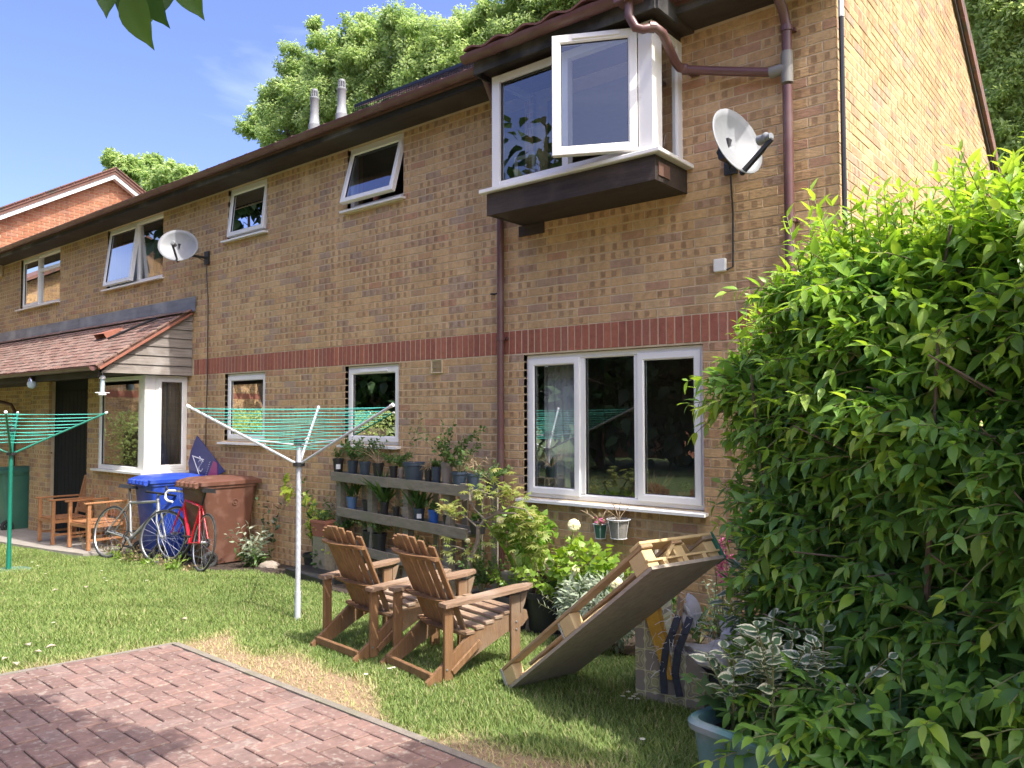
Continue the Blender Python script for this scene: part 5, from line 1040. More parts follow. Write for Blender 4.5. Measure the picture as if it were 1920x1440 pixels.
def frames(D, N):
    D = D/np.maximum(np.linalg.norm(D, axis=1, keepdims=True), 1e-6); X = np.cross(D, N); ln = np.linalg.norm(X, axis=1, keepdims=True); X = np.where(ln < 1e-3, np.array([[1., 0, 0]]), X/np.maximum(ln, 1e-6)); Z_ = np.cross(X, D); return X, D, Z_
_lm = {}
def leaves(name, parent, mat, P, D, N, S, lv, tpl='lance', nobj=0, objname='leaf', off=None, kind='stuff'):
    P = np.asarray(P, float); D = np.asarray(D, float); N = np.asarray(N, float); S = np.asarray(S, float); lv = np.asarray(lv, float)
    if len(P) == 0: return None
    tv_, tf, te = TPL[tpl]; X, Yv, Zv = frames(D, N); o3 = np.array(off if off is not None else (0, 0, 0), float)
    pick = np.array([], int)
    if nobj:
        px, py, z = npproj(P+o3); sc = np.where((z > .2) & (px > -10) & (px < 1930) & (py > -10) & (py < 1450), S/np.maximum(z, .2), 0)
        fr = S/np.maximum(z, .2); pick = np.argsort(-sc)[:nobj]; pick = pick[sc[pick] > 0]
        for i in pick:
            vi = int(min(5, lv[i]*6)); k = (tpl, mat, vi)
            if k not in _lm:
                fs = [np.array([f for f in tf if len(f) == q]) for q in (3, 4) if any(len(f) == q for f in tf)]
                _lm[k] = npmesh(objname, tv_, fs, mat, smooth=True, attr={'lv': ('FLOAT', np.full(len(tv_), (vi+.5)/6)), 'le': ('FLOAT', te)})
            o = link(objname, _lm[k], parent); s = S[i]
            o.matrix_local = Matrix(((X[i, 0]*s, Yv[i, 0]*s, Zv[i, 0]*s, P[i, 0]), (X[i, 1]*s, Yv[i, 1]*s, Zv[i, 1]*s, P[i, 1]), (X[i, 2]*s, Yv[i, 2]*s, Zv[i, 2]*s, P[i, 2]), (0, 0, 0, 1)))
    rest = np.setdiff1d(np.arange(len(P)), pick)
    if len(rest) == 0: return None
    n = len(rest); k = len(tv_)
    Q = P[rest][:, None, :]+S[rest][:, None, None]*(tv_[None, :, 0:1]*X[rest][:, None, :]+tv_[None, :, 1:2]*Yv[rest][:, None, :]+tv_[None, :, 2:3]*Zv[rest][:, None, :])
    fs = []
    for q in (3, 4):
        ff = np.array([f for f in tf if len(f) == q])
        if len(ff): fs.append(((np.arange(n)*k)[:, None, None]+ff[None]).reshape(-1, q))
    me = npmesh(name, Q.reshape(-1, 3), fs, mat, smooth=True, attr={'lv': ('FLOAT', np.repeat(lv[rest], k)), 'le': ('FLOAT', np.tile(te, n))})
    return link(name, me, parent, kind=kind)
def rdir(rs, n): d = rs.normal(size=(n, 3)); return d/np.linalg.norm(d, axis=1, keepdims=True)
def bush(parent, mat, c, r, n, size, tpl='oval', rs=rs, droop=.2, lvr=(0, 1), shell=.5, name='foliage', nobj=0, off=None, upz=.5, kind='stuff'):
    d = rdir(rs, n); rad = shell+(1-shell)*rs.rand(n, 1)**.5; lump = 1+.18*np.sin(d[:, :1]*5+c[0]*9)*np.cos(d[:, 1:2]*6+c[1]*7); P = np.array(c)+d*rad*lump*np.array(r)
    D = d*.7+rdir(rs, n)*.6; D[:, 2] += .25-droop; N = np.tile([0, 0, 1.], (n, 1))*upz+rdir(rs, n)*.5; S = size*(.65+.7*rs.rand(n)); lv = np.clip(lvr[0]+(lvr[1]-lvr[0])*(.25*rs.randn(n)+.5+.25*d[:, 2]), 0, .99)
    return leaves(name, parent, mat, P, D, N, S, lv, tpl, nobj, off=off, kind=kind)
def stems(parent, mat, base, tips, r=.004, name='stems', bend=.1, rs=rs, kind=None):
    mb = MB()
    for q in tips:
        b = Vector(base)+V(rs.normal()*.01, rs.normal()*.01, 0); q = Vector(q); m_ = b.lerp(q, .5)+V(rs.normal()*bend, rs.normal()*bend, 0)*(q-b).length; mb.tube([b, m_, q], [r, r*.8, r*.5], 5, False)
    return mb.build(name, mat, parent, smooth=True, kind=kind)
def sprays(parent, base, n, L_, mat, stemmat, size, tpl, per=14, spread=.5, rs=rs, lvr=(0, 1), name='foliage', up=1., gravity=.15, name2='stems', start=.25, r=.004):
    """n arching stems from base, opposite leaves along each"""
    P, D, N, S, lv = [], [], [], [], []; mb = MB()
    for k in range(n):
        a = rs.uniform(0, 2*math.pi); sp_ = spread*math.sqrt(rs.rand()); d = np.array([math.cos(a)*sp_, math.sin(a)*sp_, up]); d /= np.linalg.norm(d); ln = L_*rs.uniform(.6, 1.1); pts = []
        for i in range(6): t_ = i/5; pts.append(np.array(base)+d*ln*t_+np.array([math.cos(a)*.12*ln*t_*t_, math.sin(a)*.12*ln*t_*t_, -gravity*ln*t_*t_]))
        mb.tube(pts, [r*(1-.13*i) for i in range(6)], 5, False)
        for j in range(per):
            t_ = start+(1-start)*(j+rs.rand()*.5)/per; i = min(int(t_*5), 4); p = pts[i]+(pts[i+1]-pts[i])*(t_*5-i); ax_ = (pts[i+1]-pts[i]); ax_ /= np.linalg.norm(ax_); ph = j*2.4+rs.rand(); sd_ = np.cross(ax_, [math.cos(ph), math.sin(ph), .3]); sd_ /= max(np.linalg.norm(sd_), 1e-6)
            P.append(p); D.append(sd_*.9+ax_*.6+np.array([0, 0, .1])); N.append(np.array([0, 0, 1])+.5*rs.normal(size=3)); S.append(size*(.6+.6*rs.rand())*(1.1-.4*t_)); lv.append(np.clip(lvr[0]+(lvr[1]-lvr[0])*(.3+.5*t_+.2*rs.randn()), 0, .99))
    mb.build(name2, stemmat, parent, smooth=True); return leaves(name, parent, mat, P, D, N, S, lv, tpl)
# ------------------------------------------------------------------ curtains, blinds and window sill plants
def curtain(label, x0, x1, z0, z1, y, n=6, flare=.0, mat='curtain', cat='curtain', ax='x'):
    m = n*6; vs = []
    for zz, k in ((z1, 0), (z1*.4+z0*.6, .6), (z0, 1)):
        for i in range(m+1):
            u = i/m; x = x0+(x1+flare*k-x0)*u; dy = .022*math.sin(u*n*2*math.pi)+.008*math.sin(u*n*5.1+k); vs.append((x-x0, dy, zz-z0) if ax == 'x' else (dy, x-x0, zz-z0))
    f = [(r_*(m+1)+i, r_*(m+1)+i+1, (r_+1)*(m+1)+i+1, (r_+1)*(m+1)+i) for r_ in range(2) for i in range(m)]
    o = MB().add(vs, f).build('curtain', mat, smooth=True, loc=(x0, y, z0) if ax == 'x' else (y, x0, z0)); s = o.modifiers.new('s', 'SOLIDIFY'); s.thickness = .004
    return tag(o, label, cat)
curtain('white curtain drawn to the side at the potted snake plant', 1.76, 2.13, 1.0, 2.36, .235, 5, .1)
curtain('pale curtain edge at the far side of the big window', 3.40, 3.52, 1.0, 2.36, .26, 2)
curtain('grey curtain in the side light of the bay window', YP+.2, -.05, 1.05, 2.36, PXR-.16, 5, mat='roomwall', ax='y')
curtain('dim net curtain inside the bay window front', -5.3, -4.62, 1.03, 2.36, YP+.2, 6, mat='curtain') if 0 else None
curtain('long curtain behind the fixed pane of the bedroom window', -6.1, -5.85, 3.8, 4.83, .3, 3, mat='roomwall')
curtain('white roller blind pulled half down in the open casement', -7.05, -6.15, 4.0, 4.6, .33, 1)
curtain('pale roller blind at the top of the kitchen window', -.9, .0, 2.16, 2.36, .22, 1); curtain('frosted white panel inside the small lower window', -3.4, -3.05, 1.45, 2.36, .25, 1)
def pot_mesh(t, r, h, mat, nm='pot', soil=True):
    MB().lathe([(0, 0), (r*.74, 0), (r*.97, h*.84), (r*1.05, h*.85), (r*1.05, h), (r*.98, h), (r*.9, h*.9), (0, h*.9)], 18).build(nm, mat, t, smooth=True)
    if soil: MB().disc(r*.93, h*.91, 14).build('soil', 'soil', t)
def potted(label, p, r, h, mat, plant, seed=0, group=None, L_=.25, cat='plant pot', lab=False):
    t = thing('potted_plant', label, cat, p, 0, group); pot_mesh(t, r, h, mat); q = np.random.RandomState(seed+50); b = (0, 0, h*.88)
    if plant == 'bushy': sprays(t, b, 13, L_, 'midgreen', 'stem', .055, 'oval', 16, .8, q)
    elif plant == 'fern': sprays(t, b, 12, L_, 'midgreen', 'stem', .055, 'lance2', 18, .9, q, gravity=.3)
    elif plant == 'dry': sprays(t, b, 10, L_, 'dryleaf', 'drystem', .07, 'strap', 7, .9, q, gravity=.4)
    elif plant == 'grassy':
        n = 60; D = rdir(q, n)*.6; D[:, 2] = 1; leaves('foliage', t, 'midgreen', np.tile(b, (n, 1))+q.normal(size=(n, 3))*[r*.35, r*.35, 0], D, rdir(q, n), L_*(.6+.6*q.rand(n)), q.rand(n)*.9, 'strap')
    elif plant == 'vine': sprays(t, b, 3, L_, 'midgreen', 'drystem', .06, 'lance', 9, .25, q, (.2, .7), gravity=.0)
    elif plant == 'herb': sprays(t, b, 14, L_, 'midgreen', 'stem', .04, 'flatoval', 12, 1.0, q, (.2, .9), gravity=.35)
    elif plant == 'sparse': sprays(t, b, 8, max(L_, .1), 'midgreen', 'drystem', .05, 'oval', 9, .7, q)
    elif plant == 'snake':
        n = 9; D = rdir(q, n)*.35; D[:, 2] = 1; leaves('foliage', t, 'darkleaf', np.tile(b, (n, 1))+q.normal(size=(n, 3))*[.02, .02, 0], D, rdir(q, n), L_*(.7+.5*q.rand(n)), q.rand(n)*.9, 'lance2')
    elif plant == 'spider':
        n = 40; D = rdir(q, n); D[:, 2] = .9; leaves('foliage', t, 'dryleaf', np.tile(b, (n, 1)), D, rdir(q, n), L_*(.7+.5*q.rand(n)), q.rand(n)*.9, 'strap')
    if lab:
        d = (CAM-Vector(p)); d.z = 0; d.normalize(); m_ = Matrix.Translation(d*(r*.95)+V(0, 0, h*.5)) @ Matrix.Rotation(math.atan2(d.y, d.x)+R(90), 4, 'Z'); MB().box((-r*.4, -.004, -h*.15), (r*.4, .0, h*.15), m_).build('paper_label', 'whitepaint', t)
    return t
MB().box((1.71, .118, 1.03), (3.48, .32, 1.05)).build('inner_sill', 'upvc', house)
for lab_, px_, r, h, mt, pl, L_ in (('snake plant in a green pot on the big window sill', 1022, .075, .11, 'bingreen', 'snake', .24), ('spiky trailing plant on the big window sill', 1228, .08, .10, 'potgrey', 'spider', .20), ('leafy plant inside the middle pane of the big window', 1120, .07, .09, 'potblack', 'herb', .16), ('small terracotta pot on the sill by the pale curtain', 1283, .06, .12, 'potterra', 'sparse', .08)):
    p = wy(px_, 900, .16); potted(lab_, (p.x, .165, 1.052), r, h, mt, pl, int(px_), L_=L_)
p = wy(705, 790, .28); potted('large leafy houseplant behind the kitchen window', (p.x, .33, 1.40), .09, .14, 'potblack', 'vine', 3, L_=.62)
MB().box((-1.0, .24, 1.36), (.1, .45, 1.40)).build('inner_sill', 'upvc', house)
p = wy(690, 384, .0); potted('little red pot on the sill under the wide open top hung window', (p.x, .02+.1, U2[2]+.06), .04, .07, 'potterra', 'sparse', 7, L_=.03)
# folded sticks leaning inside the oriel side light
t = thing('slat_bundle', 'bundle of white slats leaning inside the oriel side pane', 'slats', (3.22, -.30, 3.79))
for k in range(4): MB().bar((0, .05*k, 0), (.01*k, .03+.05*k, .30-.02*k), .018, .006).build('slat', 'whitepaint', t)
tag(MB().ring(0, .22, 0, .30, .03, 0, .02).build('picture_frame', 'whitepaint', loc=(1.86, -.33, 3.79)), 'small white framed board standing inside the oriel window', 'frame')
# ------------------------------------------------------------------ pallet-wood plant rack
RL, RRt = V(-.90, -.17, 0), V(1.62, -.60, 0); rd = (RRt-RL).normalized(); rn = V(rd.y, -rd.x, 0)      # rn toward the lawn
rack = thing('plant_rack', 'grey weathered pallet wood rack holding pots against the wall', 'plant rack', RL); RLn = (RRt-RL).length
rm = Matrix.Rotation(math.atan2(rd.y, rd.x), 4, 'Z')
for k, (z0, z1, a, b) in enumerate(((1.075, 1.175, 0, 1), (.70, .80, .06, .97), (.335, .43, .12, .86), (.02, .11, .05, .95))):
    for s, (yy0, yy1) in enumerate(((-.022, .0), (.12, .14))):
        m_ = RLn*(a+(b-a)*.47); MB().box((RLn*a, yy0, z0), (m_-.004, yy1, z1), rm, .003).build('shelf_board', 'greywood', rack); MB().box((m_+.004, yy0, z0+.006), (RLn*b, yy1, z1+.004), rm, .003).build('shelf_board', 'greywood', rack)
    MB().box((RLn*a, .002, z1-.056), (RLn*b, .118, z1-.036), rm).build('shelf', 'greywood', rack)
for k in range(8):
    u = .10+k*(RLn-.2)/7; MB().box((u-.045, .022, .0), (u+.045, .095, 1.07), rm).build('upright', 'greywood', rack) if k % 2 == 0 else MB().box((u-.035, .142, .0), (u+.035, .16, 1.17), rm).build('upright', 'greywood', rack)
for k, u in enumerate((RLn-.35, RLn-.14, RLn+.08)): MB().box((u-.04, .165, .0), (u+.04, .182, 1.18), rm).build('upright', 'greywood', rack)
MB().box((RLn-.13, -.05, 1.06), (RLn+.0, -.023, 1.20), rm).build('end_block', 'greywood', rack)
def rackpt(px_, py_, off=.06):
    v = ray(px_, py_); o = RL-rn*off; return CAM+v*((o-CAM).dot(rn)/v.dot(rn))
rows = [ # centre px, top row; width px, height px, material, plant, plant height, words
 (634, 18, 26, 'potblack', 'sparse', .16, 'square black pot with a white label at the free end of the top shelf', 0, 1), (661, 18, 25, 'potnavy', 'bushy', .24, 'navy pot of bushy green leaves on the top shelf under the kitchen window', 0, 0), (684, 19, 26, 'potnavy', 'bushy', .28, 'navy pot with tall leafy stems below the kitchen sill', 0, 0), (709, 19, 26, 'potblack', 'dry', .26, 'black pot of drooping dry stems on the top shelf', 0, 0), (738, 14, 24, 'potblack', 'fern', .22, 'small black pot of fine foliage beside the big slate pot', 0, 0), (752, 10, 22, 'potgrey', 'sparse', .06, 'tiny grey pot tucked beside the big slate pot', 0, 0), (776, 37, 34, 'potnavy', 'vine', .52, 'largest slate blue pot with a tall drooping climber on the top shelf', 0, 0), (803, 14, 28, 'potblack', 'dry', .07, 'black pot of withered brown leaves on the top shelf', 0, 0), (818, 17, 31, 'potnavy', 'sparse', .05, 'narrow navy pot beside the tall grey one', 0, 0), (838, 20, 40, 'potgrey', 'bushy', .42, 'tall grey pot with the fullest green shrub on the top shelf', 0, 0), (861, 26, 27, 'potnavy', 'bushy', .3, 'slate pot of dark green leaves near the downpipe end of the shelf', 0, 0), (887, 23, 27, 'potnavy', 'dry', .3, 'slate pot of frizzy straw coloured plant near the downpipe', 0, 0), (922, 20, 28, 'potblack', 'herb', .22, 'black pot with trailing lobed leaves beside the downpipe', 0, 0),
 (660, 18, 23, 'potblue', 'grassy', .14, 'light blue pot on the middle shelf', 1, 0), (690, 19, 22, 'potblack', 'dry', .22, 'black pot of arching dry leaves on the middle shelf', 1, 0), (721, 15, 24, 'potblack', 'grassy', .24, 'black pot of grassy leaves on the middle shelf', 1, 0), (743, 12, 20, 'potblack', 'dry', .12, 'little black pot with dead stems on the middle shelf', 1, 0), (764, 21, 23, 'potgrey', 'sparse', .08, 'taupe plastic pot on the middle shelf', 1, 0), (786, 19, 24, 'potnavy', 'grassy', .18, 'slate pot with a white paper label on the middle shelf', 1, 1), (813, 18, 26, 'potbright', 'sparse', .08, 'bright blue pot on the middle shelf', 1, 0), (840, 18, 22, 'potblack', 'sparse', .06, 'black pot half hidden behind the maple on the middle shelf', 1, 0), (896, 31, 22, 'potblack', 'sparse', .05, 'shallow black bowl hanging at the maple end of the rack', 1, 0),
 (645, 20, 20, 'potblack', 'fern', .2, 'black pot at the terracotta trough on the bottom shelf', 2, 0), (694, 24, 30, 'potblack', 'herb', .25, 'black pot of spreading herbs on the bottom shelf', 2, 0), (712, 24, 30, 'potblack', 'herb', .22, 'second black herb pot on the bottom shelf behind the chair back', 2, 0), (790, 20, 24, 'potblack', 'sparse', .1, 'black pot low in the rack between the garden chairs', 2, 0)]
for i, (px_, wpx, hpx, mt, pl, L_, lab_, row, lb) in enumerate(rows):
    zt = (1.140, .765, .398)[row]; v = rackpt(px_, 900); 
    q = rackpt(px_, 900, .062); d_ = (q-CAM).dot(_F); r = wpx/2*d_/CAMF*1.12; h = hpx*d_/CAMF*1.15; bx = q.x; by = q.y
    if px_ > 900: zt = zt-.05 if row == 0 else zt
    potted(lab_, (bx, by, zt), min(r, .11), h, mt, pl, i, 'pots on the plant rack', L_*1.35, lab=lb)
p = rackpt(626, 985, .05); t = thing('terracotta_trough', 'terracotta trough of soft green foliage at the end of the rack', 'planter', (p.x-.03, p.y-.10, .46)); MB().add([(-.11, -.08, 0), (.11, -.08, 0), (.11, .08, 0), (-.11, .08, 0), (-.13, -.10, .16), (.13, -.10, .16), (.13, .10, .16), (-.13, .10, .16)], [(0, 3, 2, 1), (0, 1, 5, 4), (1, 2, 6, 5), (2, 3, 7, 6), (3, 0, 4, 7)]).box((-.135, -.105, .15), (.135, .105, .175)).build('trough', 'potterra', t); MB().box((-.11, -.08, -.46), (.11, .08, -.002)).build('stand', 'greywood', t); sprays(t, (0, 0, .15), 14, .24, 'midgreen', 'stem', .05, 'lance2', 14, 1.0, gravity=.3)
p = rackpt(610, 960, .05); t = thing('potted_plant', 'leggy green lily stems rising beside the rack and the airer pole', 'plant pot', (p.x-.1, p.y-.08, gz(p.x, p.y)+.02)); pot_mesh(t, .12, .22, 'potblack'); sprays(t, (0, 0, .2), 6, .95, 'midgreen', 'stem', .10, 'lance', 22, .25, gravity=.05)
# ------------------------------------------------------------------ border pots and planting
def onbed(px_, y): q = wy(px_, 1100, y); return V(q.x, y, gz(q.x, y)+.016)
p = onbed(1030, -.62); t = thing('big_pot', 'big black plastic pot with purple leaves under the rose', 'plant pot', p); pot_mesh(t, .21, .32, 'potblack'); bush(t, 'purpleleaf', (0, 0, .36), (.17, .17, .1), 160, .05, 'flatoval'); bush(t, 'midgreen', (.03, -.02, .33), (.15, .15, .06), 60, .05)
p = onbed(962, -.72); t = thing('big_pot', 'big black pot of pale green mint behind the garden chair arm', 'plant pot', p); pot_mesh(t, .19, .27, 'potblack'); sprays(t, (0, 0, .24), 22, .38, 'roseleaf', 'stem', .055, 'oval', 14, .9, lvr=(0, .8))
p = onbed(905, -.80); t = thing('big_pot', 'mottled grey stone pot of tall mint behind the garden chairs', 'plant pot', p); pot_mesh(t, .17, .25, 'potstone'); sprays(t, (0, 0, .22), 16, .55, 'midgreen', 'stem', .055, 'oval', 18, .6, lvr=(.2, 1))
# rose
p = onbed(1058, -.66); ro = thing('rose_bush', 'cream flowered rose bush beside the black pots', 'rose', p)
rel = lambda px_, py_, y: wy(px_, py_, y)-p
tipsR = [rel(1076, 985, -.66), rel(1030, 1055, -.72), rel(1074, 1070, -.80), rel(1110, 1010, -.62), rel(1145, 1040, -.6), rel(1000, 1040, -.6), rel(1160, 1085, -.75)]
stems(ro, 'stem', (0, 0, 0), tipsR, .006, bend=.05); sprays(ro, (0, 0, .12), 20, .62, 'roseleaf', 'stem', .065, 'round', 20, .75, lvr=(.2, 1), name2='canes', start=.3)
sprays(ro, tuple(rel(1076, 1030, -.66)), 4, .16, 'roseleaf', 'stem', .05, 'oval', 10, .5, lvr=(.5, 1), name='top_foliage', name2='shoots', start=.1); bush(ro, 'roseleaf', tuple(rel(1095, 1060, -.7)), (.26, .18, .17), 330, .06, 'round', lvr=(.25, 1))
def bloom(parent, c, r, n=26, mat='petal', seed=0):
    q = np.random.RandomState(seed); d = rdir(q, n); d[:, 2] = np.abs(d[:, 2])*.9+.05; mb = MB(); to = (CAM-(Vector(c)+p)).normalized(); axm = to.to_track_quat('Z', 'Y').to_matrix()
    for k in range(n):
        a = k*2.4; ring_ = (k/n)**.5; dv = V(math.cos(a)*ring_, math.sin(a)*ring_, 1.15-ring_).normalized(); tx = dv.cross(V(0, 0, 1)); tx = tx.normalized() if tx.length > .01 else V(1, 0, 0); ty = dv.cross(tx).normalized(); o = dv*r*(.35+.25*ring_); s = r*.46
        vs = [axm @ q_ for q_ in (o-tx*s*.35-ty*s*.2, o+tx*s*.35-ty*s*.2, o+tx*s*.7+ty*s*.5+dv*s*.15, o+ty*s*.95+dv*s*.05, o-tx*s*.7+ty*s*.5+dv*s*.15)]; mb.add([Vector(c)+v for v in vs], [(0, 1, 2, 3, 4)])
    o = mb.build('bloom', mat, parent, smooth=True); m_ = Matrix.Translation(Vector(c)) @ axm.to_4x4(); MB().lathe([(r*.28, r*.30), (.0, r*.55)], 10, m_).build('bloom_heart', 'petalcore', o, smooth=True)
for i, (q, r) in enumerate(((tipsR[0], .07), (tipsR[1], .06), (tipsR[2], .07), (rel(1155, 1094, -.95), .068), (rel(938, 975, -.9), .045), (rel(877, 1014, -.9), .03))): bloom(ro, tuple(q), r, 30 if r > .05 else 16, seed=i)
# yellow-green Japanese maple in front of the rack
ya = -.92; p = onbed(882, ya); ac = thing('japanese_maple', 'small Japanese maple with twisted grey stem and yellow green leaves before the rack', 'tree', p); rel2 = lambda px_, py_, y=ya: wy(px_, py_, y)-p
tr = [V(0, 0, 0), rel2(878, 1085), rel2(884, 1050), rel2(896, 1015), rel2(897, 990), rel2(910, 975), rel2(932, 962)]; MB().tube(tr, [.022, .02, .019, .018, .017, .014, .011], 8).build('trunk', 'acerbark', ac, smooth=True)
brs = [[rel2(910, 975), rel2(890, 955), rel2(880, 935), rel2(868, 940)], [rel2(897, 990), rel2(880, 975), rel2(862, 960), rel2(850, 965)], [rel2(932, 962), rel2(948, 935), rel2(893+20, 925), rel2(888, 928)], [rel2(932, 962), rel2(960, 950), rel2(985, 955), rel2(1000, 975)], [rel2(932, 962), rel2(965, 962), rel2(980, 975, -.85), rel2(1010, 1010, -.8)], [rel2(910, 975), rel2(925, 940), rel2(940, 915), rel2(945, 908)], [rel2(884, 1050), rel2(870, 1030), rel2(855, 1025), rel2(840, 1022)]]
for bq_ in brs: MB().tube(bq_, [.009, .007, .005, .003], 6).build('limb', 'acerbark', ac, smooth=True)
P, D, N, S, lv = [], [], [], [], []
ra_ = np.random.RandomState(21)
for (px_, py_, rx, n, y) in ((855, 950, 28, 26, ya), (838, 958, 18, 12, ya), (905, 925, 22, 16, ya), (945, 910, 34, 34, ya), (915, 955, 16, 8, ya), (965, 935, 30, 34, ya+.08), (985, 965, 30, 36, ya+.06), (950, 985, 34, 34, ya+.1), (1000, 990, 24, 26, ya+.1), (930, 1000, 24, 14, ya+.05), (850, 1028, 26, 16, ya), (890, 1040, 20, 8, ya), (975, 1010, 30, 26, ya+.1), (1005, 1025, 16, 14, ya+.1)):
    c = rel2(px_, py_, y); R_ = rx*(c+p-CAM).dot(_F)/CAMF
    for k in range(n):
        o = ra_.normal(size=3)*[.5, .45, .4]*R_; P.append(np.array(c)+o); a = ra_.uniform(0, 6.28); D.append([math.cos(a), math.sin(a), -.25]); N.append(np.array([0, 0, 1])+.35*ra_.normal(size=3)); S.append(.06*(.7+.6*ra_.rand())); lv.append(ra_.rand()*.99)
leaves('crown', ac, 'acerleaf', P, D, N, S, lv, 'acer', nobj=120, off=tuple(p))
# round-leaved shrub under the maple
p2 = onbed(975, -.72); t = thing('leafy_shrub', 'round leaved green shrub below the maple crown', 'shrub', p2); bush(t, 'roseleaf', (0, .05, .78), (.25, .2, .17), 420, .055, 'round', lvr=(0, .75)); stems(t, 'stem', (0, 0, 0), [(-.1, 0, .7), (.1, .05, .75), (.2, 0, .65), (0, .1, .8)], .006)
p2 = onbed(1010, -.4); t = thing('iris_clump', 'broad strap leaves arching between the maple and the rose', 'plant', p2); q = np.random.RandomState(2); n = 9; D = rdir(q, n)*.5; D[:, 2] = 1; leaves('foliage', t, 'roseleaf', q.normal(size=(n, 3))*[.05, .03, 0], D, rdir(q, n), .75+.25*q.rand(n), q.rand(n), 'strap')
p2 = onbed(1000, -.55); t = thing('log_edging', 'pale cut timber block lying in the border beneath the maple', 'timber', p2+V(-.05, -.15, .38)); MB().box((-.16, -.05, -.05), (.16, .05, .05), ch=.01).build('timber', 'greywood', t); MB().box((-.15, -.04, -.396), (-.09, .04, -.052)).box((.09, -.04, -.396), (.15, .04, -.052)).build('prop', 'greywood', t)
# silver lavender mound
p2 = onbed(1125, -.88); t = thing('lavender_bush', 'silvery narrow leaved mound between the rose and the pallet', 'shrub', p2); sprays(t, (0, 0, .02), 95, .52, 'silverleaf', 'stem', .055, 'strap', 24, 1.05, gravity=.12, start=.35, r=.003)
bush(t, 'silverleaf', (0, 0, .3), (.33, .26, .22), 1500, .06, 'lance', lvr=(0, .7))
p2 = onbed(1110, -.5); t = thing('pale_shrub', 'yellow green leafy shrub behind the silver mound', 'shrub', p2); sprays(t, (0, 0, .05), 26, .78, 'roseleaf', 'stem', .07, 'oval', 16, .6, lvr=(.4, 1), start=.4)
# valerian
p2 = onbed(1352, -.55); va = thing('red_valerian', 'red valerian with pink flower heads between the pallet and the hedge', 'flower', p2); rel3 = lambda px_, py_, y=-.55: wy(px_, py_, y)-p2
hd = [(1337, 1030), (1352, 1042), (1358, 1018), (1355, 1072), (1368, 1050), (1345, 1052), (1388, 998), (1360, 1086)]
stems(va, 'stem', (0, 0, 0), [rel3(*h) for h in hd], .004, bend=.06); sprays(va, (0, 0, .05), 16, .55, 'silverleaf', 'stem', .07, 'lance2', 12, .5, lvr=(0, .5), name2='leafy_stems')
for i, h in enumerate(hd):
    q = np.random.RandomState(i); c = np.array(rel3(*h)); n = 60; d = rdir(q, n); leaves('flower_head', va, 'pinkleaf' if 'pinkleaf' in MT else 'purpleleaf', c+d*.035*q.rand(n, 1)**.4, d, rdir(q, n), .016+.008*q.rand(n), q.rand(n), 'flatoval')
p2 = onbed(1310, -.35); t = thing('dark_shrub', 'low glossy dark shrub against the wall beside the torn armchair', 'shrub', p2); sprays(t, (0, 0, .02), 12, .5, 'midgreen', 'stem', .085, 'lance2', 14, .8, lvr=(.1, .9))
# driftwood, hanging pots
p2 = wy(1240, 1030, -.35); t = thing('driftwood', 'bleached knobbly branch poking up behind the pallet', 'branch', (p2.x, -.35, gz(p2.x, -.35)))
mb = MB(); q = random.Random(3); H_ = p2.z-t.location.z
for (x, h) in ((-.10, .03), (-.04, .05), (.02, .06), (.08, .10), (.1, .04)): mb.tube([(x*.2, 0, 0), (x*.5, 0, H_*.6), (x, q.uniform(-.03, .03), H_+h*.3), (x+q.uniform(-.03, .03), 0, H_+h)], [.028, .022, .017, .012], 7); blob_ = (x, 0, H_+h)
mb.build('branch', 'litter', t, smooth=True)
for lab_, px_, mt, r, h in (('small dark green pot hooked to the wall under the big window', 1126, 'bingreen', .055, .12), ('stone coloured pot in a wire basket hooked to the wall under the big window', 1160, 'potstone', .085, .155)):
    q = wy(px_, 1008, -.13); t = thing('wall_pot', lab_, 'plant pot', (q.x, -.13, q.z)); pot_mesh(t, r, h, mt); sprays(t, (0, 0, h*.9), 7, .2, 'dryleaf', 'drystem', .05, 'strap', 4, .9, gravity=.2)
    mb = MB(); a = [(r*1.15*math.cos(k*math.pi/12), r*1.15*math.sin(k*math.pi/12), h*.96) for k in range(24)]; mb.tube(a, .0035, 5, closed=True); mb.tube([(r*.8*math.cos(k*math.pi/6), r*.8*math.sin(k*math.pi/6), -.004) for k in range(12)], .0035, 5, closed=True)
    for k in range(6): c_, s_ = math.cos(k*math.pi/3), math.sin(k*math.pi/3); mb.tube([(r*1.15*c_, r*1.15*s_, h*.96), (r*.8*c_, r*.8*s_, -.004)], .0025, 4)
    mb.tube([(0, r*1.1, h*.96), (0, .13, h*.96)], .004, 5); mb.build('wire_basket', 'whitepaint', t)
    if 'dark' in lab_: bush(t, 'pinkleaf', (.02, -.02, h+.03), (.07, .05, .03), 9, .035, 'round'); bush(t, 'dryleaf', (.02, -.02, h+.03), (.07, .05, .03), 26, .04, 'oval')
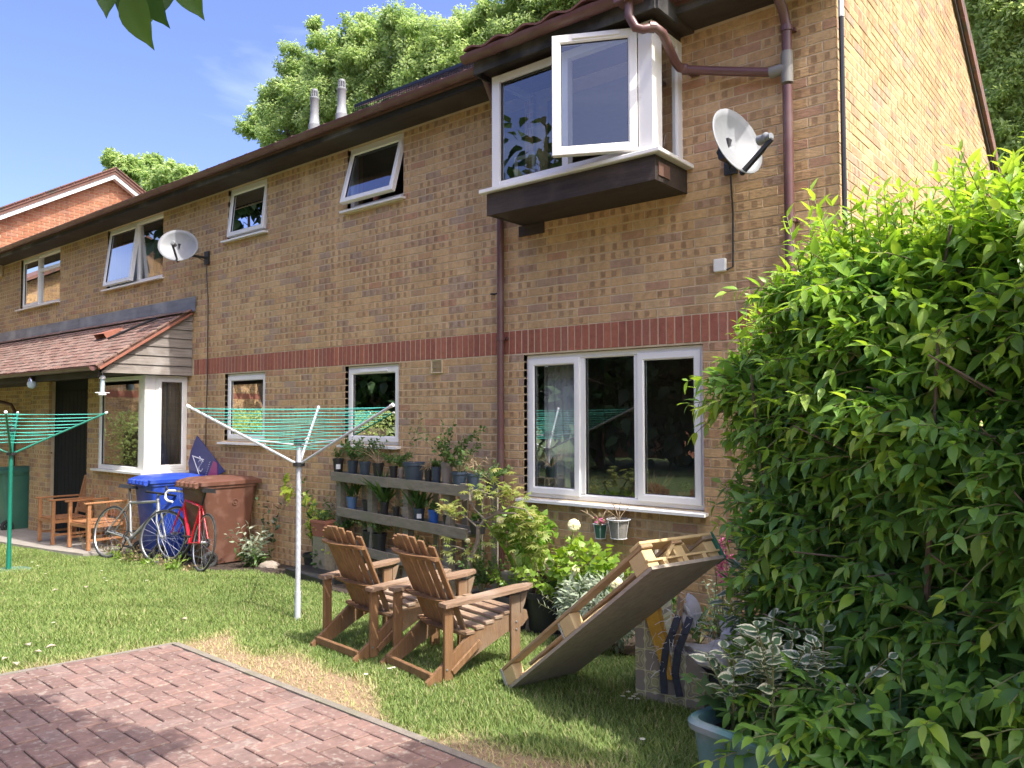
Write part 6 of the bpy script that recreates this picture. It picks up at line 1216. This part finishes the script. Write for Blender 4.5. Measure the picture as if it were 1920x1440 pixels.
# climber on the wall
p2 = V(-1.55, -.22, gz(-1.5, -.2)+.01); t = thing('golden_climber', 'lime yellow climber on the wall behind the airer pole', 'climber', p2); rel4 = lambda px_, py_, y=-.22: wy(px_, py_, y)-p2
stem_ = [V(.65, 0, 0), rel4(602, 1060), rel4(612, 1010), rel4(600, 985), rel4(585, 945), rel4(556, 925), rel4(540, 900), rel4(534, 890)]
MB().tube(stem_, [.01, .009, .008, .007, .006, .005, .004, .003], 6).build('stem', 'drystem', t, smooth=True); P, D, N, S, lv = [], [], [], [], []; q = np.random.RandomState(9)
for (px_, py_, rx, n) in ((534, 893, 6, 5), (540, 905, 8, 8), (540, 925, 14, 26), (575, 935, 10, 8), (585, 955, 10, 12), (590, 980, 16, 20), (605, 985, 18, 34), (600, 1005, 18, 26), (612, 1030, 14, 16), (600, 1050, 12, 12)):
    c = np.array(rel4(px_, py_)); R_ = rx*8.2/CAMF
    for k in range(n): P.append(c+q.normal(size=3)*[.6, .3, .6]*np.array(R_)); a = q.uniform(0, 6.28); D.append([math.cos(a), -.5, math.sin(a)*.6-.5]); N.append([q.normal()*.4, -1, .5]); S.append(.06*(.6+.7*q.rand())); lv.append(q.rand()*.99)
leaves('foliage', t, 'lime', P, D, N, S, lv, 'lobed')
bush(t, 'midgreen', tuple(rel4(603, 1060)), (.12, .08, .25), 120, .07, 'oval', lvr=(.2, 1))
# weeds, stone, tray at the wall foot
p2 = onbed(478, -.35); t = thing('sow_thistle', 'tall pale sow thistle weed beside the brown bin', 'weed', p2); sprays(t, (0, 0, 0), 12, .62, 'silverleaf', 'stem', .11, 'lance', 13, .55, lvr=(0, .8), start=.1); sprays(t, (0, 0, 0), 14, .28, 'midgreen', 'stem', .1, 'lance', 8, 1.1, name='low_foliage', name2='low_stems', start=.15)
p2 = onbed(515, -.12); t = thing('dark_weed', 'thin dark weed growing up the wall beside the sow thistle', 'weed', p2); sprays(t, (-.1, 0, 0), 4, 1.0, 'darkleaf', 'stem', .1, 'oval', 9, .1)
p2 = gp(505, 1066); o = blob(None, 'stone', (0, 0, .03), .13, 'stone', 4, .2, (1.1, .8, .45)); o.location = p2; tag(o, 'flat brown stone lying at the foot of the wall', 'stone')
p2 = onbed(590, -.42); t = thing('seed_tray', 'black plastic seed tray lying by the wall under the climber', 'tray', p2, R(-8)); MB().box((-.42, -.14, 0), (.42, .14, .09), ch=.01).build('tray', 'potblack', t)
rw = np.random.RandomState(31)
for k in range(16):
    x = rw.uniform(-4.7, -2.2); y = rw.uniform(-1.12, -.95); t = thing('weed_tuft', 'leafy weed tuft along the lawn edge under the bicycles', 'weed', (x, y, gz(x, y)), 0, 'weeds under the bicycles'); sprays(t, (0, 0, 0), 6, rw.uniform(.1, .26), 'roseleaf' if k % 3 else 'dryleaf', 'stem', .06, 'lance2', 6, 1.0, rw, start=.1)
for k, (px_, py_) in enumerate(((150, 1020), (158, 1035), (450, 1052), (400, 1062))):
    q = gp(px_, py_); t = thing('straw_stalk', 'dry straw stalks standing at the path edge', 'weed', q, 0, 'dry stalks'); sprays(t, (0, 0, 0), 5, .32, 'dryleaf', 'drystem', .04, 'strap', 4, .3, rw)
# ------------------------------------------------------------------ tub with variegated shrub
ta, tb_ = wz(1280, 1347, .57), wz(1462, 1413, .57); td = tb_-ta; th_ = math.atan2(td.y, td.x); p2 = (ta+tb_)/2+V(-math.sin(th_), math.cos(th_), 0)*.20; p2.z = gz(p2.x, p2.y)-.01; t = thing('planter_tub', 'teal plastic tub with a pale rounded rim at the hedge foot', 'planter', p2, th_)
def rrect(w, d, z, c):
    o = []
    for (sx, sy, a0) in ((1, 1, 0), (-1, 1, 90), (-1, -1, 180), (1, -1, 270)):
        for k in range(5): a = R(a0+k*22.5); o.append((sx*(w-c)+c*math.cos(a), sy*(d-c)+c*math.sin(a), z))
    return o
L5 = [rrect(w_*td.length/.60, d_*.8, z_, c_) for w_, d_, z_, c_ in ((.24, .18, 0, .05), (.285, .22, .33, .06), (.285, .22, .345, .06), (.315, .25, .35, .08), (.32, .255, .375, .08), (.305, .24, .39, .075), (.27, .205, .385, .055), (.265, .20, .30, .05))]
vs = sum(L5, []); mb = MB().add(vs, [tuple(range(19, -1, -1))]+[(i*20+j, i*20+(j+1) % 20, (i+1)*20+(j+1) % 20, (i+1)*20+j) for i in range(7) for j in range(20)]); mb.build('tub', 'tubteal', t, smooth=True)
MB().add(rrect(.266*td.length/.60, .16, .32, .045), [tuple(range(20))]).build('soil', 'soil', t)
vg = thing('variegated_shrub', 'cream edged variegated shrub growing in the teal tub', 'shrub', p2+V(.06, .02, .32)); q = np.random.RandomState(77); P, D, N, S, lv = [], [], [], [], []; mb = MB()
for k in range(52):
    a = q.uniform(0, 6.28); spd = q.uniform(.1, .75); d = np.array([math.cos(a)*spd-.0, math.sin(a)*spd, 1.]); d /= np.linalg.norm(d); ln = q.uniform(.24, .58); b = np.array([q.normal()*.09, q.normal()*.06, 0]); pts = [b+d*ln*i/4+np.array([0, 0, -.1*ln*(i/4)**2]) for i in range(5)]; mb.tube(pts, [.006, .005, .004, .003, .002], 5, False)
    for j in range(12):
        t_ = .3+.7*(j+q.rand())/12; i = min(3, int(t_*4)); pp = pts[i]+(pts[i+1]-pts[i])*(t_*4-i); ph = q.uniform(0, 6.28); P.append(pp); D.append([math.cos(ph), math.sin(ph), .35]); N.append([q.normal()*.4, q.normal()*.4, 1]); S.append(.08*(.6+.6*q.rand())); lv.append(q.rand()*.99)
mb.build('stems', 'stem', vg); leaves('foliage', vg, 'variegated', P, D, N, S, lv, 'varieg', nobj=250, off=tuple(vg.location))
iv = thing('ivy_stems', 'green lobed leaves and seedlings at the rim of the teal tub', 'plant', p2+V(-.12, .05, .32)); sprays(iv, (0, 0, 0), 4, .3, 'midgreen', 'stem', .11, 'lobed', 4, .9, q, (.2, .8))
vg2 = thing('variegated_shrub', 'pale variegated bush standing behind the tub against the hedge', 'shrub', V(4.60, -1.45, gz(4.60, -1.45))); q = np.random.RandomState(78); n = 520; d = rdir(q, n); P = np.array([0, 0, .62])+d*(.5+.5*q.rand(n, 1))*[.27, .25, .5]; leaves('foliage', vg2, 'variegated', P, d+rdir(q, n)*.5, np.tile([0, 0, 1.], (n, 1))+rdir(q, n)*.4, .08*(.6+.6*q.rand(n)), q.rand(n), 'flatoval'); stems(vg2, 'stem', (0, 0, 0), [(-.15, 0, .7), (.1, .1, .8), (.15, -.1, .6), (0, 0, .9)], .008)
# ------------------------------------------------------------------ the hedge
H0, H1 = np.array([4.99, -1.25]), np.array([7.6, -2.85]); hl = np.linalg.norm(H1-H0); ha = (H1-H0)/hl; hn = np.array([ha[1], -ha[0]])     # hn toward the camera
HT_, HH = .66, 2.40; hg = gz(5.2, -2)
hedge = thing('hedge', 'tall glossy green hedge with bright new shoots along the top', 'hedge', (H0[0], H0[1], hg)); rh = np.random.RandomState(12)
def hsurf(n, part):
    """points and outward normals on the clipped hedge body, local to the hedge"""
    if part == 'front': s = rh.uniform(0, hl, n); z = rh.uniform(.1, HH-.15, n); P = np.outer(s, ha)+hn*HT_; N = np.tile([hn[0], hn[1], 0], (n, 1))
    elif part == 'low': s = rh.uniform(.62, 1.3, n); z = rh.uniform(.05, .55, n); P = np.outer(s, ha)+hn*(HT_+.12+.30*np.clip(s/.6, 0, 1))[:, None]*1.0; N = np.tile([hn[0], hn[1], 0], (n, 1))
    elif part == 'end': a = rh.uniform(-.15, math.pi, n); z = rh.uniform(.1, HH-.36, n); dv = np.cos(a)[:, None]*hn-np.sin(a)[:, None]*ha; P = dv*(HT_*(.64+.36*np.clip((z-.9)/.8, 0, 1)-.22*np.clip((z-1.7)/.4, 0, 1)**2))[:, None]; N = np.c_[dv, np.zeros(n)]
    elif part == 'back': s = rh.uniform(0, hl, n); z = rh.uniform(.4, HH-.15, n); P = np.outer(s, ha)-hn*HT_; N = np.tile([-hn[0], -hn[1], 0], (n, 1))
    else: s = rh.uniform(-.45, hl, n); t_ = rh.uniform(-.75, .75, n); P = np.outer(s, ha)+t_[:, None]*hn*HT_*.95; z = np.full(n, HH)-.12*t_**2-.45*(np.clip(.5-s, 0, 1)/1.0)**1.6; N = np.c_[t_[:, None]*hn*.25, np.ones(n)]
    P3 = np.c_[P, z]; w_ = .07*np.sin(P3[:, 0]*5+P3[:, 2]*4)+.06*np.sin(P3[:, 1]*7-P3[:, 2]*6+1)+.05*np.sin(P3[:, 2]*9+P3[:, 0]*3); taper = np.clip((P3[:, 2]-1.3)/1.1, 0, 1)**2*.24*(part in ('front', 'back'))
    return P3+N*(w_-taper)[:, None], N
P, D, N, S, lv = [], [], [], [], []; mb = MB()
def shoot(b, d, ln, nl, size, l0, l1, droop):
    d = d/np.linalg.norm(d); pts = [b+d*ln*i/4+np.array([0, 0, -droop*ln*(i/4)**2]) for i in range(5)]; mb.tube(pts, [.0042, .0036, .003, .0025, .0016], 4, False)
    for j in range(nl):
        t_ = .12+.88*j/(nl-1); i = min(3, int(t_*4)); p = pts[i]+(pts[i+1]-pts[i])*(t_*4-i); ax_ = pts[i+1]-pts[i]; ax_ = ax_/np.linalg.norm(ax_)
        ref = np.cross(ax_, [0, 0, 1.]); ref = ref/np.linalg.norm(ref) if np.linalg.norm(ref) > .1 else np.array([1., 0, 0]); o2 = np.cross(ref, ax_); ph = (0 if j % 2 else math.pi/2)+rh.normal()*.25
        for sg in (1, -1):
            sd_ = sg*(ref*math.cos(ph)+o2*math.sin(ph)); dd = sd_*.85+ax_*(.55+.5*t_)+np.array([0, 0, -.45*(1-t_) if droop > 0 else .05])+rh.normal(size=3)*.12
            P.append(p); D.append(dd); N.append(np.array([0, 0, 1.])+ax_*.3+rh.normal(size=3)*.3); S.append(size*(.6+.75*rh.rand())*(1.1-.55*t_)); lv.append(min(.99, max(0, l0+(l1-l0)*t_+rh.normal()*.07)))
for part, n in (('front', 1450), ('low', 130), ('end', 420), ('back', 80), ('top', 620)):
    if part == 'top': side_ = (P, D, N, S, lv); P, D, N, S, lv = [], [], [], [], []
    Q, Nn = hsurf(n, part)
    for q_, nv in zip(Q, Nn):
        if part == 'top':
            shoot(q_-np.array([0, 0, .12]), nv+rh.normal(size=3)*[.28, .28, 0], rh.uniform(.18, .46), rh.randint(7, 12), .115, .45, .95, -.0)
        else:
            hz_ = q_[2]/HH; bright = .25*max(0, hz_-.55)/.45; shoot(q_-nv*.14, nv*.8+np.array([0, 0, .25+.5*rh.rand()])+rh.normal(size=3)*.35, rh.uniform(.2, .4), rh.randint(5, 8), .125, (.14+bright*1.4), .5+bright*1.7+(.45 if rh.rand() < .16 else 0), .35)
mb.build('shoots', 'stem', hedge)
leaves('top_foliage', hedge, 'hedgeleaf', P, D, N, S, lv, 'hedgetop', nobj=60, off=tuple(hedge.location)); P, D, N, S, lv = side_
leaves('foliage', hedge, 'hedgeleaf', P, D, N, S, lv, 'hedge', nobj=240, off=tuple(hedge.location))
P, D, N, S, lv = [], [], [], [], []
for part, n in (('front', 13000), ('end', 3600), ('back', 900), ('top', 2600)):
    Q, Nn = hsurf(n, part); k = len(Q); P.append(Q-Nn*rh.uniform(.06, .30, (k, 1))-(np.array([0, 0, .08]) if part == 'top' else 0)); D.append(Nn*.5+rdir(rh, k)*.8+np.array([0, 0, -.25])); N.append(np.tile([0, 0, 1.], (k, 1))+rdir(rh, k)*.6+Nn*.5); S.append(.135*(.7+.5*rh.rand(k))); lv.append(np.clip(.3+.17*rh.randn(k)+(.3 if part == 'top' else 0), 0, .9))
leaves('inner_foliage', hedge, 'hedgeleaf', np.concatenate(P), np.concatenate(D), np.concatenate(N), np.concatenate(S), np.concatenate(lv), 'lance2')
Q, Nn = hsurf(220, 'front'); leaves('dead_leaves', hedge, 'dryleaf', Q-Nn*rh.uniform(.0, .15, (220, 1)), rdir(rh, 220)+[0, 0, -.6], rdir(rh, 220), .07*(.5+.6*rh.rand(220)), rh.rand(220), 'lance2')
mb = MB()
for k in range(46):
    s = rh.uniform(-.2, hl); o = ha*s+hn*rh.uniform(-.3, .45); tx = np.array([*(o+rh.normal(size=2)*.25), rh.uniform(1.2, 2.4)]); b = np.array([*o, -.05]); m_ = (b+tx)/2+np.array([*(rh.normal(size=2)*.1), 0]); mb.tube([b, m_, tx], [.018, .013, .006], 6)
for k in range(420):
    s = rh.uniform(0, hl); z = rh.uniform(.1, 1.7); b = np.array([*(ha*s+hn*rh.uniform(.3, .62)), z]); mb.tube([b, b+np.array([*(hn*.12+rh.normal(size=2)*.1), rh.uniform(-.05, .2)])], [.005, .003], 4, False)
mb.build('stems', 'bark', hedge)
# ------------------------------------------------------------------ trees
def tree(label, base, blobs, nleaf, size, mat, tpl='oval', seed=0, name='tree', trunk_r=.28, group=None, fork=None, kind='stuff', airy=1.):
    """blobs: (centre, radius) lumps of the crown; limbs run from the fork to every lump"""
    t = thing(name, label, 'tree', base, 0, group); q = np.random.RandomState(seed+100); b = np.array(base, float); cs = np.array([np.array(c)-b for c, r in blobs]); rr = np.array([r for c, r in blobs])
    fk = np.array(fork)-b if fork is not None else np.array([cs[:, 0].mean(), cs[:, 1].mean(), cs[:, 2].min()*.55]); MB().tube([(0, 0, -.2), tuple(fk*.5+q.normal(size=3)*.1*[1, 1, 0]), tuple(fk)], [trunk_r*1.25, trunk_r, trunk_r*.8], 10).build('trunk', 'bark', t, smooth=True)
    mb = MB()
    for c, r in zip(cs, rr):
        m_ = fk*.45+c*.55+q.normal(size=3)*.25*r; mb.tube([fk, m_, c], [trunk_r*.4, trunk_r*.22, trunk_r*.08], 6, False)
        for k in range(5): d = rdir(q, 1)[0]; d[2] = abs(d[2])*.6; mb.tube([c*.75+m_*.25, c+d*r*.45, c+d*r*.85], [trunk_r*.1, trunk_r*.06, trunk_r*.02], 5, False)
    mb.build('limbs', 'bark', t, smooth=True)
    wgt = rr**2/np.sum(rr**2); P, D, N, S, lv = [], [], [], [], []
    for c, r, w_ in zip(cs, rr, wgt):
        # sub-clumps on the lump's skin, with gaps between them
        nc = max(6, int(60*airy)); dc = rdir(q, nc); cc = c+dc*r*(.4+.7*q.rand(nc, 1)); n = int(nleaf*w_); per = max(1, n//nc)
        for c2, dd in zip(cc, dc):
            k = per; d = rdir(q, k); rad = r*q.uniform(.14, .46); Q = c2+d*rad*(q.rand(k, 1)**.45)*[1, 1, .8]; P.append(Q); D.append(d*.6+rdir(q, k)*.7+np.array([0, 0, -.3])); N.append(d+np.array([0, 0, .8])+rdir(q, k)*.5); S.append(size*(.6+.8*q.rand(k))); lv.append(np.clip(.45+.22*q.randn(k)+.18*d[:, 2]+q.normal()*.12, 0, .99))
    leaves('crown', t, mat, np.concatenate(P), np.concatenate(D), np.concatenate(N), np.concatenate(S), np.concatenate(lv), tpl, kind=None)
    return t
def pb(lst, y): 
    o = []
    for px_, py_, rp__ in lst: c = wy(px_, py_, y+((px_*7+py_*3) % 5-2)*.5); o.append((tuple(c), rp__*(c-CAM).dot(_F)/CAMF))
    return o
tree('big pale green tree rising behind the roof beside the flues', (-15.5, 12, 0), pb([(478, 232, 30), (520, 195, 38), (540, 245, 48), (575, 180, 50), (560, 120, 38), (630, 110, 50), (640, 180, 60), (620, 230, 50), (690, 70, 48), (705, 130, 60), (720, 190, 60), (760, 60, 46), (790, 110, 60), (800, 170, 60), (850, 75, 55), (880, 130, 60), (590, 45, 14)], 12), 150000, .115, 'treeleaf', 'tri', 1, trunk_r=.4, fork=(-15.0, 12, 5))
tree('second pale green tree behind the roof above the oriel', (-7.5, 12.5, 0), pb([(905, 90, 45), (930, 40, 50), (960, 90, 60), (985, 20, 55), (1040, 30, 60), (1020, -30, 60), (1080, -10, 60), (1130, -40, 60), (1180, -60, 50)], 12.5), 80000, .11, 'treeleaf', 'tri', 2, trunk_r=.35, fork=(-7.5, 12.5, 5))
tree('distant pale tree showing over the red brick gable', (-38, 17, 0), pb([(215, 300, 18), (245, 320, 24), (285, 318, 22), (320, 330, 26), (350, 335, 22), (370, 345, 18), (230, 345, 24), (300, 350, 26)], 17), 30000, .24, 'treeleaf', 'tri', 3, trunk_r=.3, fork=(-38, 17, 7))
tree('tall green tree behind the sunlit gable end', (7.5, 13.5, 0), pb([(1850, 20, 40), (1885, 70, 50), (1860, 110, 36), (1900, 150, 50), (1880, 210, 45), (1905, 260, 45), (1870, 290, 36), (1935, 60, 60), (1960, 160, 60), (1960, 260, 60), (2010, 100, 70), (1910, 0, 60), (1840, -40, 50), (1900, 320, 45)], 12), 120000, .10, 'treeleaf_right', 'tri', 4, trunk_r=.3, fork=(7.5, 13.5, 4))
# trees behind the camera: only reflections and the light see them
for k, (x, y, h, r) in enumerate(((-12, -15, 8.5, 2.6), (-7.2, -14.5, 9.5, 2.8), (-3.2, -15.5, 9, 2.6), (1.2, -16, 9.5, 2.8), (-16.5, -13.5, 7, 2.3), (5.5, -17, 9, 2.8), (-14.2, -7.6, 12.5, 2.4))):
    q = np.random.RandomState(k); bl = [((x+q.normal()*r*.5, y+q.normal()*r*.5, h*((.2 if k < 6 else .55)+(.8 if k < 6 else .45)*(i/10))), r*(.75-.35*abs(i/10-.45))) for i in range(10)]
    tree(('broad dark tree at the far side of the green behind the photographer'), (x, y, -.3), bl, 5000, .42, 'treeleaf_dark', 'oval', 10+k, trunk_r=.3, group='trees across the green', fork=(x, y, 2))
hd2 = thing('far_hedge', 'low green hedge before the opposite house, seen in reflections', 'hedge', (-13.8, -6.2, -.3))
q = np.random.RandomState(4); n = 16000; P = np.c_[q.uniform(-2, 2.2, n), q.uniform(-4.5, 1.4, n), q.rand(n)**.6*2.2]; leaves('foliage', hd2, 'treeleaf_right', P, rdir(q, n), rdir(q, n)+[0, 0, 1], .11*(.7+.6*q.rand(n)), q.rand(n), 'tri'); MB().box((-1.6, -4.1, 0), (1.8, 1.0, 1.7)).build('core', 'bark', hd2)
# cherry tree overhead: casts the leaf shade on the paving, one spray hangs into view
ch = thing('cherry_tree', 'cherry tree whose drooping leaves hang into the top of the view', 'tree', (2.3, -7.6, gz(2.3, -7.6)-.1)); cb_ = np.array(ch.location); q = np.random.RandomState(6)
fk = np.array([.25, .4, 3.0]); MB().tube([(0, 0, 0), (.08, .1, 1.5), tuple(fk)], [.17, .14, .12], 10).build('trunk', 'bark', ch, smooth=True)
tan = 1/math.tan(SUN_EL); lumps = []
for (gx, gy, h, r) in ((1.30, -4.25, 3.7, .42), (1.75, -4.12, 3.9, .30), (2.15, -3.98, 3.8, .26), (2.42, -3.80, 3.9, .17), (2.15, -4.5, 4.1, .42), (1.55, -4.7, 4.2, .5), (2.75, -4.45, 4.2, .40), (2.45, -4.85, 4.3, .55), (1.75, -5.3, 4.4, .6), (.9, -4.6, 3.9, .45), (.7, -5.2, 4.3, .6), (3.1, -5.1, 4.4, .5), (3.9, -2.78, 4.2, .34), (4.35, -2.72, 4.3, .36), (3.62, -3.0, 4.2, .26), (4.7, -2.85, 4.3, .4), (4.2, -3.1, 4.4, .4)):
    lumps.append((np.array([gx+SUN.x/SUN.z*h, gy+SUN.y/SUN.z*h, gz(gx, gy)+h])-cb_, r))
mb = MB(); P, D, N, S, lv = [], [], [], [], []
tip_c = np.array(CAM+ray(270, -60)*2.25)-cb_
for c, r in lumps+[(tip_c, 0)]:
    m_ = fk*.5+c*.5+np.array([0, 0, .35]); mb.tube([fk, m_, c], [.05, .03, .008], 6, False)
    if r:
        n = int(900*r*r/.16); d = rdir(q, n); P.append(c+d*r*(q.rand(n, 1)**.5)*[1, 1, .55]); D.append(rdir(q, n)*.6+[0, 0, -.6]); N.append(rdir(q, n)*.6+[0, 0, 1]); S.append(.11*(.7+.5*q.rand(n))); lv.append(q.rand(n))
mb.build('limbs', 'bark', ch, smooth=True); leaves('crown', ch, 'cherryleaf', np.concatenate(P), np.concatenate(D), np.concatenate(N), np.concatenate(S), np.concatenate(lv), 'flatoval', kind=None)
# leaf with fine outline and pleats for the ones in view
def bigleaf():
    n = 9; v = []; f = []
    for i in range(n):
        t_ = i/(n-1); w_ = (math.sin(math.pi*min(1, t_*1.02)**.82)*.25*(1 if t_ < .8 else .85)) if 0 < i < n-1 else .002; z = -.18*t_*t_
        for k, u in enumerate((-1, -.5, 0, .5, 1)): v.append((u*w_, t_, z+.10*abs(u)*w_*2+(.006 if i % 2 else -.004)*(abs(u) == .5)))
    for i in range(n-1):
        for k in range(4): f.append((i*5+k, i*5+k+1, (i+1)*5+k+1, (i+1)*5+k))
    return np.array(v), f, np.zeros(n*5)
TPL['cherry'] = bigleaf(); spc = CAM+ray(275, -70)*2.2
for i, (b0, t0, dd, nrm) in enumerate((((205, -45), (194, 22), 2.2, .3), ((228, -40), (236, 30), 2.25, -.4), ((238, -25), (270, 82), 2.15, .5), ((262, -50), (286, 50), 2.3, -1.2), ((268, -40), (300, 45), 2.2, .6), ((300, -60), (305, 22), 2.25, -.2), ((335, -50), (371, 26), 2.2, .2), ((180, -60), (240, -30), 2.2, 0))):
    a_ = CAM+ray(*b0)*dd; e_ = CAM+ray(*t0)*(dd-.05); dv = e_-a_; vw = (CAM-a_).normalized(); nv = vw+dv.cross(vw).normalized()*nrm
    leaves('leaf', ch, 'cherryleaf', [np.array(a_)-cb_], [np.array(dv)], [np.array(nv)], [dv.length], [.5], 'cherry', nobj=1, off=tuple(cb_))
    MB().tube([a_-ch.location, spc-ch.location], .002, 5, False).build('leaf_stalk', 'stem', ch)
MB().tube([tuple(tip_c), tuple(np.array(spc)-cb_)], [.008, .004], 6).build('twig', 'bark', ch)
# ------------------------------------------------------------------ grass
rg = np.random.RandomState(8); GP = []
def inlawn(x, y):
    a = PA; lx = (x-.66)*math.cos(a)+(y+2.80)*math.sin(a); ly = -(x-.66)*math.sin(a)+(y+2.80)*math.cos(a); ok = ~((lx > -.06) & (ly < .06))
    ok &= ~((x < -4.5) & (y > -1.42-.045*(x+4.7)*-1-.0)); edge = np.interp(x, [-4.5, -3.4, -2.4, -1.9, -.5, 1, 2.6, 3.6, 4.5], [-1.0, -1.02, -.8, -.5, -.6, -.82, -.72, -.85, -.9]); ok &= ~((x > -4.6) & (y > edge+.04*np.sin(x*9)))
    return ok & (x < 5.3)
n = 900000; x = rg.uniform(-9, 5.4, n); y = rg.uniform(-6, -.4, n); Pz = np.c_[x, y, gzb(x, y)]; px, py, z = npproj(Pz); keep = inlawn(x, y) & (z > 1.5) & (px > -260) & (px < 1700) & (py < 1640); keep &= rg.rand(n) < np.clip(1.25-.055*z, .35, 1)
x, y = x[keep], y[keep]; dr = dryness(x, y); keep = rg.rand(len(x)) > np.clip((dr-.35)*1.15, 0, .80); x, y, dr = x[keep], y[keep], dr[keep]; n = len(x)
clump = .5+.5*np.sin(x*5.3+2*np.sin(y*3.1))*np.sin(y*6.1+1.7*np.sin(x*2.7)); h = (.022+.022*rg.rand(n)+.026*clump*rg.rand(n))*(1-.45*np.clip(dr, 0, 1)); az = rg.uniform(0, 2*np.pi, n); ln = h*(.35+.8*rg.rand(n))*(1+.8*np.clip(dr-.3, 0, 1)); wd = .0022+.0016*rg.rand(n)
cx, cy = np.cos(az), np.sin(az); B = np.c_[x, y, gzb(x, y)-.004]; side = np.c_[-cy, cx, np.zeros(n)]*wd[:, None]; fw = np.c_[cx, cy, np.zeros(n)]
V5 = np.stack([B-side, B+side, B+fw*(ln*.4)[:, None]+np.c_[np.zeros((n, 2)), h*.62]+side*.8, B+fw*(ln*.4)[:, None]+np.c_[np.zeros((n, 2)), h*.62]-side*.8, B+fw*ln[:, None]+np.c_[np.zeros((n, 2)), h]], 1)
b5 = (np.arange(n)*5)[:, None]; lvv = np.clip(.27+.16*rg.randn(n)+.10*(clump-.5)+.54*np.clip(dr, 0, 1)*(rg.rand(n) < .35+dr)+(.5*(rg.rand(n) < .05)), 0, .99)
me = npmesh('grass', V5.reshape(-1, 3), [b5+np.array([[0, 1, 2, 3]]), b5+np.array([[3, 2, 4]])], 'grass', smooth=True, attr={'lv': ('FLOAT', np.repeat(lvv, 5))}); o = link('grass', me, kind='stuff'); o['label'] = 'short summer lawn with worn straw coloured patch beside the paving'; o['category'] = 'grass'
print('grass blades', n)
# daisies and litter
daisy = MB(); 
for k in range(11): a = k*2*math.pi/11; daisy.add([(0, 0, 0), (.010*math.cos(a-.2), .010*math.sin(a-.2), .001), (.012*math.cos(a+.0), .012*math.sin(a), .001), (.010*math.cos(a+.2), .010*math.sin(a+.2), .001)], [(0, 1, 2, 3)])
dm = None
spots = [(1168, 1326), (1178, 1318), (1188, 1326), (1182, 1330), (1192, 1322), (1196, 1330), (730, 1272), (738, 1270), (686, 1282), (850, 1235), (195, 1095), (200, 1100), (190, 1080), (225, 1058), (85, 1085), (70, 1070), (60, 1062), (100, 1180), (275, 1098), (1205, 1412)]
for i, (px_, py_) in enumerate(spots):
    q_ = gp(px_, py_); t = thing('daisy', 'small white daisy in the lawn', 'flower', (q_.x, q_.y, gzb(q_.x, q_.y)), 0, 'daisies in the lawn')
    if dm is None:
        fl = daisy.build('flower', 'daisy', t); fl.location = (0, 0, .052); dm = fl.data; hm = MB().lathe([(.004, .0), (0, .003)], 8).build('flower_centre', 'petalcore', t, loc=(0, 0, .0535)).data; stm = MB().tube([(0, 0, -.01), (0, 0, .052)], .0012, 4).build('stalk', 'stem', t).data
    else: link('flower', dm, t, loc=(0, 0, .052)); link('flower_centre', hm, t, loc=(0, 0, .0535)); link('stalk', stm, t)
    t.scale = (1.25, 1.25, 1.1); 
for i, (px_, py_, s) in enumerate(((52, 1220, .04), (95, 1222, .034), (30, 1258, .03), (70, 1235, .026), (10, 1250, .03), (345, 1168, .04), (103, 1112, .03), (160, 1108, .025))):
    q_ = gp(px_, py_); m_ = Matrix.Rotation(i*1.3, 4, 'Z'); o = MB().add([(-s, -.012, 0), (0, -.022, .012), (s, 0, .004), (0, .022, .014)], [(0, 1, 2, 3)], m_).build('fallen_leaf', 'litter', loc=(q_.x, q_.y, gzb(q_.x, q_.y)+.035)); sm = o.modifiers.new('s', 'SOLIDIFY'); sm.thickness = .003; tag(o, 'pale dry leaf lying on the grass', 'leaf', 'fallen leaves on the lawn')
